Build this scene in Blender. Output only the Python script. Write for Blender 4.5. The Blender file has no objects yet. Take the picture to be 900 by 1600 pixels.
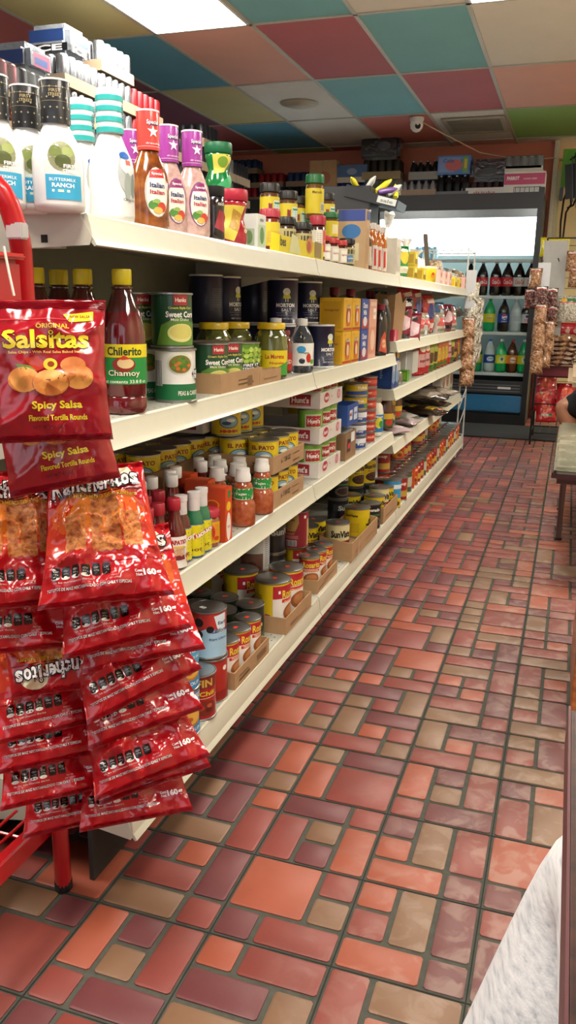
LSTR = 26.0; WSTR = 1.3
import bpy, bmesh, math, random
from mathutils import Vector, Matrix, noise
R = math.radians
rnd = random.Random(7)
SC = bpy.context.scene
COL = SC.collection
# ------------------------------------------------------------------ camera
H = 1.08
F = 1275.0
AX = (0.94654242, 0.09322807, -0.30881382)
AY = (0.32220378, -0.22705635, 0.91903762)
AZ = (0.01556197, -0.96940907, -0.24495691)
cd = bpy.data.cameras.new('camera')
cam = bpy.data.objects.new('camera', cd)
COL.objects.link(cam)
cam.matrix_world = Matrix(((AX[0], -AX[1], -AX[2], 0), (AY[0], -AY[1], -AY[2], 0), (AZ[0], -AZ[1], -AZ[2], H), (0, 0, 0, 1)))
cd.sensor_fit = 'VERTICAL'; cd.sensor_height = 36; cd.lens = 36 * F / 1600
cd.clip_start = 0.02; cd.clip_end = 60
SC.camera = cam

def colY(px, x, z):
    """how far down the aisle (Y) a thing at plane x, height z stands if seen on picture column px"""
    k = (px - 450) / F
    return (k * (x * AX[2] + (z - H) * AZ[2]) - (x * AX[0] + (z - H) * AZ[0])) / (AY[0] - k * AY[2])

def ad(px, py, d):
    a = ((px - 450) / F * d, (py - 800) / F * d, d)
    return Vector((sum(a[i] * AX[i] for i in range(3)), sum(a[i] * AY[i] for i in range(3)), H + sum(a[i] * AZ[i] for i in range(3))))

# ------------------------------------------------------------------ materials
def lin(c):
    return tuple(((v / 12.92) if v <= 0.04045 else ((v + 0.055) / 1.055) ** 2.4) for v in c)
def hx(h):
    return lin(tuple(int(h[i:i + 2], 16) / 255 for i in (0, 2, 4)))
_M = {}
def M(h, rough=0.45, metal=0.0, **k):
    key = (h, rough, metal, tuple(sorted(k.items())))
    if key in _M: return _M[key]
    m = bpy.data.materials.new('paint_' + h); m.use_nodes = True
    nt = m.node_tree; b = nt.nodes['Principled BSDF']
    c = hx(h) + (1,)
    b.inputs['Base Color'].default_value = c
    b.inputs['Metallic'].default_value = metal
    b.inputs['Roughness'].default_value = rough
    if k.get('coat'): b.inputs['Coat Weight'].default_value = k['coat']; b.inputs['Coat Roughness'].default_value = .08
    if k.get('trans'):
        b.inputs['Transmission Weight'].default_value = k['trans']; b.inputs['IOR'].default_value = k.get('ior', 1.2)
    if k.get('emit'):
        b.inputs['Emission Color'].default_value = c; b.inputs['Emission Strength'].default_value = k['emit']
        m.cycles.emission_sampling = 'AUTO'
    if k.get('alpha'): b.inputs['Alpha'].default_value = k['alpha']
    vs = k.get('var', 0.06); sc = k.get('scale', 30.0)
    if not k.get('emit'):
        tc = nt.nodes.new('ShaderNodeTexCoord'); n = nt.nodes.new('ShaderNodeTexNoise')
        n.inputs['Scale'].default_value = sc; n.inputs['Detail'].default_value = 3
        nt.links.new(tc.outputs['Object'], n.inputs['Vector'])
        mx = nt.nodes.new('ShaderNodeMix'); mx.data_type = 'RGBA'
        mx.inputs[6].default_value = tuple(v * (1 - vs * 1.6) for v in c[:3]) + (1,)
        mx.inputs[7].default_value = tuple(min(1, v * (1 + vs * 1.6)) for v in c[:3]) + (1,)
        nt.links.new(n.outputs['Fac'], mx.inputs[0]); nt.links.new(mx.outputs[2], b.inputs['Base Color'])
        if k.get('bump'):
            bp = nt.nodes.new('ShaderNodeBump'); bp.inputs['Strength'].default_value = k['bump']; bp.inputs['Distance'].default_value = k.get('bd', 0.002)
            n2 = nt.nodes.new('ShaderNodeTexNoise'); n2.inputs['Scale'].default_value = k.get('bs', sc * 4)
            nt.links.new(tc.outputs['Object'], n2.inputs['Vector']); nt.links.new(n2.outputs['Fac'], bp.inputs['Height'])
            nt.links.new(bp.outputs[0], b.inputs['Normal'])
    _M[key] = m
    return m

def ramp_mat(name, cols, scale, rough=.5, kind='voronoi', bump=.6, bd=.004, coat=0, **k):
    """lumpy / patterned stuff: nuts, food, wood"""
    m = bpy.data.materials.new(name); m.use_nodes = True
    nt = m.node_tree; b = nt.nodes['Principled BSDF']; b.inputs['Roughness'].default_value = rough
    if coat: b.inputs['Coat Weight'].default_value = coat; b.inputs['Coat Roughness'].default_value = .1
    tc = nt.nodes.new('ShaderNodeTexCoord')
    mp = nt.nodes.new('ShaderNodeMapping'); mp.inputs['Scale'].default_value = k.get('stretch', (1, 1, 1))
    nt.links.new(tc.outputs['Object'], mp.inputs['Vector'])
    if kind == 'voronoi':
        t = nt.nodes.new('ShaderNodeTexVoronoi'); out = t.outputs['Color']; ho = t.outputs['Distance']
    else:
        t = nt.nodes.new('ShaderNodeTexNoise'); t.inputs['Detail'].default_value = 6; out = t.outputs['Fac']; ho = t.outputs['Fac']
    t.inputs['Scale'].default_value = scale
    nt.links.new(mp.outputs[0], t.inputs['Vector'])
    r = nt.nodes.new('ShaderNodeValToRGB')
    while len(r.color_ramp.elements) < len(cols): r.color_ramp.elements.new(.5)
    lo, hi = (0.0, 1.0) if kind == 'voronoi' else (.3, .7)
    for i, c in enumerate(cols):
        r.color_ramp.elements[i].position = lo + (hi - lo) * i / (len(cols) - 1); r.color_ramp.elements[i].color = hx(c) + (1,)
    nt.links.new(out, r.inputs[0]); nt.links.new(r.outputs[0], b.inputs['Base Color'])
    if bump:
        bp = nt.nodes.new('ShaderNodeBump'); bp.inputs['Strength'].default_value = bump; bp.inputs['Distance'].default_value = bd
        nt.links.new(ho, bp.inputs['Height']); nt.links.new(bp.outputs[0], b.inputs['Normal'])
    return m

TIN = M('a9aaa8', .28, .9)
TIND = M('5c5e5e', .3, .85)
CREAM = M('cfcdbb', .42, 0, coat=.15)
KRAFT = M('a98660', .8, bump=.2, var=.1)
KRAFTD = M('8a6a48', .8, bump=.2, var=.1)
WHITE = M('eeeeea', .4)
BLACKP = M('16171a', .4)
DARK = M('23262a', .5)

# ------------------------------------------------------------------ mesh builder
class MB:
    def __init__(s): s.v = []; s.f = []; s.m = []; s.mats = []
    def mi(s, mat):
        if mat not in s.mats: s.mats.append(mat)
        return s.mats.index(mat)
    def add(s, vs, fs, mat, tf=None):
        o = len(s.v); i = s.mi(mat)
        s.v += [tuple(tf @ Vector(v)) if tf else tuple(v) for v in vs]
        for f in fs: s.f.append(tuple(o + k for k in f)); s.m.append(i)
        return s
    def box(s, x0, y0, z0, x1, y1, z1, mat, bev=0.0, tf=None):
        if bev <= 0:
            v = [(x, y, z) for z in (z0, z1) for y in (y0, y1) for x in (x0, x1)]
            return s.add(v, [(0, 2, 3, 1), (4, 5, 7, 6), (0, 1, 5, 4), (2, 6, 7, 3), (0, 4, 6, 2), (1, 3, 7, 5)], mat, tf)
        bm = bmesh.new(); bmesh.ops.create_cube(bm, size=1)
        for q in bm.verts: q.co = Vector(((x0 + x1) / 2 + q.co.x * (x1 - x0), (y0 + y1) / 2 + q.co.y * (y1 - y0), (z0 + z1) / 2 + q.co.z * (z1 - z0)))
        bmesh.ops.bevel(bm, geom=bm.edges[:], offset=min(bev, (x1 - x0) * .45, (y1 - y0) * .45, (z1 - z0) * .45), segments=2, affect='EDGES')
        return s.addbm(bm, mat, tf)
    def addbm(s, bm, mat, tf=None):
        bm.verts.index_update()
        s.add([v.co.copy() for v in bm.verts], [[v.index for v in f.verts] for f in bm.faces], mat, tf)
        bm.free(); return s
    def lathe(s, prof, mat, seg=28, sx=1, sy=1, tf=None, cap=True):
        """prof: (r, z) from bottom to top; mat: one or a list per segment"""
        n = len(prof); vs = []
        for r, z in prof:
            for k in range(seg):
                a = 2 * math.pi * k / seg; vs.append((r * sx * math.cos(a), r * sy * math.sin(a), z))
        o = len(s.v); s.v += [tuple(tf @ Vector(v)) if tf else v for v in vs]
        for i in range(n - 1):
            mm = s.mi(mat[i] if isinstance(mat, (list, tuple)) else mat)
            for k in range(seg):
                k2 = (k + 1) % seg
                s.f.append((o + i * seg + k, o + i * seg + k2, o + (i + 1) * seg + k2, o + (i + 1) * seg + k)); s.m.append(mm)
        if cap:
            m0 = s.mi(mat[0] if isinstance(mat, (list, tuple)) else mat); m1 = s.mi(mat[-1] if isinstance(mat, (list, tuple)) else mat)
            if prof[0][0] > 1e-5: s.f.append(tuple(o + k for k in reversed(range(seg)))); s.m.append(m0)
            if prof[-1][0] > 1e-5: s.f.append(tuple(o + (n - 1) * seg + k for k in range(seg))); s.m.append(m1)
        return s
    def tube(s, path, r, mat, seg=8, closed=False):
        P = [Vector(p) for p in path]; n = len(P); rings = []; up = None
        for i in range(n):
            a = P[(i - 1) % n] if (i > 0 or closed) else P[i]; b = P[(i + 1) % n] if (i < n - 1 or closed) else P[i]
            t = (b - a).normalized()
            if up is None:
                up = Vector((0, 0, 1)) if abs(t.z) < .9 else Vector((1, 0, 0))
            u = (up - t * up.dot(t))
            u = u.normalized() if u.length > 1e-6 else t.orthogonal().normalized()
            up = u; w = t.cross(u); rr = r[i] if isinstance(r, (list, tuple)) else r
            rings.append([P[i] + (u * math.cos(2 * math.pi * k / seg) + w * math.sin(2 * math.pi * k / seg)) * rr for k in range(seg)])
        vs = [v for g in rings for v in g]; fs = []
        for i in range(n if closed else n - 1):
            j = (i + 1) % n
            for k in range(seg):
                k2 = (k + 1) % seg; fs.append((i * seg + k, i * seg + k2, j * seg + k2, j * seg + k))
        if not closed: fs += [tuple(reversed(range(seg))), tuple((n - 1) * seg + k for k in range(seg))]
        return s.add(vs, fs, mat)
    def prism(s, poly, x0, x1, mat, axis='y'):
        """poly of 2-D points extruded along axis"""
        n = len(poly)
        def p(a, b, t): return (a, t, b) if axis == 'y' else ((t, a, b) if axis == 'x' else (a, b, t))
        vs = [p(a, b, x0) for a, b in poly] + [p(a, b, x1) for a, b in poly]
        fs = [tuple(range(n)), tuple(reversed(range(n, 2 * n)))] + [(i, i + n, (i + 1) % n + n, (i + 1) % n) for i in range(n)]
        return s.add(vs, fs, mat)
    def build(s, name, parent=None, smooth=True, angle=40):
        me = bpy.data.meshes.new(name); me.from_pydata(s.v, [], s.f)
        for m in s.mats: me.materials.append(m)
        me.polygons.foreach_set('material_index', s.m)
        bm = bmesh.new(); bm.from_mesh(me); bmesh.ops.recalc_face_normals(bm, faces=bm.faces); bm.to_mesh(me); bm.free()
        if smooth:
            me.polygons.foreach_set('use_smooth', [True] * len(me.polygons))
            me.set_sharp_from_angle(angle=R(angle))
        o = bpy.data.objects.new(name, me); COL.objects.link(o)
        if parent: o.parent = parent
        return o

def tag(o, label=None, cat=None, group=None, kind=None):
    if label: o['label'] = label
    if cat: o['category'] = cat
    if group: o['group'] = group
    if kind: o['kind'] = kind
    return o
def empty(name, loc=(0, 0, 0), rz=0):
    o = bpy.data.objects.new(name, None); COL.objects.link(o); o.location = loc; o.rotation_euler = (0, 0, rz); return o
def struct(mb, name): return tag(mb.build(name), kind='structure')
_children = {}
def copy_tree(o, parent=None):
    c = o.copy(); COL.objects.link(c)
    if parent: c.parent = parent
    for ch in list(o.children): copy_tree(ch, c)
    return c
WS = {'can': 1.17, 'bottle': 1.15, 'canister': 1.16, 'jar': 1.08}
GOODS = []
class Proto:
    def __init__(s, make, cat, ws=None, hs=1): s.hs = hs; s.make = make; s.cat = cat; s.o = None; s.ws = ws or WS.get(cat, 1)
    def put(s, loc, label, rz=0, group=None, rx=0, ry=0, sc=1):
        if s.o is None: o = s.o = s.make()
        else:
            o = copy_tree(s.o)
            if 'group' in o: del o['group']
        o.location = loc; o.rotation_euler = (R(rx), R(ry), R(rz)); o.scale = (s.ws * sc, s.ws * sc, sc * s.hs)
        tag(o, label, s.cat, group)
        if s.cat in WS: GOODS.append(o)
        return o
    def at(s, px, x, z, label, rz=0, group=None, **k):
        return s.put((x, colY(px, x, z), z), label, rz, group, **k)

# ------------------------------------------------------------------ printed decals
_txt = {}
def text_geo(t, bold):
    if (t, bold) in _txt: return _txt[(t, bold)]
    cu = bpy.data.curves.new('t', 'FONT'); cu.body = t; cu.resolution_u = 2; cu.offset = bold; cu.size = 1
    o = bpy.data.objects.new('t', cu); COL.objects.link(o)
    me = bpy.data.meshes.new_from_object(o)
    vs = [(v.co.x, v.co.y) for v in me.vertices]; fs = [tuple(p.vertices) for p in me.polygons]
    bpy.data.objects.remove(o); bpy.data.meshes.remove(me); bpy.data.curves.remove(cu)
    xs = [v[0] for v in vs]; ys = [v[1] for v in vs]; x0, x1, y0, y1 = min(xs), max(xs), min(ys), max(ys)
    vs = [((x - x0) / (x1 - x0) - .5, (y - y0) / (y1 - y0) - .5) for x, y in vs]
    _txt[(t, bold)] = (vs, fs); return vs, fs
def decal(shapes, fmap, name='label', parent=None, maxlen=.012, rough=.4, base=.0006, step=.00025, **mk):
    """shapes: ('r',u0,v0,u1,v1,col) ('e',cu,cv,ru,rv,col) ('p',pts,col) ('t',text,cu,cv,w,h,col[,bold[,rot]])"""
    mb = MB(); boxes = []
    for i, s in enumerate(shapes):
        k = s[0]
        if k == 'r': bb = (s[1], s[2], s[3], s[4])
        elif k == 'e': bb = (s[1] - s[3], s[2] - s[4], s[1] + s[3], s[2] + s[4])
        elif k == 'p': bb = (min(q[0] for q in s[1]), min(q[1] for q in s[1]), max(q[0] for q in s[1]), max(q[1] for q in s[1]))
        else:
            dd = (max(s[4], s[5]) / 2,) * 2 if len(s) > 8 and s[8] else (s[4] / 2, s[5] / 2)
            bb = (s[2] - dd[0], s[3] - dd[1], s[2] + dd[0], s[3] + dd[1])
        lv = 1 + max([l for q, l in boxes if q[0] < bb[2] and q[2] > bb[0] and q[1] < bb[3] and q[3] > bb[1]], default=-1)
        boxes.append((bb, lv)); off = base + step * lv
        if k == 'r': pts = [(s[1], s[2]), (s[3], s[2]), (s[3], s[4]), (s[1], s[4])]; fs = [(0, 1, 2, 3)]; c = s[5]
        elif k == 'e':
            n = 20; pts = [(s[1] + s[3] * math.cos(2 * math.pi * q / n), s[2] + s[4] * math.sin(2 * math.pi * q / n)) for q in range(n)]; fs = [tuple(range(n))]; c = s[5]
        elif k == 'p': pts = s[1]; fs = [tuple(range(len(pts)))]; c = s[2]
        else:
            v, fs = text_geo(s[1], s[7] if len(s) > 7 else 0.012); rot = R(s[8]) if len(s) > 8 else 0
            ca, sa = math.cos(rot), math.sin(rot)
            pts = [(s[2] + x * s[4] * ca - y * s[5] * sa, s[3] + x * s[4] * sa + y * s[5] * ca) for x, y in v]; c = s[6]
        bm = bmesh.new(); vv = [bm.verts.new((x, y, 0)) for x, y in pts]
        for f in fs:
            try: bm.faces.new([vv[q] for q in f])
            except ValueError: pass
        bmesh.ops.triangulate(bm, faces=[f for f in bm.faces if len(f.verts) > 3])
        for _ in range(6):
            es = [e for e in bm.edges if (e.verts[0].co - e.verts[1].co).length > maxlen]
            if not es: break
            bmesh.ops.subdivide_edges(bm, edges=es, cuts=1)
            bmesh.ops.triangulate(bm, faces=[f for f in bm.faces if len(f.verts) > 3])
        bm.verts.index_update()
        mat = M(c, rough, **mk) if isinstance(c, str) else c
        mb.add([fmap(v.co.x, v.co.y, off) for v in bm.verts], [[v.index for v in f.verts] for f in bm.faces], mat)
        bm.free()
    me = bpy.data.meshes.new(name); me.from_pydata(mb.v, [], mb.f)
    for m in mb.mats: me.materials.append(m)
    me.polygons.foreach_set('material_index', mb.m); me.polygons.foreach_set('use_smooth', [True] * len(me.polygons))
    o = bpy.data.objects.new(name, me); COL.objects.link(o)
    if parent: o.parent = parent
    return o
def fcyl(r): return lambda u, v, o: ((r + o) * math.cos(u / r), (r + o) * math.sin(u / r), v)
def flat(prof, sx=1, sy=1):
    rm = max(p[0] for p in prof)
    def rad(z):
        for (r0, z0), (r1, z1) in zip(prof, prof[1:]):
            if z0 <= z <= z1 and z1 > z0: return r0 + (r1 - r0) * (z - z0) / (z1 - z0)
        return rm
    def f(u, v, o):
        r = rad(v); a = u / rm; return ((r * sx + o) * math.cos(a), (r * sy + o) * math.sin(a), v)
    return f
def fpx(x): return lambda u, v, o: (x + o, u, v)        # face looking +X, u runs along +Y
def fny(y): return lambda u, v, o: (u, y - o, v)        # face looking -Y, u runs along +X
def barcode(u, v, w, h, c='222222'):
    out = [('r', u - w / 2 - .001, v - h / 2 - .001, u + w / 2 + .001, v + h / 2 + .001, 'efefef')]; x = u - w / 2; rr = random.Random(int((u + v + w) * 9999))
    while x < u + w / 2:
        a = rr.choice((.0006, .001, .0014)); out.append(('r', x, v - h / 2, min(x + a, u + w / 2), v + h / 2, c)); x += a + .001
    return out

# ------------------------------------------------------------------ goods
def mk_can(name, r, h, body, shapes, lid=TIN, sticker='e0402c', band=None, seed=0):
    mb = MB(); bm_ = M(body, .32, coat=.3)
    e = .004
    mb.lathe([(r - .003, .001), (r + .001, 0), (r + .001, .0035), (r - .0012, .005), (r - .0012, h - .005), (r + .001, h - .0035), (r + .001, h - .0006), (r - .001, h)],
             [TIN, TIN, TIN, bm_, TIN, TIN, TIN], 32)
    o = mb.build(name)
    l = MB(); l.lathe([(r - .0005, h), (r - .002, h + .0004), (r - .0035, h - .002), (r - .006, h - .002), (r - .0075, h - .0006), (r - .010, h - .0016), (r * .62, h - .0016), (r * .58, h - .0006), (r * .53, h - .0016), (.0002, h - .0016)], lid, 28, cap=False)
    lo = l.build('lid', o)
    if sticker:
        rr = random.Random(seed + int(r * 1e4)); a = rr.uniform(-.8, .8); s = .009
        cx, cy = rr.uniform(-.2, .3) * r, rr.uniform(-.4, .1) * r
        p = [(cx + s * math.cos(a + q) * (1.25 if q in (0,) else 1), cy + s * math.sin(a + q)) for q in (.6, 2.54, 3.74, 5.68)]
        decal([('p', p, sticker)], lambda u, v, of: (u, v, h - .0004 + of), 'price_sticker', lo)
    if shapes: decal(shapes, fcyl(r - .001), 'label', o)
    return o

def mk_lathe_item(name, prof, mats, parts=(), shapes=None, sx=1, sy=1, seg=28):
    """parts: (part_name, profile, material[, sx, sy])"""
    o = MB().lathe(prof, mats, seg, sx, sy).build(name, angle=60)
    for p in parts:
        MB().lathe(p[1], p[2], seg, *(p[3:5] if len(p) > 3 else (1, 1))).build(p[0], o)
    if shapes: decal(shapes, flat(prof, sx, sy), 'label', o)
    return o

def mk_box(name, w, d, h, col, front=None, side=None, top=None, rough=.5, bev=.0012):
    """w along Y, d along X, origin at the middle of the base"""
    o = MB().box(-d / 2, -w / 2, 0, d / 2, w / 2, h, M(col, rough) if isinstance(col, str) else col, bev).build(name)
    if front: decal(front, fpx(d / 2), 'printed_front', o)
    if side: decal(side, fny(-w / 2), 'printed_side', o)
    if top: decal(top, lambda u, v, of: (u, v, h + of), 'printed_top', o)
    return o

def mk_tray(name, w, d, h, mat, front=None, side=None, t=.003, lip=None, floor_=True):
    """open cardboard tray; lip = front height when lower"""
    mb = MB(); f = lip or h
    mb.box(-d / 2, -w / 2, 0, d / 2, w / 2, .003, mat)
    mb.box(d / 2 - t, -w / 2, .003, d / 2, w / 2, f, mat); mb.box(-d / 2, -w / 2, .003, -d / 2 + t, w / 2, h, mat)
    for s in (-1, 1):
        y0, y1 = (-w / 2, -w / 2 + t) if s < 0 else (w / 2 - t, w / 2)
        poly = [(-d / 2 + t, .003), (d / 2 - t, .003), (d / 2 - t, f), (0, (f + h) / 2), (-d / 2 + t, h)]
        mb.prism(poly, y0, y1, mat)
    o = mb.build(name, smooth=False)
    if front: decal(front, fpx(d / 2), 'printed_front', o)
    if side: decal(side, fny(-w / 2), 'printed_side', o)
    return o

def bag_surface(w, h, t, seed, wr=.004):
    def hz(u, v):
        a = max(0, 1 - (2 * u / w) ** 2); b = max(0, 1 - (2 * v / h) ** 2)
        env = (a ** .55) * (b ** .6)
        z = t * env
        n = noise.fractal(Vector((u * 22 + seed * 7.1, v * 16, seed)), 1, 2, 3)
        r_ = 1 - abs(noise.noise(Vector((u * 14 - v * 9 + seed, v * 13 + u * 6, seed * 3.3))) * 2)
        edge = 1 - min(1, b * 1.6)
        pleat = math.sin(u * 210 + 5 * noise.noise(Vector((u * 9, seed, 0)))) * .0022 * edge * (1 if abs(v) < h / 2 - .012 else .15)
        return z + (n * wr + (r_ ** 3) * wr * .9) * min(1, env * 2 + .18) + pleat
    return hz
def mk_bag(name, w, h, t, mat, shapes, seed=1, wr=.004, curl=.0, nu=34, nv=40, back=True, rough=.22, taper=0):
    """pillow bag hanging: origin at top middle, front looks along -Y (local), +X right"""
    hz = bag_surface(w, h, t, seed, wr)
    def P(u, v, off, side=1):
        # outline pinch
        k = (1 - .07 * (1 - (2 * v / h) ** 2)) * (1 - taper * (v / h + .5))
        bend = curl * ((v / h - .5) ** 2)
        z = hz(u, v) if side > 0 else -hz(u, v) * .8 + .0006
        wav = .004 * math.sin(v * 30 + seed) * abs(2 * u / w) ** 4 + .003 * math.sin(u * 40 + seed * 2) * (2 * v / h) ** 8
        return (u * k, -(z + off) * 1.0 - bend + wav * 1.0, v - h / 2)
    mb = MB(); vs = []; fs = []
    for side in (1, -1):
        o0 = len(vs)
        for j in range(nv + 1):
            v = -h / 2 + h * j / nv
            for i in range(nu + 1):
                vs.append(P(-w / 2 + w * i / nu, v, .0004, side))
        for j in range(nv):
            for i in range(nu):
                a = o0 + j * (nu + 1) + i; q = (a, a + 1, a + nu + 2, a + nu + 1)
                fs.append(q if side > 0 else q[::-1])
    mb.add(vs, fs, mat)
    me = bpy.data.meshes.new(name); me.from_pydata(mb.v, [], mb.f); me.materials.append(mat)
    me.polygons.foreach_set('use_smooth', [True] * len(me.polygons))
    o = bpy.data.objects.new(name, me); COL.objects.link(o)
    # sealed end strips
    for v0, v1 in ((h / 2 - .012, h / 2 - .001), (-h / 2 + .001, -h / 2 + .010)):
        n = 5; st = MB()
        for q in range(n):
            a = v0 + (v1 - v0) * q / n; b = a + (v1 - v0) / n * .5
            vv = []; ff = []
            for i in range(nu + 1):
                u = -w / 2 + w * i / nu
                vv += [P(u, a, .0008), P(u, (a + b) / 2, .0022), P(u, b, .0008)]
            for i in range(nu):
                c = i * 3; ff += [(c, c + 3, c + 4, c + 1), (c + 1, c + 4, c + 5, c + 2)]
            st.add(vv, ff, mat)
        st.build('crimped_seal', o)
    if shapes: decal(shapes, lambda u, v, of: P(u, v, of + .0006), 'printed_front', o, maxlen=.007, rough=rough, base=.0007, step=.00018, coat=.5)
    return o
def onx(px, py, x):
    a = (px - 450, py - 800, F)
    r = [sum(a[i] * A[i] for i in range(3)) for A in (AX, AY, AZ)]
    t = x / r[0]; return t * r[1], H + t * r[2]
# ================================================================== the setting
FY0, FY1, FX0, FX1 = -2.6, 8.78, -3.9, 2.4
UN = .0748; X0 = -.061; Y0 = 1.115; SH = .2265
def tile_mat(name, c1, c2, c3):
    m = bpy.data.materials.new(name); m.use_nodes = True
    nt = m.node_tree; b = nt.nodes['Principled BSDF']; L = nt.links.new
    tc = nt.nodes.new('ShaderNodeTexCoord')
    n = nt.nodes.new('ShaderNodeTexNoise'); n.inputs['Scale'].default_value = 5; n.inputs['Detail'].default_value = 5
    L(tc.outputs['Object'], n.inputs['Vector'])
    r = nt.nodes.new('ShaderNodeValToRGB'); r.color_ramp.elements.new(.5)
    for e, p, c in zip(r.color_ramp.elements, (.3, .5, .72), (c1, c2, c3)): e.position = p; e.color = hx(c) + (1,)
    L(n.outputs['Fac'], r.inputs[0])
    # worn pale scuffs where people sit and walk; even pale haze painted in rightwards
    w = nt.nodes.new('ShaderNodeTexNoise'); w.inputs['Scale'].default_value = 22; w.inputs['Detail'].default_value = 9; w.inputs['Distortion'].default_value = .7
    L(tc.outputs['Object'], w.inputs['Vector'])
    wr = nt.nodes.new('ShaderNodeMapRange'); wr.inputs[1].default_value = .47; wr.inputs[2].default_value = .62
    L(w.outputs['Fac'], wr.inputs[0])
    w2 = nt.nodes.new('ShaderNodeTexNoise'); w2.inputs['Scale'].default_value = 1.1; w2.inputs['Detail'].default_value = 1
    L(tc.outputs['Object'], w2.inputs['Vector'])
    sx = nt.nodes.new('ShaderNodeSeparateXYZ'); L(tc.outputs['Object'], sx.inputs[0])
    mr = nt.nodes.new('ShaderNodeMapRange'); mr.inputs[1].default_value = -.42; mr.inputs[2].default_value = -.08; L(sx.outputs[0], mr.inputs[0])
    mu = nt.nodes.new('ShaderNodeMath'); mu.operation = 'MULTIPLY'; L(wr.outputs[0], mu.inputs[0]); L(mr.outputs[0], mu.inputs[1])
    mu2 = nt.nodes.new('ShaderNodeMath'); mu2.operation = 'MULTIPLY'; mu2.inputs[1].default_value = .26; L(mu.outputs[0], mu2.inputs[0])
    ad_ = nt.nodes.new('ShaderNodeMath'); ad_.operation = 'MULTIPLY_ADD'; ad_.inputs[1].default_value = .08; L(mr.outputs[0], ad_.inputs[0]); L(mu2.outputs[0], ad_.inputs[2])
    mx = nt.nodes.new('ShaderNodeMix'); mx.data_type = 'RGBA'; mx.inputs[7].default_value = hx('b9a79a') + (1,)
    L(ad_.outputs[0], mx.inputs[0]); L(r.outputs[0], mx.inputs[6]); L(mx.outputs[2], b.inputs['Base Color'])
    rr = nt.nodes.new('ShaderNodeMapRange'); rr.inputs[3].default_value = .36; rr.inputs[4].default_value = .62
    L(w.outputs['Fac'], rr.inputs[0]); L(rr.outputs[0], b.inputs['Roughness'])
    bp = nt.nodes.new('ShaderNodeBump'); bp.inputs['Strength'].default_value = .15; bp.inputs['Distance'].default_value = .0008
    L(w.outputs['Fac'], bp.inputs['Height']); L(bp.outputs[0], b.inputs['Normal'])
    return m
TM = {'O': tile_mat('orange_tile', '8e452f', '964b35', '9f543f'), 'R': tile_mat('red_tile', '74342d', '7e3a32', '88423a'),
      'P': tile_mat('maroon_tile', '5c2c2f', '643133', '6e3a3b'), 'T': tile_mat('tan_tile', '704f38', '785840', '84664c')}
GROUT = M('484940', .9, bump=.6, bs=600, bd=.002, var=.25, scale=60)
SEAM = M('22231f', .95)
PAT = {
 ('A', 0): 'abb dce dce RTPPR', ('A', 1): 'aab aac def ORPPRT', ('A', 2): 'abc dec dec POPRT', ('A', 3): 'abc dbc eef TPRRTP', ('A', 4): 'abc dbc eef TPRRTP',
 ('A', 5): 'abb acd efg RTOPTRP', ('A', 6): 'abc dde ffe ROPRPT', ('A', 7): 'abc abc dee TRRRP',
 ('B', -1): 'abb acc dde RTOTP', ('B', 0): 'abc dbc eef OTPROP', ('B', 1): 'abc dbc eef PTROOP', ('B', 2): 'abc adc eff OPRTRP', ('B', 3): 'abb acd eef TPORRT',
 ('B', 4): 'abc ddc eef POPRTR', ('B', 5): 'aab ccd efd RPTROR', ('B', 6): 'abb acd efd RTOPTP', ('B', 7): 'abb cbb dee TRTTO',
 ('C', -1): 'abb ccd eed ORPTT', ('C', 0): 'aab aac dee ORTPR', ('C', 1): 'aab cde cfe PRRTOP', ('C', 2): 'abb cdd cdd TPOR', ('C', 3): 'abb acd eef TPORRT',
 ('C', 4): 'abb ccd efd ORPTTR', ('C', 5): 'abb cbb cde ROPTR', ('C', 6): 'aab ccb ccd OTRP', ('C', 7): 'abb cde cff PROTPR',
 ('D', -1): 'abc adc eff OPRTRP', ('D', 0): 'abc ddc eef POPRTR', ('D', 1): 'abc dbe ffe TPOPRT', ('D', 2): 'aab aab ccd ROPT', ('D', 3): 'aab aac dee ORTPR',
 ('D', 4): 'abc add eff RROTPR', ('D', 5): 'abc abd eff TRPORP', ('D', 6): 'aab cde ffe RRROTP',
 ('E', -1): 'aab dcc ecc TPROR', ('E', 0): 'abc dee fee RPRPOR', ('E', 1): 'abb cde cfe RTPROR'}
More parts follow.
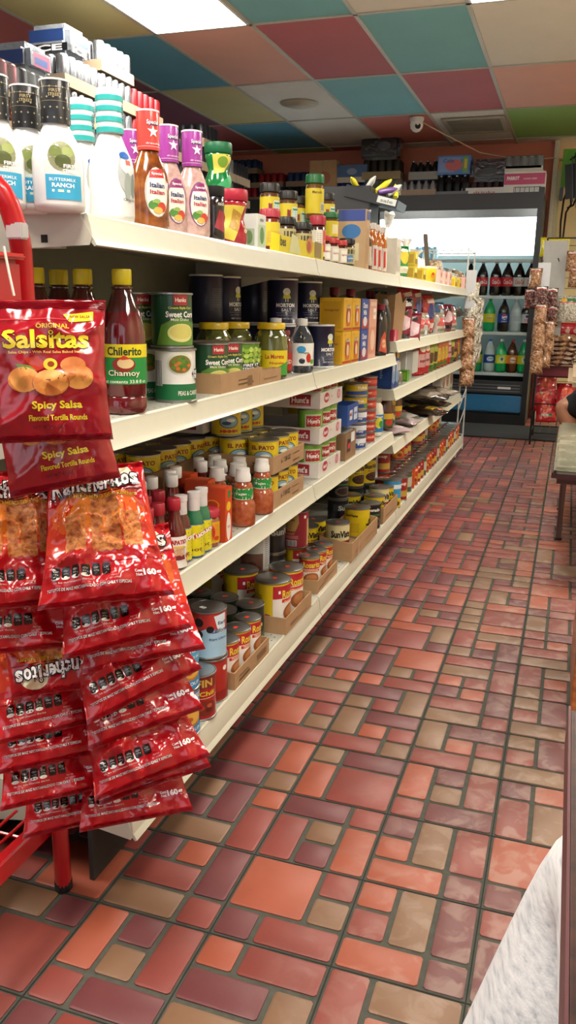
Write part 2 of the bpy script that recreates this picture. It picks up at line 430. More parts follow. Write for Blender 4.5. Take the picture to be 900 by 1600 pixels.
# sheets listed far row, middle row, near row
def floor():
    mb = MB(); mb.box(FX0, FY0, -.02, FX1, FY1, 0, GROUT)
    rr = random.Random(3); keys = list(PAT)
    i0 = int((FX0 - X0) / (3 * UN)) - 1; i1 = int((FX1 - X0) / (3 * UN)) + 1
    j0 = int((FY0 - Y0) / SH) - 1; j1 = int((FY1 - Y0) / SH) + 1
    g = .0052; hz = .0035; cb = .002
    for i in range(i0, i1):
        for j in range(j0, j1):
            name = {0: 'A', -1: 'B', -2: 'C', -3: 'D', -4: 'E'}.get(i)
            if (name, j) in PAT: s = PAT[(name, j)].split(); fx = False
            else: s = PAT[rr.choice(keys)].split(); fx = rr.random() < .5
            rows = s[:3]; cols = s[3]
            if not (name, j) in PAT:
                if fx: rows = [q[::-1] for q in rows]
                if rr.random() < .5: rows = rows[::-1]
                cols = ''.join(rr.choice('ORRRPPT') for _ in cols)
            ids = {}
            for q, row in enumerate(rows):
                for p, ch in enumerate(row): ids.setdefault(ch, []).append((p, 2 - q))
            vs_ = SH / 3
            for k, ch in enumerate(sorted(ids)):
                P = ids[ch]; a0 = min(p[0] for p in P); a1 = max(p[0] for p in P) + 1; b0 = min(p[1] for p in P); b1 = max(p[1] for p in P) + 1
                xa = X0 + (i * 3 + a0) * UN + g; xb = X0 + (i * 3 + a1) * UN - g; ya = Y0 + j * SH + b0 * vs_ + g; yb = Y0 + j * SH + b1 * vs_ - g
                if xa < FX0 or xb > FX1 or ya < FY0 or yb > FY1: continue
                m = TM[cols[min(k, len(cols) - 1)]]
                c = .004
                def oct_(d, z):
                    x0, x1, y0, y1 = xa + d, xb - d, ya + d, yb - d
                    return [(x0 + c, y0, z), (x1 - c, y0, z), (x1, y0 + c, z), (x1, y1 - c, z), (x1 - c, y1, z), (x0 + c, y1, z), (x0, y1 - c, z), (x0, y0 + c, z)]
                v = oct_(0, 0) + oct_(0, hz - .0012) + oct_(cb, hz)
                f = [tuple(range(16, 24))]
                for a in (0, 8): f += [(a + q, a + (q + 1) % 8, a + 8 + (q + 1) % 8, a + 8 + q) for q in range(8)]
                mb.add(v, f, m)
    for i in range(i0, i1 + 1):
        x = X0 + i * 3 * UN
        if FX0 < x < FX1: mb.box(x - .0012, FY0, 0, x + .0012, FY1, .0012, SEAM)
    for j in range(j0, j1 + 1):
        y = Y0 + j * SH
        if FY0 < y < FY1: mb.box(FX0, y - .001, 0, FX1, y + .001, .001, SEAM)
    return struct(mb, 'floor')
floor()
ZC = 2.63
CC = {'teal': '7fbfc6', 'blue': '63a6c0', 'cream': 'e8e4d8', 'red': 'c0686e', 'salmon': 'eab4a2', 'olive': 'd6c88c', 'green': '93c06c', 'plum': '8c5268', 'orange': 'cf7c70'}
CEIL = {(3, 1): 'L', (0, 1): 'L', (2, 1): 'teal', (1, 1): 'cream', (4, 1): 'olive', (5, 1): 'red', (6, 1): 'L',
        (3, 2): 'salmon', (2, 2): 'red', (1, 2): 'teal', (0, 2): 'cream', (4, 2): 'blue', (5, 2): 'plum', (6, 2): 'olive',
        (3, 3): 'cream', (2, 3): 'teal', (1, 3): 'red', (0, 3): 'salmon', (4, 3): 'olive', (5, 3): 'plum', (6, 3): 'teal',
        (2, 4): 'orange', (1, 4): 'cream', (0, 4): 'green', (3, 4): 'cream', (4, 4): 'blue', (5, 4): 'red', (6, 4): 'plum',
        (2, 5): 'cream', (1, 5): 'salmon', (0, 5): 'cream', (3, 5): 'red', (3, -2): 'L', (0, -2): 'L', (-3, 1): 'L', (-3, -2): 'L', (6, -2): 'L', (-3, 4): 'L'}
def ceiling():
    mb = MB(); rr = random.Random(11); grid = M('b9b6a8', .5)
    mb.box(FX0, FY0, ZC + .02, FX1, FY1 + 2, ZC + .05, grid)
    lights = []
    for i in range(-5, 7):
        for j in range(-5, 7):
            x1 = -.065 - .61 * i; x0 = x1 - .61; y0 = 3.62 + 1.22 * (j - 1); y1 = y0 + 1.22
            c = CEIL.get((i, j)) or rr.choice(list(CC))
            x0, x1, y0, y1 = max(x0, FX0), min(x1, FX1), max(y0, FY0), min(y1, FY1 + 1.2)
            if x1 - x0 < .02 or y1 - y0 < .02: continue
            if c == 'L': lights.append((x0, y0, x1, y1))
            else: mb.box(x0 + .003, y0 + .003, ZC + .004, x1 - .003, y1 - .003, ZC + .018, M(CC[c], .75, bump=.25, bs=220, bd=.002, var=.05, scale=3))
    for i in range(-5, 8):
        x = -.065 - .61 * i
        if FX0 < x < FX1: mb.box(x - .012, FY0, ZC - .002, x + .012, FY1 + 1.2, ZC + .004, grid)
    for j in range(-5, 8):
        y = 3.62 + 1.22 * (j - 1)
        if FY0 < y < FY1 + 1.2: mb.box(FX0, y - .012, ZC - .002, FX1, y + .012, ZC + .0035, grid)
    struct(mb, 'ceiling'); return lights
LP = ceiling()
LIGHT = M('fff6e8', .5, emit=LSTR)
lp = {}
for n, (x0, y0, x1, y1) in enumerate(LP):
    cx, cy = (x0 + x1) / 2, (y0 + y1) / 2
    e = empty('ceiling_light_panel', (cx, cy, ZC - .004))
    w, d = x1 - x0 - .02, y1 - y0 - .02
    MB().box(-w / 2 + .01, -d / 2 + .01, .001, w / 2 - .01, d / 2 - .01, .012, LIGHT).build('diffuser', e)
    fr = MB()
    for a in ((-w / 2, -d / 2, w / 2, -d / 2 + .012), (-w / 2, d / 2 - .012, w / 2, d / 2), (-w / 2, -d / 2, -w / 2 + .012, d / 2), (w / 2 - .012, -d / 2, w / 2, d / 2)):
        fr.box(a[0], a[1], -.002, a[2], a[3], .01, WHITE)
    fr.build('frame', e)
    where = {0: 'bright ceiling light panel over the aisle at the top right corner', 1: 'x'}
    lab = ('bright white ceiling light panel above the dressing bottles, beside the olive tile' if (cx < -1.9 and cx > -2.6 and cy > 3) else
           'bright white ceiling light panel over the aisle, by the cream tile, top right' if (abs(cx + .37) < .1 and cy > 3) else
           'white ceiling light panel outside the picture, at %s %s of the room' % ('the far left' if cx < -3 else 'the left' if cx < -1 else 'the middle' if cx < 0 else 'the right', 'rear' if cy < 3 else 'middle' if cy < 6 else 'end'))
    tag(e, lab, 'light', 'recessed ceiling light panels')
# walls
SAL = M('d07c60', .7, var=.04, scale=2, bump=.1, bs=120); PALE = M('cfc996', .7, var=.04, scale=2, bump=.1, bs=120); GREYW = M('7b7a70', .8)
w = MB(); w.box(FX0, 8.75, 0, -.30, 8.78, ZC + .02, SAL); struct(w, 'wall_back')
w = MB(); w.box(-.33, 8.78, 0, -.30, 9.9, ZC + .02, SAL); w.box(-.33, 9.87, 0, FX1, 9.9, ZC + .02, PALE); struct(w, 'wall_back_right')
w = MB(); w.box(FX0 - .03, FY0, 0, FX0, FY1, ZC + .02, M('8a7f6c', .8)); struct(w, 'wall_left')
w = MB(); w.box(FX1, FY0, 0, FX1 + .03, 9.9, ZC + .02, M('c8c0a0', .8)); struct(w, 'wall_right')
w = MB(); w.box(FX0, FY0 - .03, 0, FX1, FY0, .5, M('c8b8a0', .8)); w.box(FX0, FY0 - .03, 2.45, FX1, FY0, ZC + .02, M('c8b8a0', .8))  # unseen wall, window openings added so the bright world fills the room
for q in (FX0, FX0 + 2.1, FX0 + 4.2, FX1 - .08): w.box(q, FY0 - .03, .5, q + .08, FY0, 2.45, M('c8b8a0', .8))
struct(w, 'wall_front')
W = bpy.data.worlds.new('world'); SC.world = W; W.use_nodes = True
W.node_tree.nodes['Background'].inputs[0].default_value = hx('eef4ff') + (1,); W.node_tree.nodes['Background'].inputs[1].default_value = WSTR
w = MB(); w.box(FX0, 8.78, -.02, FX1, 9.9, -.001, M('6a3a34', .5)); struct(w, 'floor_alcove')
w = MB(); w.box(-.315, 8.66, 0, -.275, 8.80, ZC, M('d9cfb6', .5), .004); w.box(-.275, 8.70, 0, -.235, 8.80, ZC - .25, M('c9c39a', .5), .004); struct(w, 'trim_1')
# dark mat in front of the cooler
m = MB().box(-1.75, 7.16, .004, .6, 8.0, .016, M('2a2c2c', .95, bump=.8, bs=500, var=.2, scale=80), .004).build('floor_mat')
tag(m, 'dark grey entrance mat lying in front of the glass cooler', 'mat')
# ceiling bits
g = MB().lathe([(.085, 0), (.10, .012), (.15, .018), (.155, .022)], M('b9b29a', .6), 36).build('ceiling_diffuser'); g.location = (-2.206, 6.69, ZC - .022)
tag(g, 'round cream air diffuser on the cream ceiling tile', 'air vent')
e = empty('ceiling_vent', (-.955, 7.8, ZC - .014))
fr = MB()
for a in ((-.26, -.3, .26, -.26), (-.26, .26, .26, .3), (-.26, -.26, -.22, .26), (.22, -.26, .26, .26)): fr.box(a[0], a[1], 0, a[2], a[3], .012, M('a9a493', .6))
fr.build('frame', e)
sl = MB()
for q in range(12): sl.box(-.22, -.24 + q * .04, .001, .22, -.222 + q * .04, .008, M('8d8878', .6))
sl.build('grille', e); MB().box(-.22, -.26, .009, .22, .26, .0115, M('45433d', .8)).build('duct', e)
tag(e, 'square grey return air grille in the cream tile near the camera dome', 'air vent')
e = empty('security_camera', (-1.40, 7.40, ZC - .002))
MB().lathe([(.055, -.03), (.06, -.012), (.06, 0)], WHITE, 24).build('mount', e)
MB().lathe([(.001, -.115), (.03, -.105), (.05, -.08), (.055, -.05), (.045, -.028)], WHITE, 24).build('housing', e)
l = MB().lathe([(.001, -.006), (.02, -.004), (.024, 0)], BLACKP, 16).build('lens', e); l.location = (.02, -.048, -.072); l.rotation_euler = (R(90), 0, R(20))
tag(e, 'small white dome security camera on the red ceiling tile', 'camera')
c = MB().tube([(-1.38, 7.44, ZC - .02), (-1.2, 7.7, ZC - .09), (-.95, 8.2, ZC - .16), (-.6, 8.55, ZC - .18), (-.30, 8.64, ZC - .16)], .005, M('c9a88e', .6)).build('camera_cable')
tag(c, 'thin pale cable drooping from the dome camera across the salmon wall', 'cable')

# ================================================================== gondola
XB = -1.10; GY = [1.16, 2.375, 3.595, 4.81, 6.03]
ZT, Z2, Z3, ZB = 1.213, .885, .540, .175
ZA, ZM, ZL = .935, .725, .485
XF = {ZT: -.727, Z2: -.727, Z3: -.72, ZB: -.692, ZA: -.727, ZM: -.727, ZL: -.722}
STEEL = M('c4c1ae', .38, coat=.2, var=.03); DECK = M('b5b3a6', .45, var=.05); PANEL = M('77786a', .6, var=.06)
HOLE = M('24241f', .9)
gond = empty('gondola', (-.93, 3.6, 0))
def gp(mb, name, parent=None, **k):
    o = mb.build(name, **k); o.parent = parent or gond
    if not parent: o.location = -gond.location
    return o
pl = MB()
for a, b in zip(GY, GY[1:]): pl.box(XB - .022, a + .012, .0, XB - .004, b - .012, 1.255, PANEL)
gp(pl, 'back_panel')
for y in GY:
    u = MB(); u.box(XB - .03, y - .012, 0, XB + .012, y + .012, 1.27, M('8f9086', .45))
    for q in range(28): u.box(XB + .0125, y - .003, .1 + q * .04, XB + .0132, y + .003, .122 + q * .04, HOLE)
    gp(u, 'upright')
kp = MB(); kp.box(-.78, GY[0], 0, -.77, GY[-1], ZB - .05, M('2b2a28', .7)); gp(kp, 'kick_plate')
def shelf(y0, y1, z, base=False):
    xf = XF[z]; lh = .062 if base else .046
    mb = MB(); mb.box(XB, y0 + .002, z - .012, xf - .004, y1 - .002, z, DECK)
    mb.box(XB, y0 + .004, z - .05, xf - .05, y0 + .02, z - .012, DECK); mb.box(XB, y1 - .02, z - .05, xf - .05, y1 - .004, z - .012, DECK)
    n = int((y1 - y0) / .0254)
    for q in range(n):
        y = y0 + .02 + q * .0254
        for xx in ((xf - .02, xf - .035) if base else (xf - .022,)):
            mb.add([(xx + .0028 * math.cos(t * math.pi / 3), y + (.0127 if xx < xf - .03 else 0) + .0028 * math.sin(t * math.pi / 3), z + .0004) for t in range(6)], [tuple(range(6))], HOLE)
    s = gp(mb, 'shelf')
    r_ = MB()
    prof = [(-.006, .0), (-.001, .0015), (.002, -.002), (.0035, -.010), (.006, -.016), (.009, -lh + .012), (.014, -lh + .004), (.016, -lh), (.012, -lh - .002), (.004, -lh + .006), (-.003, -.02), (-.006, -.01)]
    r_.prism([(xf + a, z + b) for a, b in prof], y0 + .003, y1 - .003, STEEL)
    gp(r_, 'price_rail', s, angle=25)
    for y in (y0 + .0008, y1 - .0022):
        b_ = MB(); poly = [(XB + .01, z + .004), (XB + .01, z - .10), (XB + .08, z - .095), (xf - .10, z - .05), (xf + .004, z - lh), (xf + .010, z - lh + .012), (xf - .01, z - .001), (xf - .06, z + .004)]
        b_.prism(poly, y, y + .0014, STEEL)
        if y < y0 + .01:
            for hx_ in (.05, .11, .29): b_.box(XB + hx_, y - .0006, z - .042, XB + hx_ + .012, y, z - .030, HOLE)
        gp(b_, 'bracket', s)
    return s
for k in range(4):
    a, b = GY[k], GY[k + 1]
    shelf(a, b, ZT); shelf(a, b, ZB, True)
    for z in ((Z2, Z3) if k < 2 else (ZA, ZM, ZL)): shelf(a, b, z)
tag(gond, 'long cream steel store shelving run with five tiers of groceries', 'shelving')
# ================================================================== gondola goods, first two sections
GLASSY = dict(coat=.8)
def T(s, u, v, w, h, c, b=.012, rot=0): return ('t', s, u, v, w, h, c, b, rot)
NUM = ['first', 'second', 'third', 'fourth', 'fifth', 'sixth', 'seventh', 'eighth', 'ninth', 'tenth', 'eleventh', 'twelfth']
def ORD(n):
    return (NUM + ['thirteenth', 'fourteenth', 'fifteenth', 'sixteenth', 'seventeenth', 'eighteenth', 'nineteenth', 'twentieth', 'twenty first', 'twenty second', 'twenty third', 'twenty fourth', 'twenty fifth', 'twenty sixth'])[n]
# ---- top shelf: dressings
RP = [(.024, 0), (.0315, .003), (.033, .012), (.033, .085), (.030, .105), (.022, .125), (.0165, .140), (.0155, .150)]
def dressing(body, cap, capcol, capart, art, rough=.3, mat=None):
    m = mat or M(body, rough, coat=.5)
    o = mk_lathe_item('dressing_bottle', RP, m, (), None, .85, 1.0)
    cp = [(.0168, .142), (.0182, .1425), (.0185, .208), (.0175, .212), (.0005, .2125)]
    c = MB().lathe(cp, M(capcol, .35, coat=.4), 26, cap=False).build('sleeved_cap', o)
    decal(capart, fcyl(.0186), 'cap_print', c)
    decal(art, flat(RP, .85, 1.0), 'label', o)
    return o
def stars():
    out = []
    for a in range(-5, 6):
        for b in range(4):
            u, v = a * .008 + (b % 2) * .004, .150 + b * .016
            out.append(('p', [(u, v - .0022), (u + .0006, v), (u, v + .0022), (u - .0006, v)], 'c9c3a0')); out.append(('p', [(u - .0018, v), (u, v + .0005), (u + .0018, v), (u, v - .0005)], 'c9c3a0'))
    return out
ranchcap = stars() + [T('FIRST', -.006, .192, .014, .005, 'b9a878'), T('STREET', -.006, .1855, .016, .005, 'b9a878'), ('r', -.05, .1975, .05, .198, 'b9a878'), ('r', -.05, .176, .05, .1764, 'b9a878'), ('r', -.058, .2085, .058, .2115, 'eeeeee')]
OLV = ['6d7b3a', '93a05a', '4f5a2a']
ranchlab = [('e', -.004, .078, .024, .036, 'dfe6e0'), ('r', -.026, .018, .022, .058, '37a3cc'), ('e', -.004, .088, .018, .024, '8c8f6a'), ('e', -.012, .094, .008, .010, OLV[0]), ('e', .004, .096, .008, .009, OLV[1]), ('e', -.003, .080, .010, .010, OLV[2]),
            T('FIRST', .006, .072, .018, .006, 'f4f4f4', .03), T('STREET', .006, .064, .020, .006, 'f4f4f4', .03), T('BUTTERMILK', -.004, .050, .034, .005, 'e8f4fa'), T('RANCH', -.004, .041, .028, .007, 'ffffff', .03), ('r', -.018, .030, .004, .034, 'dfeecb')]
tealcap = [('r', -.058, .143 + k * .0165, .058, .151 + k * .0165, '33b6b4') for k in range(4)] + [T('RANCH', .010, .175, .024, .006, '1d5c6e', .02, 90)]
teallab = [('e', .010, .080, .020, .036, 'b9bfbf'), ('e', .010, .092, .016, .016, 'd7dcdc'), ('e', .004, .107, .010, .006, '2e62b0'), ('r', .004, .092, .014, .100, 'ef4c38'), ('e', .006, .058, .006, .022, '9fa8a0'), ('e', .018, .060, .005, .020, '7d8a80'), T('Original', .008, .036, .022, .006, '5b6462')]
P_rb = Proto(lambda: dressing('e9ebea', 1, '1f2023', ranchcap, ranchlab), 'bottle', 1.18, .87)
P_tb = Proto(lambda: dressing('eceeed', 1, 'cfeeec', tealcap, teallab), 'bottle', 1.2, .99)
def spcap(c2):
    return [('r', -.058, .148, .058, .1485, 'ffffff'), T('Special', .000, .187, .020, .009, '23336e', .03), T('Special', -.001, .1885, .020, .009, 'f6f2f4', .02), ('p', [(-.010, .178), (-.004, .172), (-.006, .164), (-.001, .169), (.005, .165), (.003, .172), (.008, .177), (.001, .177), (-.001, .184), (-.003, .177)], 'f7f0f4'),
            T('dressing', .0, .153, .026, .004, 'f3dfe6'), ('r', -.058, .2085, .058, .2115, 'f3f3f3')]
def splab(pink):
    return [('e', .0, .068, .022, .044, 'c8c0b4' if not pink else '7d4a78'), ('e', .0, .066, .019, .040, 'e8e2da'), ('p', [(-.012, .106), (.012, .110), (.014, .094), (-.014, .092)], '8c2a6a' if pink else 'c23030'), T('Special', 0, .100, .020, .006, 'f4f4f4', .02),
            T('Italian', 0, .080, .026, .009, '20306a', .03), T('Italian', 0, .068, .026, .008, 'b02a30', .03), ('e', -.008, .045, .008, .008, '4f8a3a'), ('e', .007, .042, .008, .009, 'c8452f'), ('e', .0, .036, .008, .006, 'd9b05a'), ('e', -.002, .052, .006, .004, '8fb05a')]
AMBER = ramp_mat('amber_dressing', ['5a2a10', '8a4716', 'a8621e'], 40, .15, 'noise', .15, .001, .8)
PINKD = ramp_mat('pink_dressing', ['b08a84', 'c9a69e', 'd8b8ae'], 60, .2, 'noise', .15, .001, .6)
P_it = Proto(lambda: dressing('a8621e', 1, 'd8423a', spcap(0), splab(0), mat=AMBER), 'bottle')
P_pk = Proto(lambda: dressing('c9a69e', 1, 'a03a9c', spcap(1), splab(1), mat=PINKD), 'bottle')
gR = 'ranch dressing bottles on the top shelf'
P_rb.at(93, -.762, ZT, 'white dressing bottle with black sleeved cap, nearest the teal striped caps', -38, gR)
P_rb.at(46, -.82, ZT, 'white dressing bottle with black sleeved cap, middle of the three', -34, gR)
P_rb.at(10, -.83, ZT, 'white dressing bottle with black sleeved cap at the left picture edge', -32, gR)
P_tb.at(177, -.765, ZT, 'white dressing bottle with teal striped cap and a red price sticker, in front', -22, gR)
P_tb.at(134, -.85, ZT, 'white dressing bottle with teal striped cap, half hidden behind its twin', -30, gR)
P_it.at(235, -.78, ZT, 'brown Italian dressing bottle with red cap', -34, 'bottles of coloured dressing')
P_pk.at(270, -.80, ZT, 'pale pink dressing bottle with purple cap beside the brown one', -30, 'bottles of coloured dressing')
P_pk.at(300, -.78, ZT, 'pale pink dressing bottle with purple cap beside the green lidded jar', -34, 'bottles of coloured dressing')
P_pk.at(208, -.90, ZT, 'pink dressing bottle with purple cap standing behind the red capped bottle', -30, 'bottles of coloured dressing')
# hourglass seasoning jars
HG = [(.026, 0), (.029, .003), (.030, .02), (.029, .034), (.023, .052), (.022, .058), (.027, .076), (.029, .088), (.026, .094)]
def hourglass(body, lid, art, h=1.0, r=1.0):
    pr_ = [(a * r, b * h) for a, b in HG]
    o = mk_lathe_item('seasoning_jar', pr_, M(body, .18, coat=.8), (), None)
    t = .094 * h
    L_ = [(.029 * r, t - .002), (.0305 * r, t), (.0305 * r, t + .019 * h), (.029 * r, t + .022 * h), (.0005, t + .0225 * h)]
    MB().lathe(L_, M(lid, .4), 32, cap=False).build('lid', o)
    decal(art(h), flat(pr_), 'label', o); return o
P_gj = Proto(lambda: hourglass('0f7a3a', '176b43', lambda h: [('p', [(-.03, .045), (.0, .05), (.024, .08), (.02, .090), (-.03, .088)], 'e3d35a'), ('e', -.004, .072, .014, .012, '7aa83a'), ('p', [(-.02, .02), (.01, .012), (.028, .04), (.024, .05), (.0, .034)], '33a566')]), 'jar')
P_rj = Proto(lambda: hourglass('a3182c', 'b2233a', lambda h: [('p', [(-.045, .018), (-.018, .01), (-.002, .05), (.012, .088), (-.045, .09)], 'd8c64e'), ('p', [(-.03, .04), (-.01, .03), (.004, .07), (-.02, .082)], 'b58a3a'), T('CHILI', .014, .04, .022, .01, 'e8d9a0', .02, 70)], 1.08, 1.05), 'jar')
P_bk = Proto(lambda: mk_lathe_item('sauce_bottle', [(.019, 0), (.021, .003), (.021, .03), (.0195, .05), (.021, .07), (.021, .092), (.018, .097)], M('1b1416', .15, coat=.9), [('cap', [(.020, .096), (.021, .098), (.021, .116), (.0005, .119)], BLACKP)], [('p', [(-.01, .03), (.012, .02), (.018, .06), (.0, .068)], '9a3038'), T('salsa', .005, .08, .016, .008, 'd8c8b8')]), 'bottle')
P_bk.at(334, -.77, ZT, 'small black sauce bottle with dark cap between the pink dressing and red jar', -35)
P_bk.at(318, -.86, ZT, 'small black sauce bottle set back, under the green lidded jar', -35)
P_gj.put((-.845, colY(331, -.845, ZT) + .0, ZT + .120), 'green jar with green lid and yellow label, stacked highest on the top shelf', -35)
P_rj.at(364, -.775, ZT, 'hourglass shaped red jar with dark red lid and yellow swirl label', -30)
P_wb = Proto(lambda: mk_box('seasoning_packet_box', .052, .045, .085, 'd9dcd6', [('r', -.02, .01, .02, .06, 'b9cfa8'), ('e', 0, .035, .012, .02, '5f8a50'), T('mix', 0, .072, .02, .008, '3a4a3a')], [('r', -.015, .01, .015, .05, 'a8b89a'), ('e', 0, .03, .01, .016, '6a8a5a')]), 'box')
P_wb.at(396, -.775, ZT, 'small white and green packet box beside the hourglass red jar', -4)
# spice jars
def spice(lid, lab, cont, h=.105, r=.0245, extra=()):
    c = M(cont, .25, coat=.7)
    o = mk_lathe_item('spice_jar', [(r - .002, 0), (r, .003), (r, h * .74), (r - .003, h * .77), (r - .004, h * .80)], c)
    lo = MB().lathe([(r - .001, h * .79), (r + .0005, h * .80), (r + .0005, h - .004), (r - .001, h - .001), (r - .004, h)] + [(.0005, h)], M(lid, .4), 26, cap=False).build('lid', o)
    rg = MB()
    for k in range(26):
        a = 2 * math.pi * k / 26; rg.box(-.0004, -.0006, h * .81, .0007, .0006, h - .006, M(lid, .4), tf=Matrix.Rotation(a, 4, 'Z') @ Matrix.Translation((r + .0004, 0, 0)))
    rg.build('ridges', lo)
    decal([('r', -r * 2.4, h * .12, r * 2.4, h * .68, lab)] + list(extra), fcyl(r + .0002), 'label', o)
    return o
YL = 'd8c530'
P_yb = Proto(lambda: spice('26231f', YL, '5a3a20', .118, .026, [('r', -.008, .022, .02, .07, 'cfe3da'), ('r', -.006, .06, .018, .066, '3b8a6a')] + [('r', -.006, .03 + .006 * k, .016, .032 + .006 * k, '5a8a7a') for k in range(5)] + [('r', -.022, .04, -.012, .062, '8c2a2a')]), 'jar')
P_yg = Proto(lambda: spice('1c6a36', YL, '6a4a20', .135, .027, [('r', .0, .02, .018, .05, 'c9cfd6'), T('Menudo', -.012, .08, .03, .009, '4a2a1a', .02)] + barcode(.008, .035, .014, .02)), 'jar')
P_sg = Proto(lambda: spice('1c6a36', YL, '5a4422', .09, .024, [('r', -.012, .02, .012, .05, 'e9e2b0')]), 'jar')
P_bb = Proto(lambda: spice('23211f', 'b9ae7a', '3a2a1c', .098, .025, [('r', -.018, .018, .006, .042, '4f86b8'), ('r', -.02, .045, .02, .06, '4a4432'), T('spice', -.004, .03, .018, .007, 'ffffff')]), 'jar')
P_rb2 = Proto(lambda: spice('b23040', 'd9d3c2', '3c1612', .138, .0225, [('r', -.020, .03, -.004, .095, 'e8e4da'), ('r', .0, .03, .018, .095, 'd2574a')] + [('r', -.018, .035 + k * .006, -.006, .037 + k * .006, '99928a') for k in range(9)]), 'jar')
P_rs = Proto(lambda: spice('b23a48', YL, '7a2a20', .105, .0245, [('r', -.02, .02, .02, .05, 'cfae4a')]), 'jar')
P_ss = Proto(lambda: spice('c23a3a', 'e3dccb', '5a2a1a', .084, .018, [('r', -.012, .015, .012, .05, 'f1efe6'), T('spice', 0, .035, .02, .008, 'a03028')]), 'jar')
g = 'spice jars on the top shelf'
tr = mk_tray('display_tray', .40, .055, .062, M('d9c81e', .4), [T('bes', -.17, .03, .045, .024, '23301c', .02), ('e', .06, .034, .03, .022, 'c9863a'), ('e', .055, .032, .018, .015, 'a8452c'), ('r', .11, .006, .18, .05, '8f7a4a'), ('p', [(-.12, .006), (-.02, .006), (-.05, .05), (-.1, .055)], 'cfcf9a')], None, lip=.045)
tr.location = (-.762, 2.28, ZT); tag(tr, 'bright yellow display tray with black letters holding the spice jars', 'tray', None)
for px, P, l in ((421, P_rs, 'red lidded spice jar in the yellow tray, nearest the white packet box'), (446, P_bb, 'black lidded spice jar in the yellow tray, next to the red lidded one'), (472, P_bb, 'black lidded spice jar with blue label panel at the right of the yellow tray')):
    P.at(px, -.77, ZT + .004, l, -35, g)
P_rs.at(432, -.83, ZT, 'red lidded spice jar peeking out behind the yellow tray', -40, g)
P_rb2.at(495, -.775, ZT, 'dark spice jar with red lid and white and red striped label', -30, g)
for i, (px, l) in enumerate(((421, 'yellow labelled spice jar with black lid, left one of the raised back row'), (449, 'yellow labelled spice jar with black lid, middle of the raised back row'), (468, 'yellow labelled spice jar with black lid, partly behind the tall green lidded jar'))):
    P_sg.at(px, -.865, ZT, 'green lidded yellow spice jar under the %s black lidded jar of the back row' % NUM[i], -40, g)
    P_yb.put((-.865, colY(px, -.865, ZT), ZT + .0905), l, -28, g)
P_yg.put((-.83, colY(484, -.83, ZT), ZT + .137), 'tall green lidded spice jar with yellow label, standing highest of the spices', -30, g)
P_yg.put((-.83, colY(484, -.83, ZT), ZT), 'green lidded yellow spice jar carrying the tallest green lidded one', -30, g)
P_yb.put((-.865, colY(508, -.865, ZT), ZT + .137), 'black lidded spice jar stacked behind and right of the tallest green lid', -30, g)
P_yg.put((-.865, colY(508, -.865, ZT), ZT), 'green lidded yellow spice jar at the back beneath a black lidded one', -30, g)
P_sg.put((-.80, colY(518, -.80, ZT), ZT + .085), 'short yellow spice jar with green lid stacked beside the blue and kraft box', -30, g)
for i, px in enumerate((506, 519, 531)): P_ss.at(px, -.768, ZT, 'slim spice jar with red lid and white label, %s from the yellow tray' % NUM[i], -35, g)
P_ss.put((-.80, colY(518, -.80, ZT), ZT), 'slim red lidded spice jar carrying the short green lidded jar', -35, g)
P_sg.at(512, -.80, ZT, 'green lidded spice jar in the second row behind the slim red lidded ones', -40, g)
P_bb.at(541, -.772, ZT, 'dark spice jar with black lid leaning on the blue and kraft box', -35, g)
P_kb = Proto(lambda: mk_box('spice_carton', .055, .11, .205, 'c2a27a', [('r', -.026, .17, .026, .2, '3a4f86'), ('r', -.02, .02, .02, .14, 'b08d62')], [('r', -.05, .165, .05, .204, '3b50a0'), ('e', .0, .13, .035, .025, '3a78b8'), ('r', -.03, .03, .03, .09, 'd9cfa8')]), 'box')
P_kb.at(550, -.785, ZT, 'upright blue and kraft carton standing after the spice jars', 0)
# syrup bottles and bags
SY = [(.016, 0), (.018, .003), (.019, .03), (.017, .07), (.018, .10), (.013, .128), (.0085, .14), (.0085, .15)]
P_dk = Proto(lambda: mk_lathe_item('syrup_bottle', SY, M('4a1414', .12, coat=.9), [('cap', [(.0105, .148), (.0108, .165), (.0005, .167)], M('2a1a14', .5))], [('r', -.004, .02, .018, .09, 'cfc6b6'), ('r', -.018, .03, -.006, .08, '9a5a40')]), 'bottle')
P_hn = Proto(lambda: mk_lathe_item('syrup_bottle', [(a, b * 1.1) for a, b in SY], M('b8651a', .12, coat=.9), [('cap', [(.011, .160), (.0115, .182), (.0005, .184)], M('d9d4cc', .5))], [('r', -.012, .01, .016, .10, 'd9d3cc'), ('r', -.006, .02, .004, .09, 'c23a2c')]), 'bottle')
for i, px in enumerate((562, 571)): P_dk.at(px, -.77, ZT, 'dark red syrup bottle, %s one after the kraft carton' % NUM[i], -35, 'syrup bottles on the top shelf')
for i, px in enumerate((580, 587, 595)): P_hn.at(px, -.768, ZT, 'amber syrup bottle with pale cap, %s from the dark red ones' % NUM[i], -35, 'syrup bottles on the top shelf')
CLEARB = ramp_mat('frosted_film', ['aaa9a0', 'd9d8d2', 'f0f0ec'], 30, .2, 'noise', .8, .006, .6)
def crumple(name, w, h, t, mat, seed, knot=True):
    mb = MB(); pr_ = [(.3, 0), (.48, .04), (.5, .3), (.46, .55), (.3, .72), (.1, .82), (.16, .92), (.26, 1.0)] if knot else [(.42, 0), (.5, .06), (.5, .5), (.44, .85), (.3, .97), (.05, 1)]
    mb.lathe([(a, b) for a, b in pr_], mat, 22)
    for i, v in enumerate(mb.v):
        q = Vector(v); n = noise.noise_vector(q * 3.1 + Vector((seed, seed * 2, 0))) * .12
        mb.v[i] = ((q.x + n.x) * t, (q.y + n.y) * w, max(0, q.z * 1.0 + n.z * (1 if q.z > .02 else 0)) * h)
    return mb.build(name, angle=80)
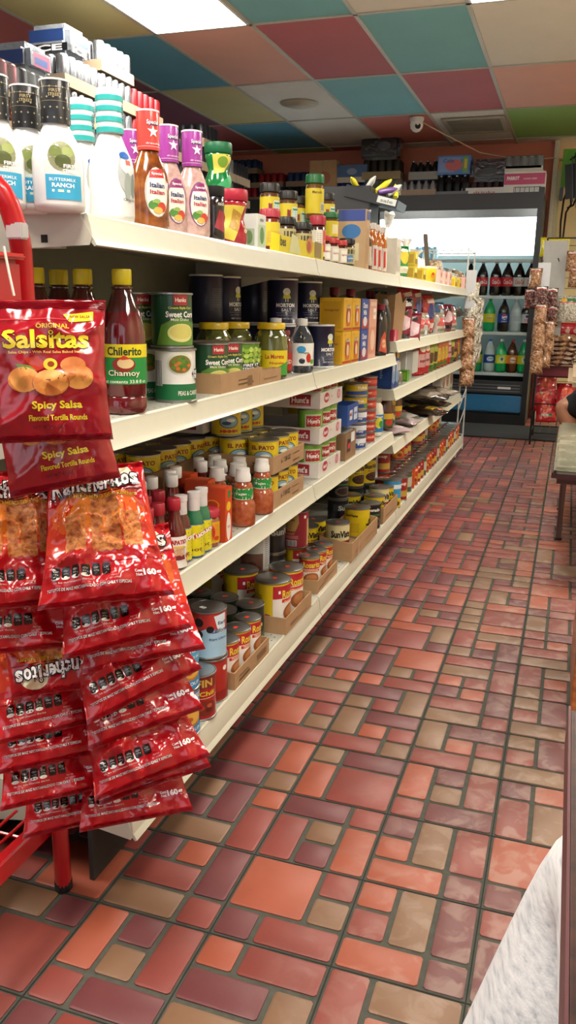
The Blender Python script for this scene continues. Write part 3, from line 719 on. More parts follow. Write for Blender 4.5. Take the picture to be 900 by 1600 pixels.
for i, (px, x, z, w_, h_, l) in enumerate(((568, -.84, ZT + .0, .11, .235, 'knotted clear bag of herbs behind the syrup bottles'), (604, -.86, ZT, .14, .29, 'tall knotted clear bag standing above the amber bottles'))):
    o = crumple('knotted_bag', w_, h_, w_ * .8, CLEARB, i + 3); o.location = (x, colY(px, x, z), z); tag(o, l, 'bag')
o = mk_box('plastic_cup_pack', .10, .06, .155, M('cfcabc', .4), [('r', -.04, .02, .04, .12, 'b9b3a6'), ('r', -.03, .04, .03, .09, 'c4bdb0')]); o.location = (-.775, colY(613, -.775, ZT) - .03, ZT); tag(o, 'pale frosted pack standing right of the amber bottles', 'pack')
P_gp = Proto(lambda: mk_bag('seasoning_pouch', .085, .14, .016, M('2a8a3c', .25, coat=.6), [('e', 0, .02, .03, .03, 'd9c83a'), ('r', -.03, -.05, .03, -.02, 'e8e8d0'), T('verde', 0, .05, .05, .014, 'ffffff', .02)], 4), 'pouch')
P_gp.put((-.765, colY(627, -.765, ZT), ZT + .14), 'green seasoning pouch after the pale frosted pack', 62)
P_ye = Proto(lambda: mk_box('tea_box', .085, .05, .062, 'd2bb2c', [('r', -.035, .008, .035, .03, '8a6a1c'), ('e', .0, .042, .02, .012, 'e9e0a0')], [('r', -.02, .01, .02, .05, 'b2901e')]), 'box')
for px, z, l in ((641, 0, 'yellow box at the bottom of the small stack on the far top shelf'), (641, .063, 'yellow box on top of the small stack on the far top shelf'), (655, 0, 'yellow box standing left of the round yellow mug'), (706, 0, 'yellow box right of the pink packs'), (713, 0, 'last yellow box near the end of the top shelf')):
    P_ye.put((-.76, colY(px, -.76, ZT), ZT + z), l, 0, 'yellow boxes on the far top shelf')
o = mk_lathe_item('yellow_tub', [(.036, 0), (.042, .004), (.044, .07), (.043, .074)], M('e2c81c', .3, coat=.4), [('lid', [(.045, .072), (.046, .084), (.0005, .087)], M('ece6c8', .4))], [('e', .006, .036, .014, .014, 'd8821c'), ('e', .006, .045, .008, .008, 'b03020')])
o.location = (-.765, colY(668, -.765, ZT), ZT); o.rotation_euler[2] = R(-50); tag(o, 'round bright yellow tub with white lid and red mark', 'tub')
P_pkb = Proto(lambda: mk_box('candle_box', .09, .05, .078, 'd8a99c', [('r', -.035, .02, .035, .05, 'e8d6c8'), ('e', 0, .05, .02, .014, 'b0605a')]), 'box')
for i, px in enumerate((682, 690, 697)): P_pkb.at(px, -.76, ZT, 'pale pink box, %s after the round yellow tub' % NUM[i], 0, 'pale pink boxes')
P_pkb.put((-.76, colY(721, -.76, ZT), ZT), 'pale box at the very end of the top shelf', 0)
for i, (px, x, w_, h_) in enumerate(((648, -.92, .16, .20), (676, -.90, .18, .17), (700, -.90, .2, .15), (712, -.86, .16, .14), (632, -.95, .15, .24))):
    m_ = [CLEARB, ramp_mat('nut_mix_%d' % i, ['5a3f2a', '8a6a48', 'b8a888', 'd9d4c8'], 60, .3, 'voronoi', .8, .006, .5)][i % 2]
    o = crumple('clear_bag', w_, h_, .14, m_, i * 2.3, knot=(i % 2 == 0)); o.location = (x, colY(px, x, ZT), ZT)
    tag(o, 'loose clear bag heaped on the far top shelf, %s of five' % NUM[i], 'bag', 'clear bags heaped on the far top shelf')
o = MB(); o.box(-.012, -.004, 0, .012, .004, .26, M('5c4f45', .5), .002); o = o.build('incense_stick_pack'); o.location = (-.80, colY(668, -.8, ZT), ZT + .05); o.rotation_euler = (R(38), 0, 0); tag(o, 'long brown stick pack leaning up to the right on the far top shelf', 'stick pack')
o = MB().lathe([(.02, 0), (.024, .01), (.026, .05), (.022, .09), (.012, .11), (.010, .115)], M('3f8a2c', .2, coat=.6), 22).build('small_bottle'); MB().lathe([(.013, .112), (.014, .125), (.006, .15), (.0005, .152)], M('d8304a', .4), 20, cap=False).build('cap', o)
decal([('e', 0, .05, .018, .02, 'e0a02c'), ('e', 0, .035, .012, .012, 'c23c24')], fcyl(.0265), 'label', o)
o.location = (-1.0, colY(616, -1.0, ZT), ZT + .0); tag(o, 'small green bottle with red nozzle cap at the back of the top shelf', 'bottle'); o.scale = (1.4, 1.4, 1.6)

# ---- second shelf: chamoy, vegetables, pickles, salt
CB = [(.030, 0), (.036, .003), (.0375, .012), (.0375, .030), (.0350, .033), (.0375, .036), (.0375, .125), (.036, .150), (.030, .180), (.020, .205), (.0145, .222), (.0135, .232)]
def chamoy():
    red = ramp_mat('chamoy_sauce', ['4a0d10', '651218', '7a1a1c'], 12, .1, 'noise', .1, .001, 1.0)
    clear = M('4a2420', .08, coat=1.0)
    o = mk_lathe_item('chamoy_bottle', CB, [red] * 8 + [clear] * 3, [('cap', [(.0155, .226), (.0165, .228), (.0165, .250), (.0155, .253), (.0005, .2535)], M('d8c81c', .4)), ('neck_ring', [(.0155, .218), (.0185, .220), (.0185, .222), (.0155, .224)], clear)])
    L_ = [('r', -.11, .055, .11, .125, '1f8a3c'), ('r', -.11, .102, .11, .125, 'e0cf1c'), T('Chilerito', .002, .113, .062, .015, '1c3a1c', .03), ('e', .0, .090, .020, .013, '8a2a1c'), ('e', .003, .092, .014, .009, 'd9c08a'), ('p', [(-.01, .098), (.0, .106), (.012, .100), (.0, .098)], 'c23a20'),
          T('Chamoy', .0, .073, .055, .013, '2a1408', .04), T('Chamoy', .0, .0735, .055, .013, 'f0ead0', .012), T('Net contents 33.8 fl oz', .0, .060, .085, .006, 'f0f0e4', .01)]
    decal(L_, fcyl(.0378), 'label', o); return o
P_ch = Proto(chamoy, 'bottle', 1.04); g = 'chamoy bottles on the second shelf'
P_ch.at(192, -.768, Z2, 'big dark red sauce bottle with yellow cap, nearest the vegetable cans', -62, g)
P_ch.at(146, -.832, Z2, 'big dark red sauce bottle with yellow cap rising behind the front snack bag', -50, g)
P_ch.at(108, -.90, Z2, 'yellow capped sauce bottle set back between the two front ones and the red tube', -50, g)
P_ch.at(66, -.90, Z2, 'yellow capped sauce bottle farthest left, beside the red tube', -50, g)
peas = lambda: mk_can('food_can', .0365, .108, 'e4e4de', [('r', -.11, .006, .11, .038, '1c6a3e'), ('e', -.002, .080, .023, .022, 'cfd2c0'), ('e', -.002, .078, .020, .018, '7a6a2c')] + [('e', -.002 + .015 * math.cos(k * 2.4) * (k / 14) ** .5, .078 + .014 * math.sin(k * 2.4) * (k / 14) ** .5, .0035, .0035, ['5a8a2c', 'c8702c', '3f7a28'][k % 3]) for k in range(14)] +
      [('p', [(.02, .058), (.028, .068), (.052, .068), (.046, .048), (.038, .040)], '23362c'), T('FIRST', .036, .061, .024, .008, 'f2f2f2', .03), T('STREET', .036, .052, .026, .008, 'f2f2f2', .03), T('PEAS & CARROTS', .018, .020, .05, .009, 'f0f0e6', .012)] + barcode(-.045, .06, .018, .05), seed=2)
P_pc = Proto(peas, 'can')
corn = lambda: mk_can('food_can', .0365, .108, '1c4a2c', [('p', [(-.04, .006), (.05, .006), (.05, .055), (.03, .05), (.0, .062), (-.03, .045)], '5f8a34'), ('e', .006, .030, .025, .018, 'd9d488'), ('e', .006, .032, .021, .014, 'cfc66a'), ('r', -.008, .084, .018, .104, 'a82a34'), T('Hanks', .005, .094, .02, .008, 'f0e8d8', .02),
      T('Cream Style Corn', .006, .078, .046, .006, 'd8cf5a', .02), T('Sweet Corn', .006, .066, .055, .012, 'f4f4ec', .03), T('Maiz Dulce', .004, .056, .034, .005, 'e8e8d8', .01)], seed=3)
P_cn = Proto(corn, 'can')
veg = lambda: mk_can('food_can', .0365, .108, '2c7a3c', [('e', .0, .07, .032, .024, 'f0f0e8'), T('veg', -.002, .070, .04, .02, '24281f', .04), ('r', -.03, .02, .03, .045, 'e8e8e0'), T('garden', .0, .033, .03, .008, 'b03a6a', .01)], seed=4)
P_vg = Proto(veg, 'can')
fsp = lambda: mk_can('food_can', .034, .104, '5f8f2c', [('r', -.1, .004, .1, .032, '17502f')] + [('e', -.04 + .011 * (k % 8), .046 + .0125 * (k // 8) + .003 * (k % 2), .0062, .0062, ['9fc04a', '86ad3a', 'b4cf5e'][k % 3]) for k in range(32)] +
      [('p', [(-.016, .046), (-.01, .054), (.032, .054), (.030, .036), (.0, .030), (-.012, .036)], '20302a'), T('FIRST', .010, .049, .026, .007, 'f2f2f2', .03), T('STREET', .010, .040, .030, .007, 'f2f2f2', .03), T('PEAS', .014, .018, .028, .010, 'f0f0e6', .015)], seed=5)
P_fp = Proto(fsp, 'can'); g = 'canned vegetables on the second shelf'
def pair(P1, P2, px, x, l1, l2, r1=-30, r2=-30):
    P1.at(px, x, Z2, l1, r1, g); P2.put((x, colY(px, x, Z2), Z2 + .109), l2, r2, g)
P_pc.at(270, -.772, Z2, 'white and green peas and carrots can, in front', -45, g)
P_cn.put((-.78, colY(266, -.78, Z2), Z2 + .109), 'dark green sweet corn can stacked on the front peas and carrots can', -45, g)
P_pc.at(234, -.83, Z2, 'white and green peas and carrots can half hidden by the dark red bottle', -35, g)
P_cn.put((-.84, colY(228, -.84, Z2), Z2 + .109), 'sweet corn can stacked just right of the dark red bottle', -45, g)
P_vg.put((-.83, colY(297, -.83, Z2), Z2 + .109), 'green can with a white oval, stacked behind the sweet corn can', -40, g)
P_vg.at(297, -.83, Z2, 'green can under the white oval one, behind the kraft tray', -40, g)
tr = mk_tray('can_tray', .262, .19, .045, KRAFT, [('r', -.03, .012, .07, .016, '6a4f34'), ('r', -.03, .022, .05, .025, '6a4f34'), ('r', .03, .006, .06, .03, '7a5c3e')], lip=.045); Yt = colY(312, -.79, Z2) + .115; tr.location = (-.825, Yt, Z2); tag(tr, 'torn kraft tray of corn and pea cans on the second shelf', 'tray')
for i, (dy, P, l) in enumerate(((-.085, P_cn, 'sweet corn can standing first in the kraft tray'), (.001, P_cn, 'sweet corn can standing second in the kraft tray'), (.085, P_fp, 'green pea can standing last in the kraft tray'))): P.put((-.777, Yt + dy, Z2 + .0035), l, -45, g)
P_fp.put((-.862, Yt + .0, Z2 + .0035), 'green pea can in the back row of the kraft tray', -30, g)
P_fp.put((-.862, Yt + .085, Z2 + .0035), 'green pea can at the back right corner of the kraft tray', -30, g)
P_fp.at(385, -.765, Z2, 'green pea can right of the kraft tray, next to the yellow lidded jar', -50, g)
# pickle jars
def jar(cont, lid, lab, h=.15, r=.042):
    o = mk_lathe_item('pickle_jar', [(r - .006, 0), (r - .001, .004), (r, .015), (r, h * .72), (r - .004, h * .80), (r - .010, h * .86), (r - .011, h * .89)], cont)
    MB().lathe([(r - .008, h * .885), (r - .0065, h * .89), (r - .0065, h - .002), (r - .008, h), (.0005, h)], M(lid, .35), 30, cap=False).build('lid', o)
    if lab: decal(lab, fcyl(r + .0003), 'label', o)
    return o
PK = ramp_mat('pickled_peppers', ['23260f', '454a1c', '6a6a2c', '3a3d18'], 45, .1, 'voronoi', .5, .004, 1.0, stretch=(1, 1, .35))
P_jy = Proto(lambda: jar(PK, 'd8b41c', [('r', -.055, .012, .055, .078, 'dfc81c'), ('p', [(-.01, .012), (.055, .012), (.055, .05), (.02, .035)], '3f9a34'), T('La Morena', .012, .062, .05, .012, 'a8281c', .03), T('Nopales', .018, .044, .04, .009, 'b03a1c', .02)] + [('r', -.05, .03 + .006 * k, -.02, .032 + .006 * k, '8a6a1c') for k in range(6)]), 'jar')
P_jp = Proto(lambda: jar(PK, 'd8b41c', None), 'jar')
g2 = 'pickle jars on the second shelf'
P_jy.at(420, -.775, Z2, 'pickle jar with yellow lid and yellow and green label, in front', -72, g2)
P_jp.put((-.87, colY(368, -.87, Z2), Z2 + .0), 'yellow lidded pickle jar behind the kraft tray cans', 0, g2)
P_jp.put((-.87, colY(328, -.87, Z2), Z2 + .0), 'yellow lidded pickle jar farthest left, behind the corn cans', 0, g2)
P_rl = Proto(lambda: jar(M('7a241a', .15, coat=.9), '8a2a1c', [('r', -.04, .01, .04, .06, 'b8281c'), T('RED', .0, .035, .03, .012, 'f0e0c0', .03)], .125, .026), 'jar')
P_rl.at(447, -.80, Z2, 'narrow jar with red label between pickle jar and clear bottle', -40)
kt = mk_tray('kraft_divider', .16, .05, .035, KRAFT, [('r', -.05, .012, .05, .015, '7a5c3e')]); kt.location = (-.742, colY(416, -.742, Z2), Z2); kt.scale = (.5, 1, 1); tag(kt, 'low kraft tray strip in front of the yellow lidded pickle jar', 'tray')
WG = M('e8f0ee', .03, trans=.96, ior=1.33, var=0)
def water():
    o = mk_lathe_item('vinegar_bottle', [(.026, 0), (.031, .003), (.032, .012), (.032, .085), (.029, .105), (.017, .130), (.0125, .140)], WG)
    MB().lathe([(.013, .138), (.0155, .139), (.0155, .158), (.0005, .160)], M('e9e9e6', .4), 24, cap=False).build('cap', o)
    decal([('r', -.052, .022, .052, .088, 'e6e9e2'), ('e', -.012, .07, .012, .010, '3a9ad0'), T('Vinegar', -.006, .060, .03, .007, '2c6a2c', .02), ('e', .008, .045, .007, .014, 'c2281c'), ('e', -.010, .036, .008, .008, '2a2a3a'), ('e', .02, .034, .008, .007, '5fa02c')] + barcode(.036, .05, .012, .03), fcyl(.0325), 'label', o); return o
P_wt = Proto(water, 'bottle')
P_wt.at(468, -.77, Z2, 'clear bottle with white cap and a red pepper on its label', -50, 'clear bottles on the second shelf')
P_wt.at(430, -.85, Z2, 'clear bottle with white cap behind the front pickle jar', -40, 'clear bottles on the second shelf')
def salt():
    o = mk_lathe_item('salt_canister', [(.0405, 0), (.0415, .001), (.0415, .004), (.041, .0045), (.041, .1325), (.0415, .133), (.0415, .137), (.040, .1375)], [WHITE, WHITE, WHITE, M('1a1c3c', .4, coat=.2), WHITE, WHITE, WHITE])
    decal([('e', .012, .098, .010, .011, 'd6dcc8'), ('p', [(.004, .090), (.020, .090), (.024, .078), (.002, .078)], 'd9d43a'), ('r', .008, .068, .0105, .078, 'e8e8d8'), ('r', .014, .068, .0165, .078, 'e8e8d8'), ('e', .012, .092, .0035, .004, 'f0e8d8'),
           T('MORTON', .010, .058, .052, .012, 'f0f0f0', .045), T('SALT', .012, .044, .028, .009, 'e8e8ea', .01), ('r', -.016, .035, .038, .0356, 'b8b8c8'), T('THIS SALT DOES NOT SUPPLY', .011, .028, .048, .003, 'b0b0c0', 0), T('NET WT 26 OZ', .011, .018, .042, .0045, 'd8d8e0', .02)] +
          [('r', -.075, .05 + .006 * k, -.045, .0515 + .006 * k, '6a6c88') for k in range(9)], fcyl(.0412), 'label', o)
    MB().box(-.012, -.010, .1376, .012, .010, .1382, TIN).build('spout', o); return o
P_sl = Proto(salt, 'canister'); g = 'dark blue salt canisters'
for i, (px, r_) in enumerate(((323, 60), (352, -30), (396, 75), (440, -72), (482, -70))):
    x = -.985 if i < 3 else -.862
    where = ['farthest left, beside the green stacked cans', 'second from the left', 'with small print panel, in the middle', 'with white lettering, left of the front pair', 'with white lettering, right of the front pair'][i]
    P_sl.put((x, colY(px, x, Z2), Z2 + .1385), 'dark blue salt canister, upper tier, ' + where, r_, g)
    P_sl.put((x, colY(px, x, Z2), Z2), 'dark blue salt canister, lower tier, ' + where, r_, g)
P_sl.at(499, -.785, Z2, 'dark blue salt canister in front, right of the clear bottle', -45, g)
# chocolate boxes
abu = [('r', -.055, .004, .055, .012, 'a8301c'), ('e', .008, .052, .030, .036, '5a2a1a'), ('e', .008, .052, .027, .033, 'b8453a'), ('e', .010, .046, .016, .022, 'e3c8a8'), ('p', [(-.022, .030), (.038, .030), (.03, .018), (-.012, .018)], 'cf6a2c'), T('Chocolate', .006, .082, .052, .012, '6a1a14', .05), T('Chocolate', .006, .0825, .052, .012, 'f0e8d0', .02), T('para mesa', -.03, .1, .03, .004, '8a5a1c')]
P_ab = Proto(lambda: mk_box('chocolate_box', .115, .085, .112, 'd9a81c', abu, [('r', -.035, .01, .035, .1, 'c9981a'), T('hexagonal', 0, .07, .05, .01, '7a3a14')]), 'box')
P_bl = Proto(lambda: mk_box('chocolate_box', .11, .085, .112, '2a4a9a', [('r', -.05, .004, .05, .04, '9a2c3a'), T('Choco', 0, .088, .07, .02, 'f2f2f2', .03), T('Milk', 0, .062, .05, .018, 'f2f2f2', .03), ('e', 0, .03, .03, .018, 'd8d8e0')]), 'box')
P_pb = Proto(lambda: mk_box('drink_mix_box', .125, .06, .225, 'd9a08c', [('r', -.05, .02, .05, .12, 'cf8a72'), ('e', 0, .07, .035, .04, 'e8c4b0'), ('r', .0, .15, .045, .19, 'f2eadc'), T('NET', .02, .17, .03, .01, '8a3a2c', .02), ('r', -.05, .2, .05, .215, 'e8c8b8')]), 'box')
for px, n in ((524, 'nearest the salt'), (538, 'second from the salt')):
    Y_ = colY(px, -.775, Z2)
    P_ab.put((-.778, Y_, Z2), 'yellow chocolate box in the bottom row, ' + n, 0, 'boxes of table chocolate'); P_ab.put((-.778, Y_, Z2 + .113), 'yellow chocolate box in the top row, ' + n, 0, 'boxes of table chocolate')
Y_ = colY(552, -.775, Z2); P_bl.put((-.778, Y_, Z2), 'blue chocolate box in the bottom row beside the tall pink box', 0); P_bl.put((-.778, Y_, Z2 + .113), 'blue chocolate box on top of its twin beside the tall pink box', 0)
P_pb.put((-.770, colY(568, -.77, Z2) + .01, Z2), 'tall pale pink box on the second shelf', 0)
SB = [(.030, 0), (.034, .003), (.035, .02), (.034, .13), (.030, .16), (.018, .20), (.013, .215), (.0125, .225)]
P_sc = Proto(lambda: mk_lathe_item('syrup_bottle', [(a, b * 1.08) for a, b in SB], M('2a120e', .12, coat=.9), [('cap', [(.017, .236), (.0175, .262), (.0165, .266), (.0005, .267)], M('8a2030', .4))], [('r', -.04, .05, .04, .13, 'c9a23a')]), 'bottle')
for i, px in enumerate((520, 545, 571)): P_sc.at(px, -.88, Z2, 'dark syrup bottle with dark red cap, %s from the salt, behind the boxes' % NUM[i], 0, 'dark syrup bottles behind the chocolate boxes')
SQ = [(.022, 0), (.026, .003), (.027, .02), (.022, .07), (.026, .12), (.024, .15), (.014, .18), (.012, .186)]
P_sq = Proto(lambda: mk_lathe_item('squeeze_bottle', SQ, M('2b1a18', .2, coat=.8), [('cap', [(.015, .184), (.0155, .207), (.0005, .209)], M('8a2030', .4))], [('p', [(-.02, .02), (.02, .01), (.018, .08), (.0, .1), (-.014, .07)], 'c8553a'), ('e', .0, .05, .01, .02, 'e0b08a')]), 'bottle')
P_sb = Proto(lambda: mk_lathe_item('squeeze_bottle', [(a, b * 1.1) for a, b in SQ], M('2e2826', .3, coat=.4), [('cap', [(.013, .204), (.0135, .215), (.008, .228), (.0005, .23)], M('8a8680', .4))]), 'bottle')
P_sq.at(587, -.768, Z2, 'dark squeeze bottle with red cap and orange label', -35); P_sb.at(598, -.768, Z2, 'plain dark squeeze bottle with pointed cap beside the red capped one', -35)
P_sq.at(580, -.79, Z2, 'dark squeeze bottle half hidden right behind the pink box', -35)
P_rd = Proto(lambda: mk_box('gelatin_box', .10, .05, .10, 'a8203c', [('r', -.02, .0, -.005, .1, 'e8a8b8'), ('r', .015, .0, .028, .1, 'd8607a'), T('J', -.035, .06, .012, .02, 'f0d8dc', .03)]), 'box')
P_rd.at(609, -.765, Z2, 'crimson striped box at the end of the second shelf', 0)

# ---- third shelf
TB = [(.017, 0), (.021, .003), (.0215, .010), (.0215, .078), (.019, .092), (.0125, .108), (.0105, .125), (.0105, .14)]
def hot(body, cap, capr, caph, lab, sc=1.0, base=None, top=None):
    pr_ = [(a * sc, b) for a, b in TB]
    o = mk_lathe_item('hot_sauce_bottle', pr_, M(body, .1, coat=.9))
    MB().lathe([(capr - .001, .126), (capr, .128), (capr, .128 + caph), (capr - .0015, .130 + caph), (.0005, .1305 + caph)], M(cap, .4), 22, cap=False).build('cap', o)
    decal(lab, fcyl(.0217 * sc), 'label', o); return o
taplab = [('r', -.060, .006, .060, .074, 'e8e6e0'), T('TAPATIO', -.004, .062, .036, .010, 'a82024', .05), ('e', -.002, .038, .014, .016, 'cfc8b4'), ('e', -.002, .040, .009, .010, 'c89a78'), ('p', [(-.018, .048), (.014, .048), (.008, .054), (-.012, .054)], 'd9b86a'), ('p', [(-.014, .024), (.010, .024), (.008, .034), (-.012, .034)], '7a2a2c'), ('e', .022, .030, .010, .006, 'c23a28'), ('e', .022, .018, .008, .004, 'd98a3c')] + barcode(-.045, .04, .014, .03)
P_tp = Proto(lambda: hot('5a130c', 'a82030', .0125, .021, taplab), 'bottle')
yuc = [('r', -.045, .004, .045, .078, '2c5fa8'), ('r', -.034, .006, .034, .076, 'd8cc1c'), ('p', [(-.034, .034), (.03, .056), (.034, .066), (-.034, .046)], 'a8203c'), T('El Yuca', -.002, .052, .05, .012, 'f0e8e0', .04, 18), T('hot', 0, .022, .026, .009, '6a4a1c', .02)]
slv = 'd9d4d2'
def yucb(c):
    o = hot(c, 'e2dedb', .0105, .012, yuc, .86)
    MB().lathe([(.0112, .104), (.0115, .106), (.0115, .134), (.0125, .1345), (.0125, .146), (.0005, .1465)], M('ddd8d6', .4), 22, cap=False).build('cap_sleeve', o)
    return o
P_yr = Proto(lambda: yucb('5a1c10'), 'bottle'); P_yn = Proto(lambda: yucb('1f6a44'), 'bottle')
g = 'hot sauce bottles on the third shelf'
for px, x, l in ((233, -.757, 'red hot sauce bottle with red cap, nearest the snack bags'), (249, -.758, 'red hot sauce bottle with red cap, second from the snack bags'), (272, -.748, 'red hot sauce bottle with red cap, turned to show its barcode'), (212, -.80, 'red capped hot sauce bottle behind the nearest one'), (229, -.81, 'red capped hot sauce bottle in the second row'), (250, -.81, 'red capped hot sauce bottle in the second row, farthest back')):
    P_tp.at(px, x, Z3, l, -60 if px != 272 else -35, g)
P_yr.at(291, -.752, Z3, 'brown hot sauce bottle with white cap and yellow label', -55, g)
P_yn.at(300, -.748, Z3, 'green hot sauce bottle with yellow label, left of the two', -55, g)
P_yn.at(316, -.747, Z3, 'green hot sauce bottle with yellow label, right of the two', -55, g)
P_rc = Proto(lambda: spice('b03040', 'd8a81c', '8a4a2a', .088, .0235, [('r', -.018, .018, .018, .055, 'd98a2c'), ('e', .0, .036, .008, .016, 'b8301c'), ('e', .012, .022, .007, .005, 'c23c1c')]), 'jar')
P_rc.at(336, -.75, Z3, 'chili powder jar with red lid and yellow label', -50)
# white capped bottles
P_wv = Proto(lambda: hot('6a1c10', 'e4e1de', .0125, .024, [('r', -.05, .01, .05, .07, 'd8c8a0')]), 'bottle')
k_ = 0
for px, x in ((222, -.88), (246, -.88), (268, -.87), (283, -.87), (250, -.95), (275, -.95), (298, -.93)):
    P_wv.at(px, x, Z3, 'white capped sauce bottle in the dim rows behind the red capped ones, %s one' % NUM[k_], -50, 'white capped sauce bottles at the back'); k_ += 1
hb = [('r', -.02, .0, .02, .13, 'cf4a1c'), ('e', .0, .036, .013, .034, 'e8e4da'), T('SAUCE', .0, .036, .014, .006, 'a85a3a', .02), ('e', .0, .085, .012, .011, 'e0c21c'), ('r', -.004, .105, .012, .122, '2c7a3c')]
P_hb = Proto(lambda: mk_box('sauce_box', .042, .062, .13, 'b8401c', hb, [('e', 0, .09, .018, .012, 'd8861c'), ('e', 0, .09, .014, .009, 'a83c1c'), T('SUPREME', 0, .068, .03, .005, 'e0a02c')], [('r', -.025, -.015, .025, .015, 'c84a20')]), 'box')
P_hb.at(338, -.752, Z3, 'orange and red sauce box standing on the edge, nearest the aisle', 0, 'orange sauce boxes')
P_hb.at(313, -.822, Z3, 'orange and red sauce box, middle of the three', 0, 'orange sauce boxes')
P_hb.at(287, -.892, Z3, 'orange and red sauce box, innermost of the three', 0, 'orange sauce boxes')
CH = [(.023, 0), (.0275, .003), (.028, .012), (.028, .055), (.025, .062), (.0215, .068), (.0215, .100), (.019, .108), (.0135, .114), (.0125, .12)]
def chm():
    o = mk_lathe_item('chili_seasoning_bottle', CH, ramp_mat('chili_powder', ['8a3a1c', '9c4a26', 'ad5a30'], 80, .2, 'noise', .2, .001, .7))
    MB().lathe([(.0175, .114), (.018, .116), (.0175, .128), (.0155, .133), (.015, .146), (.0005, .1475)], M('e6e4e0', .4), 24, cap=False).build('cap', o)
    decal([('p', [(-.055, .070), (.055, .070), (.055, .098), (-.055, .098)], 'dcdcd4'), ('p', [(-.055, .076), (.012, .070), (.035, .098), (-.055, .098)], '1f8a3c'), T('Tajin', -.012, .084, .026, .008, 'e8e8d8', .03)], fcyl(.0218), 'label', o); return o
P_cm = Proto(chm, 'bottle')
for i, (px, x) in enumerate(((378, -.752), (386, -.80), (353, -.80), (362, -.845), (333, -.86), (373, -.89), (343, -.90), (318, -.92), (333, -.95), (308, -.965))):
    P_cm.at(px, x, Z3, 'chili seasoning bottle with white cap, ' + ('in front on the shelf edge' if i == 0 else '%s of the bunch behind the front one' % NUM[i - 1]), -50, 'chili seasoning bottles on the third shelf')
# El Pato trays
patl = [('r', -.09, .004, .09, .082, 'd9bf1c'), T('EL PATO', .0, .066, .052, .012, '8a2a14', .04), ('e', .0, .040, .022, .018, '26324a'), ('e', .0, .040, .020, .016, '8ab0c0'), ('e', .004, .044, .010, .005, 'e8e8e0'), ('e', -.006, .036, .010, .005, '2c4a6a'), ('r', -.02, .010, .02, .018, 'c23a1c')]
P_pt = Proto(lambda: mk_can('food_can', .0335, .086, 'd9bf1c', patl + [('r', -.075, .02, -.045, .06, 'cfd8d8')], sticker=None, seed=9), 'can', 1.25)
def cans_in(P, x0, y0, z, nx, ny, sp, lab, grp, rz=-40, skip=()):
    sp = sp * P.ws
    for a in range(nx):
        for b in range(ny):
            if (a, b) in skip: continue
            P.put((x0 - a * sp, y0 + b * sp, z), lab % (NUM[b], NUM[a]), rz + ((a * 7 + b * 13) % 5 - 2) * 12, grp)
Yp = colY(404, -.77, Z3) + .125
for t in range(2):
    z = Z3 + t * .098
    tr = mk_tray('can_tray', .272, .27, .048, KRAFT, [T('6 - 7 3/4 OZ', -.03, .028, .08, .016, '4a3626', .03), ('r', .03, .01, .09, .014, '6a4f34'), ('r', .03, .03, .09, .033, '6a4f34')], [T('7 3/4 OZ', .10, .024, .05, .014, '4a3626', .03)], lip=.048)
    tr.location = (-.860, Yp, z); tag(tr, 'kraft tray of yellow sauce cans, ' + ('on the third shelf' if t == 0 else 'stacked on top of the other'), 'tray', 'kraft trays of yellow sauce cans')
    cans_in(P_pt, -.771, Yp - .0865, z + .0035, 3 if t else 2, 3, .069, 'yellow sauce can, %s kraft tray beside the white trays, %%s along, %%s row in' % ('upper' if t else 'lower'), 'yellow tomato sauce cans', -48)
# back left tray
Yb = colY(268, -.96, Z3) - .07
for t, (zz) in enumerate((Z3, Z3 + .098)):
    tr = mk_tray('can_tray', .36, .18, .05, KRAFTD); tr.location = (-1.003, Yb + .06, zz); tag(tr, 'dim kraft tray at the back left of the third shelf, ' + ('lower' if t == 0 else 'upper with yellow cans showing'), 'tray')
    cans_in(P_pt, -.962, Yb - .07, zz + .0035, 2 if t else 1, 4, .069, 'shaded yellow sauce can in the %s back left tray, %%s along, %%s row' % ('upper' if t else 'lower'), 'yellow tomato sauce cans', -42)
for i, (px, dx) in enumerate(((338, 0), (354, .02), (369, .0))):
    x = -.93 + dx
    P_pt.put((x, colY(px, x, Z3 + .2), Z3 + .186 + .004), 'yellow sauce can stacked highest, %s from the left of three' % NUM[i], -55, 'yellow tomato sauce cans')
# Hunts trays
P_ht = Proto(lambda: mk_can('food_can', .036, .106, '6fa83c', [('r', -.02, .02, .03, .09, 'b8c8a0'), ('r', -.016, .05, .028, .085, 'a82030'), T("Hunt's", .006, .068, .036, .014, 'f2eee8', .04)] + [('r', -.1, .012 + .008 * k, .1, .014 + .008 * k, '4f8a2c') for k in range(4)], sticker=None, seed=11), 'can')
Yh = colY(484, -.77, Z3 + .1) + .10
WTR = M('d6d0ca', .5)
hl = [('e', -.06, .03, .03, .016, 'b83040'), T("Hunt's", -.06, .03, .045, .014, 'f0e8e8', .04), T('ROSS', .0, .03, .02, .006, 'c88a90'), ('e', .085, .03, .02, .016, 'c86a78'), ('e', .085, .03, .014, .010, 'd8a0a8')]
for t in range(3):
    z = Z3 + t * .112 + .001
    tr = mk_tray('can_tray', .264, .352, .05, WTR, hl, [('r', .075, .008, .145, .044, 'a02434'), T("Hunt's", .11, .026, .058, .020, 'f2ecec', .04), ('r', .078, .010, .142, .012, 'd8a0a8'), T('TOMATO SAUCE', -.02, .026, .10, .014, '3a2a28', .02)])
    tr.location = (-.905, Yh, z); tag(tr, 'white printed tray of tomato sauce cans, %s of the stack of three' % ('bottom', 'middle', 'top')[t], 'tray', 'white trays of tomato sauce')
    cans_in(P_ht, -.775, Yh - .086, z + .0035, 4 if t == 2 else 1, 3, .0735, 'green tomato sauce can, %s white tray, %%s along, %%s row in' % ('bottom', 'middle', 'top')[t], 'green tomato sauce cans', -40)
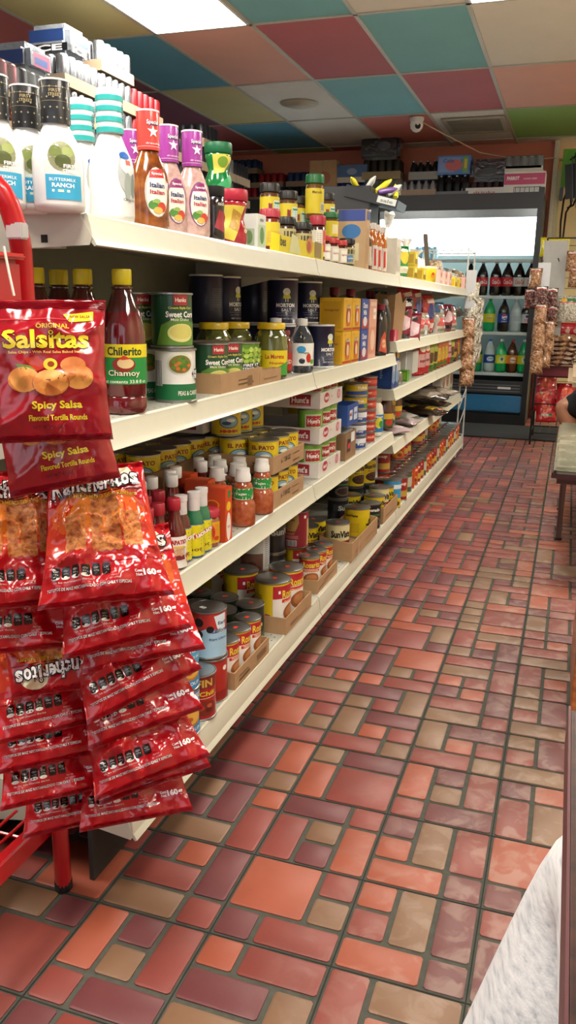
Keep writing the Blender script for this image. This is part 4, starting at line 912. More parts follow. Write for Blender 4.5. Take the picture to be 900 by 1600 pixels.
tr = mk_tray('can_tray', .30, .16, .055, WTR, [T('TOMATO SAUCE', 0, .028, .16, .016, '6a3a38', .02)], [('r', -.06, .01, .06, .04, '8a3a44')]); tr.location = (-1.01, colY(300, -1.01, Z3 + .2) + .05, Z3 + .196); tag(tr, 'white printed tray at the back, behind the highest yellow cans', 'tray')
# blue tray, wrapped tray, stacks of tins
Y1 = colY(528, -.78, Z3 + .1)
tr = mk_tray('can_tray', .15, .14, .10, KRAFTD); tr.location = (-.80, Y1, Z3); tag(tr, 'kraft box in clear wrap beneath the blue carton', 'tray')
decal([('r', -.05, .03, -.01, .075, '2a2a30'), ('r', -.045, .04, -.015, .06, 'c8304a'), ('r', .0, .06, .05, .095, 'dfe3e8')], fpx(.0705), 'printed_wrap', tr)
wt = mk_box('goods_pack', .13, .12, .08, M('b0b4b4', .3), [('r', -.05, .02, .05, .06, 'c9c9c4')]); wt.location = (-.80, Y1, Z3 + .02); tag(wt, 'grey pack inside the wrapped kraft box', 'pack')
tr = mk_tray('blue_carton', .155, .15, .075, M('2c4f96', .45), [('r', -.05, .02, -.01, .055, 'd8dce8'), T('MILK', -.03, .04, .03, .012, 'b02a3a', .03), ('r', .01, .015, .06, .06, 'c8d4e8'), T('whole', .035, .04, .036, .01, '2c4f96', .02)]); tr.location = (-.80, Y1, Z3 + .125); tag(tr, 'open blue printed carton on the wrapped kraft box', 'carton')
P_tall = Proto(lambda: mk_can('food_can', .05, .115, 'd2cfc6', [('r', -.06, .03, .06, .08, 'c8a02c')], sticker=None), 'can')
P_tall.put((-.84, Y1 - .005, Z3 + .129), 'wide grey can standing in the blue carton', -40)
P_tin = Proto(lambda: mk_can('food_can', .040, .050, 'd8b41c', [('p', [(-.06, .008), (.06, .008), (.06, .026), (-.06, .02)], '2a4f96'), T('TUNA', .0, .034, .04, .010, 'e8e8f0', .04), ('r', .02, .01, .045, .022, '3f8a2c')], sticker=None), 'can')
P_tb2 = Proto(lambda: mk_can('food_can', .040, .050, '24468e', [('p', [(-.06, .026), (.06, .02), (.06, .042), (-.06, .042)], 'e0e4ea'), T('Tuny', .0, .018, .03, .010, 'e8e8f0', .04)], sticker=None), 'can')
P_tr = Proto(lambda: mk_can('food_can', .032, .044, 'b03028', [('r', -.05, .016, .05, .030, 'd8604a'), T('JALAP', .0, .023, .03, .008, 'f0d8c0', .04)], sticker=None), 'can')
for s, (px, x, P, n, dz) in enumerate(((553, -.775, P_tb2, 3, .051), (540, -.85, P_tin, 6, .051), (568, -.775, P_tr, 6, .045))):
    for k in range(n): P.put((x, colY(px, x, Z3), Z3 + dz * k), ('blue and white tin', 'yellow and blue tin', 'red tin')[s] + ', %s from the bottom of its stack on the third shelf' % NUM[k], -40 - k * 9, 'stacked tins on the third shelf')
P_tin.put((-.775, colY(553, -.775, Z3), Z3 + .153), 'yellow and blue tin set on top of the blue and white tins', -60, 'stacked tins on the third shelf')
P_tin.put((-.775, colY(553, -.775, Z3), Z3 + .204), 'yellow and blue tin topmost above the blue and white tins', -40, 'stacked tins on the third shelf')
P_pt.put((-.92, colY(515, -.92, Z3), Z3 + .0), 'yellow can standing behind the blue carton', 0); P_ht.put((-.99, colY(520, -.99, Z3), Z3), 'green can at the back behind the blue carton', 0)
MY = [(.034, 0), (.040, .004), (.041, .015), (.041, .10), (.036, .13), (.028, .142), (.027, .148)]
P_my = Proto(lambda: mk_lathe_item('mayonnaise_jar', MY, M('dcd8c8', .15, coat=.8), [('lid', [(.030, .146), (.031, .148), (.031, .166), (.0005, .168)], M('b8b4a8', .3, .5))], [('r', -.055, .02, .055, .095, '2a78b8'), ('e', .0, .06, .02, .024, 'd8d030'), ('e', .01, .055, .012, .014, '3f9a3c'), T('Mayo', .0, .085, .04, .010, 'f0f0e0', .03)]), 'jar')
P_my.at(582, -.778, Z3, 'white mayonnaise jar with blue and yellow label', -40)
P_br = Proto(lambda: mk_lathe_item('mole_jar', [(.034, 0), (.04, .004), (.04, .09), (.033, .12), (.031, .13)], M('5a2412', .12, coat=.9), [('lid', [(.034, .128), (.035, .130), (.035, .146), (.0005, .148)], M('c08a2c', .3, .4))], [('r', -.05, .01, .05, .07, '3a6a3c'), ('r', -.05, .045, .05, .07, 'd8b43a'), ('e', 0, .03, .02, .015, 'c2402c')]), 'jar')
P_br.put((-.87, colY(580, -.87, Z3), Z3 + .05), 'brown sauce jar with gold lid behind the white mayonnaise jar', -40); P_tin.put((-.87, colY(580, -.87, Z3), Z3), 'tin under the brown gold lidded jar', -40)
P_br.put((-.785, colY(599, -.785, Z3), Z3), 'brown sauce jar with gold lid at the end of the section', -40); P_br.put((-.87, colY(594, -.87, Z3), Z3), 'brown sauce jar with gold lid standing in the back row', -40)
# ================================================================== base shelf
g = 'cans on the bottom shelf'
YEL = 'd9bc1c'
ros = [('r', -.13, .008, .13, .104, YEL), ('r', -.022, .008, .10, .104, 'e6e2da'), ('r', -.022, .074, .10, .104, 'b02430'), T('Rosarita', .036, .088, .066, .020, 'c8871c', .05), T('Rosarita', .036, .088, .066, .020, 'e8d048', .015),
       ('e', .036, .040, .030, .022, '9a5a30'), ('e', .036, .042, .022, .014, 'b8784a'), ('r', .002, .064, .07, .072, 'c8302a'), T('TRADITIONAL', .036, .068, .056, .006, 'f0e0b0', .02), ('r', -.008, .086, -.002, .093, 'f0f0f0'), ('e', -.036, .026, .010, .014, '2a60b0'), ('e', -.040, .034, .006, .007, 'c8402a')] + [('r', -.085, .03 + .007 * k, -.05, .032 + .007 * k, 'a8861c') for k in range(8)]
P_ro = Proto(lambda: mk_can('food_can', .0375, .112, YEL, ros, lid=TIND, seed=21), 'can', .92)
P_rbg = Proto(lambda: mk_can('food_can', .0485, .118, YEL, [tuple([s[0]] + [v * 1.05 if isinstance(v, float) and i < 4 else v for i, v in enumerate(s[1:])]) if s[0] in 'r' else s for s in ros], lid=TIND, seed=22), 'can', 1.08, 1.2)
olive = [('r', -.13, .004, .13, .104, '1b2a1c')] + [('e', -.05 + .022 * (k % 5), .018 + .026 * (k // 5) + .008 * (k % 2), .009, .009, '0c0c0e') for k in range(15)] + [('r', -.02, .04, .03, .075, '1a3a24'), T('Olives', .006, .06, .04, .012, 'd8d8a8', .03), ('e', -.05, .09, .006, .006, 'a8a89a'), ('e', .03, .03, .008, .008, '3f5a34')]
P_ol = Proto(lambda: mk_can('food_can', .0385, .11, '1b2a1c', olive, lid=TIND, seed=23), 'can', 1.0, 1.05)
calif = [('r', -.13, .004, .13, .06, '9fc4dc'), ('r', -.13, .06, .13, .106, 'b8342c'), ('p', [(-.04, .06), (-.01, .045), (.02, .06), (-.01, .075)], '9fc4dc'), ('e', -.032, .085, .010, .010, '141418'), ('e', -.008, .070, .008, .008, '141418'), ('e', -.034, .058, .011, .010, '141418'), ('e', -.055, .07, .008, .008, '141418'),
         ('p', [(.0, .1), (.03, .104), (.03, .06), (.01, .06)], 'cfe0ea'), T('Early', .022, .082, .026, .010, '1c2a5a', .02), T('California', .016, .066, .046, .010, '1c2a5a', .02), T('Ripe Olives', .012, .046, .044, .007, '2a4a8a', .01)]
P_ca = Proto(lambda: mk_can('food_can', .0385, .11, '9fc4dc', calif, lid=TIND, sticker='dfe3e0', seed=24), 'can', 1.1, 1.05)
P_rc_ = Proto(lambda: mk_can('food_can', .0385, .11, 'a8281f', [('r', -.1, .01, .1, .03, '8a1f1a'), ('e', .02, .085, .006, .006, 'e8e0d8')], lid=TIND, seed=25), 'can')
fin = [('r', -.022, .078, .034, .104, '7a2a1c'), T('FIN', .004, .091, .034, .018, 'c8a24a', .03), T('Chili', .010, .066, .034, .011, 'e0cf3a', .02), ('r', -.03, .054, .04, .0555, 'e8d0a0'), ('e', .006, .03, .026, .018, '7a2a1a'), ('e', -.004, .032, .007, .006, 'a8452c'), ('e', .012, .026, .007, .006, '5a1a14'), ('e', .014, .036, .006, .005, 'b85a3a')]
P_fn = Proto(lambda: mk_can('food_can', .0345, .110, 'a81f22', fin, lid=TIND, sticker=None), 'can')
prog = [('r', -.1, .07, .1, .118, '4aa0cc'), T('GRESSO', .022, .108, .05, .013, '22304a', .05), T('GRESSO', .022, .1085, .05, .013, 'f0f4f4', .02), T('WILD RICE', .02, .088, .04, .007, 'e8f2f8', .02), ('e', .010, .052, .026, .024, 'b87a2c'), ('e', .012, .054, .020, .018, 'd8a84a'), ('e', .006, .05, .007, .006, 'b85a2c'), ('r', -.1, .008, .1, .030, '3a8ac0'), T('SOUP', .016, .02, .03, .009, 'e8f2f8', .02)]
P_pg = Proto(lambda: mk_can('soup_can', .0365, .125, '4aa0cc', prog, sticker=None), 'can', 1.1, .86)
sv = [('r', -.13, .008, .13, .104, 'dcc21c'), T('SunVista', .010, .082, .080, .022, '1c1c2a', .05), ('e', .012, .034, .036, .022, '3a1e14'), ('e', .012, .036, .030, .016, '5a2c1c'), T('Black Beans', .010, .062, .05, .007, '8a2a1c', .02)] + [('e', -.012 + .010 * k, .034 + .006 * (k % 2), .005, .004, '20100c') for k in range(6)]
P_sv = Proto(lambda: mk_can('food_can', .0385, .112, 'dcc21c', sv, lid=TIND, seed=26), 'can')
svr = [('r', -.13, .008, .13, .104, 'd8cf9c'), T('SunVista', .010, .080, .080, .024, '15151c', .05), ('r', -.13, .008, .13, .058, '8a2a26'), T('Pinto Beans', .010, .048, .055, .010, 'e8e0d0', .03), ('e', .01, .026, .03, .014, 'c8a27a')]
P_s2 = Proto(lambda: mk_can('food_can', .0425, .115, 'd8cf9c', svr, lid=TIND, seed=27), 'can', 1.05, 1.12)
dor = [('r', -.13, .004, .13, .108, '17181a'), T('Dorado', .006, .085, .05, .014, 'e4e4e0', .04), ('r', -.03, .06, .04, .066, '3f7a3c'), ('e', .006, .034, .034, .020, '6a5a4a'), ('e', .006, .034, .026, .014, '2a1c18')]
P_do = Proto(lambda: mk_can('food_can', .0365, .11, '17181a', dor, lid=TIND, sticker=None), 'can')
bush = [('r', -.13, .004, .13, .122, '8f1f2c'), ('p', [(-.06, .05), (-.012, .05), (.002, .09), (.0, .12), (-.06, .12)], 'a8884c'), ('r', .018, .104, .026, .114, 'f0f0f0'), T('Homestyle', -.03, .10, .04, .012, '6a2a1c', .02), T('Beans', -.02, .06, .04, .012, '8f1f2c', .04), ('r', .03, .01, .06, .1, 'c8a070')] + barcode(-.02, .020, .030, .018) + [('r', -.05, .036 + .004 * k, .0, .0375 + .004 * k, 'c89a98') for k in range(3)]
P_bu = Proto(lambda: mk_can('food_can', .0375, .128, '8f1f2c', bush, lid=TIND, seed=28), 'can')
wh = [('r', .01, .004, .05, .12, 'c8c9c8'), ('r', -.06, .004, .01, .12, '6a4a3c'), ('e', -.02, .025, .012, .010, '4a1c18'), ('e', -.04, .018, .012, .009, '5a241c'), ('e', -.006, .014, .010, .008, '6a2a20')] + [('r', .016, .016 + .0065 * k, .042, .019 + .0065 * k, '8a8c90') for k in range(14)] + [('r', -.06, .06, .01, .12, 'b9b9b4')]
P_wh = Proto(lambda: mk_can('food_can', .040, .125, 'c0c0be', wh, lid=TIND, seed=29), 'can')
P_dk2 = Proto(lambda: mk_can('food_can', .039, .11, '1c1d20', [('r', -.04, .06, .05, .09, '35383c'), T('SunV', .008, .074, .06, .022, 'b8b8b0', .04)], lid=TIND, seed=30), 'can')
_before = set(o.name for o in COL.objects)
z = ZB
P_pg.at(281, -.745, z, 'blue soup can standing half behind the hanging bags', -45, g); P_pg.put((-.745, colY(281, -.745, z), z + .108), 'blue soup can stacked on its twin beside the hanging bags', -45, g)
P_fn.at(314, -.735, z, 'red chili can with gold letters at the near end of the bottom shelf', -50, g)
t1 = mk_tray('can_tray', .24, .085, .045, KRAFT, [('r', -.09, .010, -.02, .018, '6a4f34'), ('r', -.09, .022, -.03, .026, '6a4f34'), ('r', .03, .012, .10, .03, '7a5c3e')]); Ya = 1.68; t1.location = (-.752, Ya + .115, z); tag(t1, 'near kraft tray of yellow bean cans on the bottom shelf', 'tray')
for i, dy in enumerate((.035, .112, .188)): P_ro.put((-.752, Ya + dy, z + .0035), 'yellow refried bean can in the near kraft tray, %s one' % ('first', 'middle', 'last')[i], -52, g)
Yc = 1.555
P_rc_.put((-.748, Yc + .075, z), 'red can at the foot of the red and blue olive can', -40, g); P_ca.put((-.748, Yc + .075, z + .112), 'red and pale blue olive can with a white sticker on its lid', -48, g)
for k_, (x, y) in enumerate(((-.783, 1.905), (-.836, 1.835), (-.868, 1.925), (-.918, 1.85), (-.953, 1.94), (-1.008, 1.86), (-.878, 1.745), (-.968, 1.765), (-1.038, 1.95), (-.918, 1.66), (-1.018, 1.68))):
    P_ol.put((x, y + .06, z), 'dark green olive can, %s' % ('at the front right of its cluster' if k_ == 0 else 'left of the front right one' if k_ == 1 else 'in the shaded cluster, %s from the aisle' % NUM[k_]), -50 + 20 * (k_ % 3), 'dark green olive cans')
# big refried bean cans
t2 = mk_tray('can_tray', .245, .125, .05, KRAFT, [('r', -.08, .012, -.01, .02, '7a5c3e'), ('r', .0, .01, .08, .014, '7a5c3e')]); Yr = 2.11; t2.location = (-.768, Yr + .055, z); tag(t2, 'kraft tray of the large yellow bean cans on the bottom shelf', 'tray')
P_rbg.put((-.768, Yr - .005, z + .0035), 'large yellow bean can with white label, nearest in its tray', -42, g); P_rbg.put((-.768, Yr + .112, z + .0035), 'large yellow bean can with white label, second in its tray', -62, g)
P_rbg.put((-.888, colY(362, -.888, z) + .03, z), 'large yellow bean can behind the nearest tray can', -52, g)
P_rbg.put((-1.01, colY(322, -1.01, z) + .05, z), 'large bean can in the dark back row, left end', -60, g)
Ye = colY(470, -.765, z)
t3 = mk_tray('can_tray', .24, .085, .045, KRAFT, [('r', -.11, .012, .0, .017, '7a5c3e'), ('r', -.05, .024, .08, .028, '7a5c3e')]); t3.location = (-.762, Ye + .098, z); tag(t3, 'kraft tray with three bean cans after the large yellow cans', 'tray')
P_ro.put((-.762, Ye + .022, z + .0035), 'yellow refried bean can turned sideways beside the large ones', -115, g)
for i, dy in enumerate((.098, .174)): P_ro.put((-.762, Ye + dy, z + .0035), 'yellow refried bean can under the tall red can, %s of two' % NUM[i], -55, g)
Yw = colY(394, -.875, z + .12)
P_dk2.put((-.885, Yw, z), 'dark can carrying the tall white and brown bean can', -40, g); P_wh.put((-.885, Yw, z + .111), 'tall white and brown bean can stacked behind the large yellow ones', -50, g)
P_dk2.put((-.90, Yw + .20, z), 'dark bean can in the shade, lower of the pair left of the tall red can', -40, g); P_dk2.put((-.90, Yw + .20, z + .111), 'dark bean can in the shade, upper of the pair left of the tall red can', -40, g)
P_dk2.put((-.90, Yw + .31, z), 'dark bean can in the back row behind the tall red can', -40, g)
P_bu.put((-.862, Ye + .13, z + .112), 'tall red can with gold panel and barcode, stacked above the tray', -60, g); P_ro.put((-.862, Ye + .13, z), 'yellow can beneath the tall red one', -50, g)
Ys = colY(513, -.79, z)
t4 = mk_tray('can_tray', .42, .125, .085, KRAFT, [('r', -.16, .02, -.08, .026, '8f6f4c'), ('r', .02, .03, .14, .034, '8f6f4c'), ('p', [(-.12, .0), (-.1, .0), (-.09, .06), (-.11, .04)], 'c8a884')], lip=.07); t4.location = (-.765, Ys + .15, z); tag(t4, 'deep half empty kraft tray in front of the big lettered bean can', 'tray')
P_s2.put((-.775, Ys - .0, z + .0035), 'cream and red bean can with big black letters, in the deep kraft tray', -66, g)
P_sv.put((-.89, Ys - .02, z + .0), 'yellow bean can at the back, left of the big lettered one', -66, g); P_sv.put((-.89, Ys + .08, z + .0), 'yellow bean can at the back, behind the big lettered one', -66, g)
P_dk2.put((-.99, Ys + .0, z), 'dark can in the deepest row behind the yellow cans', -40, g)
Y5 = colY(541, -.80, z)
P_s3 = Proto(lambda: mk_can('food_can', .045, .118, 'dcc21c', [T('SunVista', -.03, .09, .05, .010, '1c1c2a', .04), T('Sun', .05, .06, .026, .05, '1c1c2a', .05, 90), ('r', -.05, .02, .0, .06, 'c8ac1c')], seed=31), 'can')
P_s3.put((-.775, Ys + .30, z + .0035), 'wide yellow bean can right of the deep kraft tray opening', -66, g)
Yd = colY(562, -.745, z); P_do.put((-.752, max(Yd, Ys + .44), z), 'black bean can with white letters standing at the shelf edge', -66, g)
for i, (px, x, P, w) in enumerate(((523, -.90, P_do, 'black bean can'), (547, -.90, P_sv, 'yellow bean can with big letters'))):
    Y_ = colY(px, x, z + .12)
    P_dk2.put((x, Y_, z), 'dark can under the raised ' + w, -40, g); P.put((x, Y_, z + .112), 'raised %s at mid shelf' % w, -50, g)
Y6 = Ys + .55
t5 = mk_tray('can_tray', .30, .11, .07, KRAFT, [('r', -.1, .02, .05, .026, '7a5c3e')]); t5.location = (-.765, Y6 + .11, z); tag(t5, 'kraft tray of bean cans just before the section seam', 'tray')
for i, P in enumerate((P_sv, P_s2, P_sv)): P.put((-.765, Y6 + .01 + .098 * i, z + .0035), 'bean can in the kraft tray before the section seam, %s one' % NUM[i], -50, g)
P_sv.put((-.87, Y6 + .0, z), 'yellow bean can behind the tray before the section seam', -66, g)
P_bc = Proto(lambda: mk_can('food_can', .0365, .13, '3a9ad0', [('p', [(-.06, .004), (.06, .004), (.06, .03), (.0, .05), (-.06, .03)], 'd8c01c'), ('e', .0, .02, .02, .012, '5a3a1c'), ('r', -.06, .09, .06, .11, 'dfe8ee')], sticker=None), 'can')
P_bc.put((-.755, GY[2] + .02, z), 'bright blue can with yellow base at the shelf edge', -50, g)
for i, (dy, x, P) in enumerate(((.06, -.86, P_sv), (.17, -.86, P_wh))):
    Y_ = GY[2] + dy; P_dk2.put((x, Y_, z), 'dark can carrying the %s after the blue can' % ('raised yellow can', 'raised white and red can')[i], -40, g)
    P.put((x, Y_, z + .112), ('raised yellow bean can behind the blue can', 'raised white and brown can behind the blue can')[i], -40, g)
for o in COL.objects:
    if o.name not in _before and o.parent is None: o.location.x += .018
# orange fruit and soup cans, third and fourth sections
orl = [('r', -.1, .06, .1, .10, 'c8481c'), T('Fruit', .006, .084, .04, .014, 'f0d0a0', .04), ('e', .0, .035, .03, .02, 'd8902c'), ('e', .012, .03, .012, .010, '8a2a1c')]
P_or = Proto(lambda: mk_can('food_can', .0375, .112, 'b8481c', orl, sticker=None), 'can')
P_rd2 = Proto(lambda: mk_can('food_can', .0375, .112, '9a2420', [('r', -.1, .02, .1, .05, 'c8a040'), T('soup', .0, .08, .05, .016, 'e8d8c0', .04)], sticker=None), 'can')
P_gn = Proto(lambda: mk_can('food_can', .0375, .112, '4a5a3c', [('r', -.1, .03, .1, .08, 'b8b4a0')], sticker=None), 'can')
n = 0
y = GY[2] + .14
while y < GY[4] - .08:
    for row, x in enumerate((-.74, -.833, -.926)):
        for lev in range(1 if row == 0 or (row == 1 and (n // 3) % 2) else 2):
            P = (P_or, P_rd2, P_or, P_rd2, P_gn)[(n * 3 + row + lev) % 5] if y < 5.3 else (P_rd2, P_gn, P_rd2, P_or)[(n + row) % 4]
            if row == 1 and y < GY[2] + .3: continue
            P.put((x, y, z + lev * .113), '%s can, far bottom shelf, %s past the blue can, %s row, %s layer' % ({id(P_or): 'orange fruit', id(P_rd2): 'red soup', id(P_gn): 'grey green'}[id(P)], ORD(n), NUM[row], ('lower', 'upper')[lev]) , -50 - (n * 37 + row * 11) % 30, 'orange and red cans on the far bottom shelf')
    n += 1; y += .0935
for i, yy in enumerate((GY[2] + .36, GY[2] + .85, GY[3] + .2)):
    pass
# ---- third shelf continued: low shelf of sections three and four (sausages, pouches)
z = ZL
P_sg2 = Proto(lambda: mk_bag('foil_roll', .10, .22, .022, M('b9b6b0', .22, .5), [('r', -.04, -.03, .04, .04, 'c8b0b0'), ('r', -.02, -.06, .03, -.04, '8a3a4a')], 11, wr=.006), 'packet')
P_lav = Proto(lambda: mk_bag('snack_packet', .14, .20, .024, M('b9a3a4', .25, coat=.5), [('e', 0, .02, .05, .05, 'a8304a'), ('r', -.04, -.07, .04, -.04, 'e8dce0'), T('pan', 0, .02, .05, .02, 'f4e8ec', .03)], 12), 'packet')
P_dkp = Proto(lambda: mk_bag('snack_packet', .16, .26, .03, M('2a1c14', .25, coat=.5), [('e', 0, .05, .05, .04, 'c8a81c'), ('r', -.05, -.08, .05, -.03, 'a88a1c'), ('e', .02, -.1, .03, .015, 'b8703c')], 13), 'packet')
P_film = Proto(lambda: mk_bag('snack_packet', .18, .30, .03, M('8d8276', .2, coat=.6), [('r', -.06, -.04, .06, .06, '5a4030'), ('e', .02, .08, .04, .03, 'b8a06a')], 14), 'packet')
lay = dict(rx=-88)
for i, (x, y, P, rz, dz, l) in enumerate(((-.80, GY[2] + .15, P_sg2, 30, .022, 'silver foil roll lying at the start of the low shelf'), (-.78, GY[2] + .36, P_lav, 60, .025, 'pink printed packet lying flat behind the silver roll'), (-.80, GY[2] + .62, P_lav, 85, .025, 'second pink printed packet lying on the low shelf'),
         (-.80, GY[2] + .55, P_sg2, 65, .075, 'silver packet lying on the pink ones'), (-.78, GY[3] - .12, P_dkp, 75, .03, 'dark packet with yellow print lying on the low shelf'), (-.80, GY[3] + .05, P_dkp, 95, .09, 'dark packet with yellow print lying on another'), (-.82, GY[3] + .28, P_dkp, 80, .03, 'dark packet with yellow print farther along the low shelf'), (-.86, GY[3] - .10, P_film, 70, .13, 'large pale film pack resting on top of the dark packets'), (-.82, GY[3] + .32, P_film, 80, .10, 'large pale film pack farther along the low shelf'))):
    P.put((x - .11, y, z + dz), l, rz, 'packets lying on the low shelf', rx=-88)
P_rbx = Proto(lambda: mk_box('carton', .20, .16, .10, '8a1c2a', [('r', -.08, .03, .0, .07, 'c88a90'), T('cocoa', -.04, .05, .06, .014, 'f0dcdc', .02)], [('r', -.06, .02, .06, .08, '6a1420')]), 'box')
P_rbx.put((-.93, GY[2] + .22, z), 'dark red carton behind the silver roll, lower', 0); P_rbx.put((-.93, GY[2] + .46, z), 'dark red carton second along the low shelf', 0)
P_rbx.put((-.93, GY[2] + .24, z + .101), 'dark red carton stacked on top on the low shelf', 0)
P_cer = Proto(lambda: mk_box('cereal_box', .16, .06, .21, 'c9c6bc', [('e', 0, .12, .05, .04, '8a5a3a'), ('e', 0, .14, .025, .02, 'c8a07a'), ('r', -.06, .03, .06, .06, '6a8a3a')], [('r', -.02, .02, .02, .18, 'b0ada4')]), 'box')
P_cer.put((-.80, GY[3] + .66, z), 'white carton with round picture on the low shelf', 0); P_cer.put((-.80, GY[3] + .84, z), 'white carton second after the film packs', 0); P_cer.put((-.80, GY[3] + 1.03, z), 'white carton last on the low shelf', 0)
# ---- middle shelf of sections three and four
z = ZM
P_bx = Proto(lambda: mk_box('pasta_box', .075, .10, .18, '20407c', [('e', .0, .15, .025, .02, 'd8b02c'), ('r', -.03, .03, .03, .12, 'b8c8dc'), ('e', 0, .05, .025, .03, '7aa0c8')], [('r', -.04, .015, .04, .17, '244a90'), T('spaghetti', .0, .10, .11, .018, '8aa4d0', .02, 90)]), 'box')
for i, (x, dy) in enumerate(((-.79, .065), (-.895, .065), (-1.0, .065))): P_bx.put((x, GY[2] + dy, z), 'blue pasta box with its lettered side showing, %s from the aisle' % NUM[i], 0, 'blue pasta boxes')
P_bx.put((-.79, GY[2] + .145, z), 'blue pasta box second along the aisle edge', 0, 'blue pasta boxes')
o = mk_box('ketchup_carton', .07, .05, .11, 'c8501c', [('r', -.03, .06, .03, .10, 'e0d0b8'), ('e', 0, .035, .02, .025, 'd8902c')], [('r', -.02, .06, .02, .1, 'dcd6cc'), T('ATE', 0, .08, .03, .014, 'a8301c', .03), ('e', 0, .03, .018, .022, 'd8982c')]); o.location = (-.80, GY[2] + .36, z); tag(o, 'orange and white box standing right of the foil lump', 'box')
o = mk_box('small_carton', .06, .05, .055, '5aa02c', None, [('r', -.02, .01, .02, .045, '8ac83a')]); o.location = (-.775, GY[2] + .48, z); tag(o, 'small lime green carton before the white container', 'box')
o = crumple('foil_lump', .14, .07, .08, M('a8a6a0', .22, .6), 5, False); o.location = (-.78, GY[2] + .27, z); tag(o, 'crumpled foil packet lying beside the blue pasta boxes', 'packet')
o = MB().box(-.05, -.11, 0, .05, .11, .17, M('dcdedc', .3, coat=.3), .03).build('container'); o.location = (-.80, GY[2] + .66, z); tag(o, 'rounded white plastic container on the middle shelf', 'container')
P_rp = Proto(lambda: mk_bag('pasta_pouch', .12, .19, .022, M('b8242a', .25, coat=.5), [('r', -.05, -.05, .05, .02, 'd8a0a0'), ('e', 0, .05, .035, .02, 'e8d8c0'), T('sopa', 0, -.02, .06, .018, '8a1c24', .04)], 15), 'pouch')
P_op = Proto(lambda: mk_bag('pasta_pouch', .12, .17, .022, M('c8581c', .25, coat=.5), [('e', 0, .0, .04, .04, 'd8b03a'), ('r', -.04, -.07, .04, -.05, '4a7a2c')], 16), 'pouch')
P_yp = Proto(lambda: mk_bag('pasta_pouch', .12, .16, .022, M('a8a83a', .25, coat=.5), [('e', 0, .0, .04, .03, '5a3a1c'), ('r', -.04, -.07, .04, -.04, '3a6a2c')], 17), 'pouch')
P_dkr = Proto(lambda: mk_bag('pasta_pouch', .13, .18, .024, M('4a1a1c', .25, coat=.5), [('r', -.05, .0, .05, .04, '8a2a2c'), ('e', 0, -.04, .03, .02, 'b8984a')], 18), 'pouch')
def upright(P, x, y, z, h, l, g_, rz=70): return P.put((x, y, z + h), l, rz, g_)
seq = [P_rp, P_rp, P_yp, P_yp, P_op, P_op, P_op, P_rp, P_yp, P_dkr, P_op]
hh = {id(P_rp): .19, id(P_op): .17, id(P_yp): .16, id(P_dkr): .18}
for i, P in enumerate(seq): upright(P, -.765, GY[2] + .86 + .145 * i, z, hh[id(P)], 'upright pouch on the middle shelf, %s after the white container' % ORD(i), 'upright pouches on the middle shelf')
for i in range(6): upright(P_dkr, -.95, GY[2] + .32 + .15 * i, z, .18, 'dark red pouch in the back row of the middle shelf, %s along' % NUM[i], 'dark pouches at the back')
# ---- upper shelf of sections three and four
z = ZA
pb = MB(); n_ = 12; poly = [(-.11, 0), (.10, 0), (.135, .19), (.05, .165), (-.03, .215), (-.13, .20)]
vs = []
for s_ in (-.035, .035):
    for (a, b) in poly: vs.append((s_ * (1 + b * 1.5), a, b))
pb.add(vs, [tuple(range(6)), tuple(range(11, 5, -1))] + [(i, i + 6, (i + 1) % 6 + 6, (i + 1) % 6) for i in range(6) if i not in (2, 3, 4)], M('9c7a55', .8, bump=.6, bs=60, bd=.006))
o = pb.build('paper_bag', smooth=False); o.location = (-.79, GY[2] + .18, z); o.rotation_euler[0] = 0; tag(o, 'crumpled open brown paper bag on the upper shelf', 'bag')
def bagp(col, c2, c3, seed, w=.13, h=.18): return Proto(lambda: mk_bag('candy_bag', w, h, .028, M(col, .2, coat=.6), [('p', [(-w * .4, -h * .1), (-w * .1, h * .3), (w * .4, h * .2), (w * .3, -h * .05), (0, -h * .12)], c2), ('r', -w * .3, -h * .35, w * .35, -h * .22, c3), ('p', [(-w * .3, h * .36), (w * .2, h * .4), (w * .3, h * .3), (-w * .25, h * .28)], c3)], seed, wr=.006), 'bag')
B1 = bagp('23305a', 'd8dce8', 'a8b8d8', 21); B2 = bagp('8a1c3a', 'e0c0c8', '23202c', 22); B3 = bagp('1a1a26', 'c8304a', 'd8d4d0', 23); B4 = bagp('b8282c', '2a3a8a', 'e8d0c0', 24, .13, .22); B5 = bagp('c8bcae', 'c85a5a', '8a8a7a', 25, .11, .13); B6 = bagp('2a6a9a', 'c8d8e0', 'b03a4a', 26)
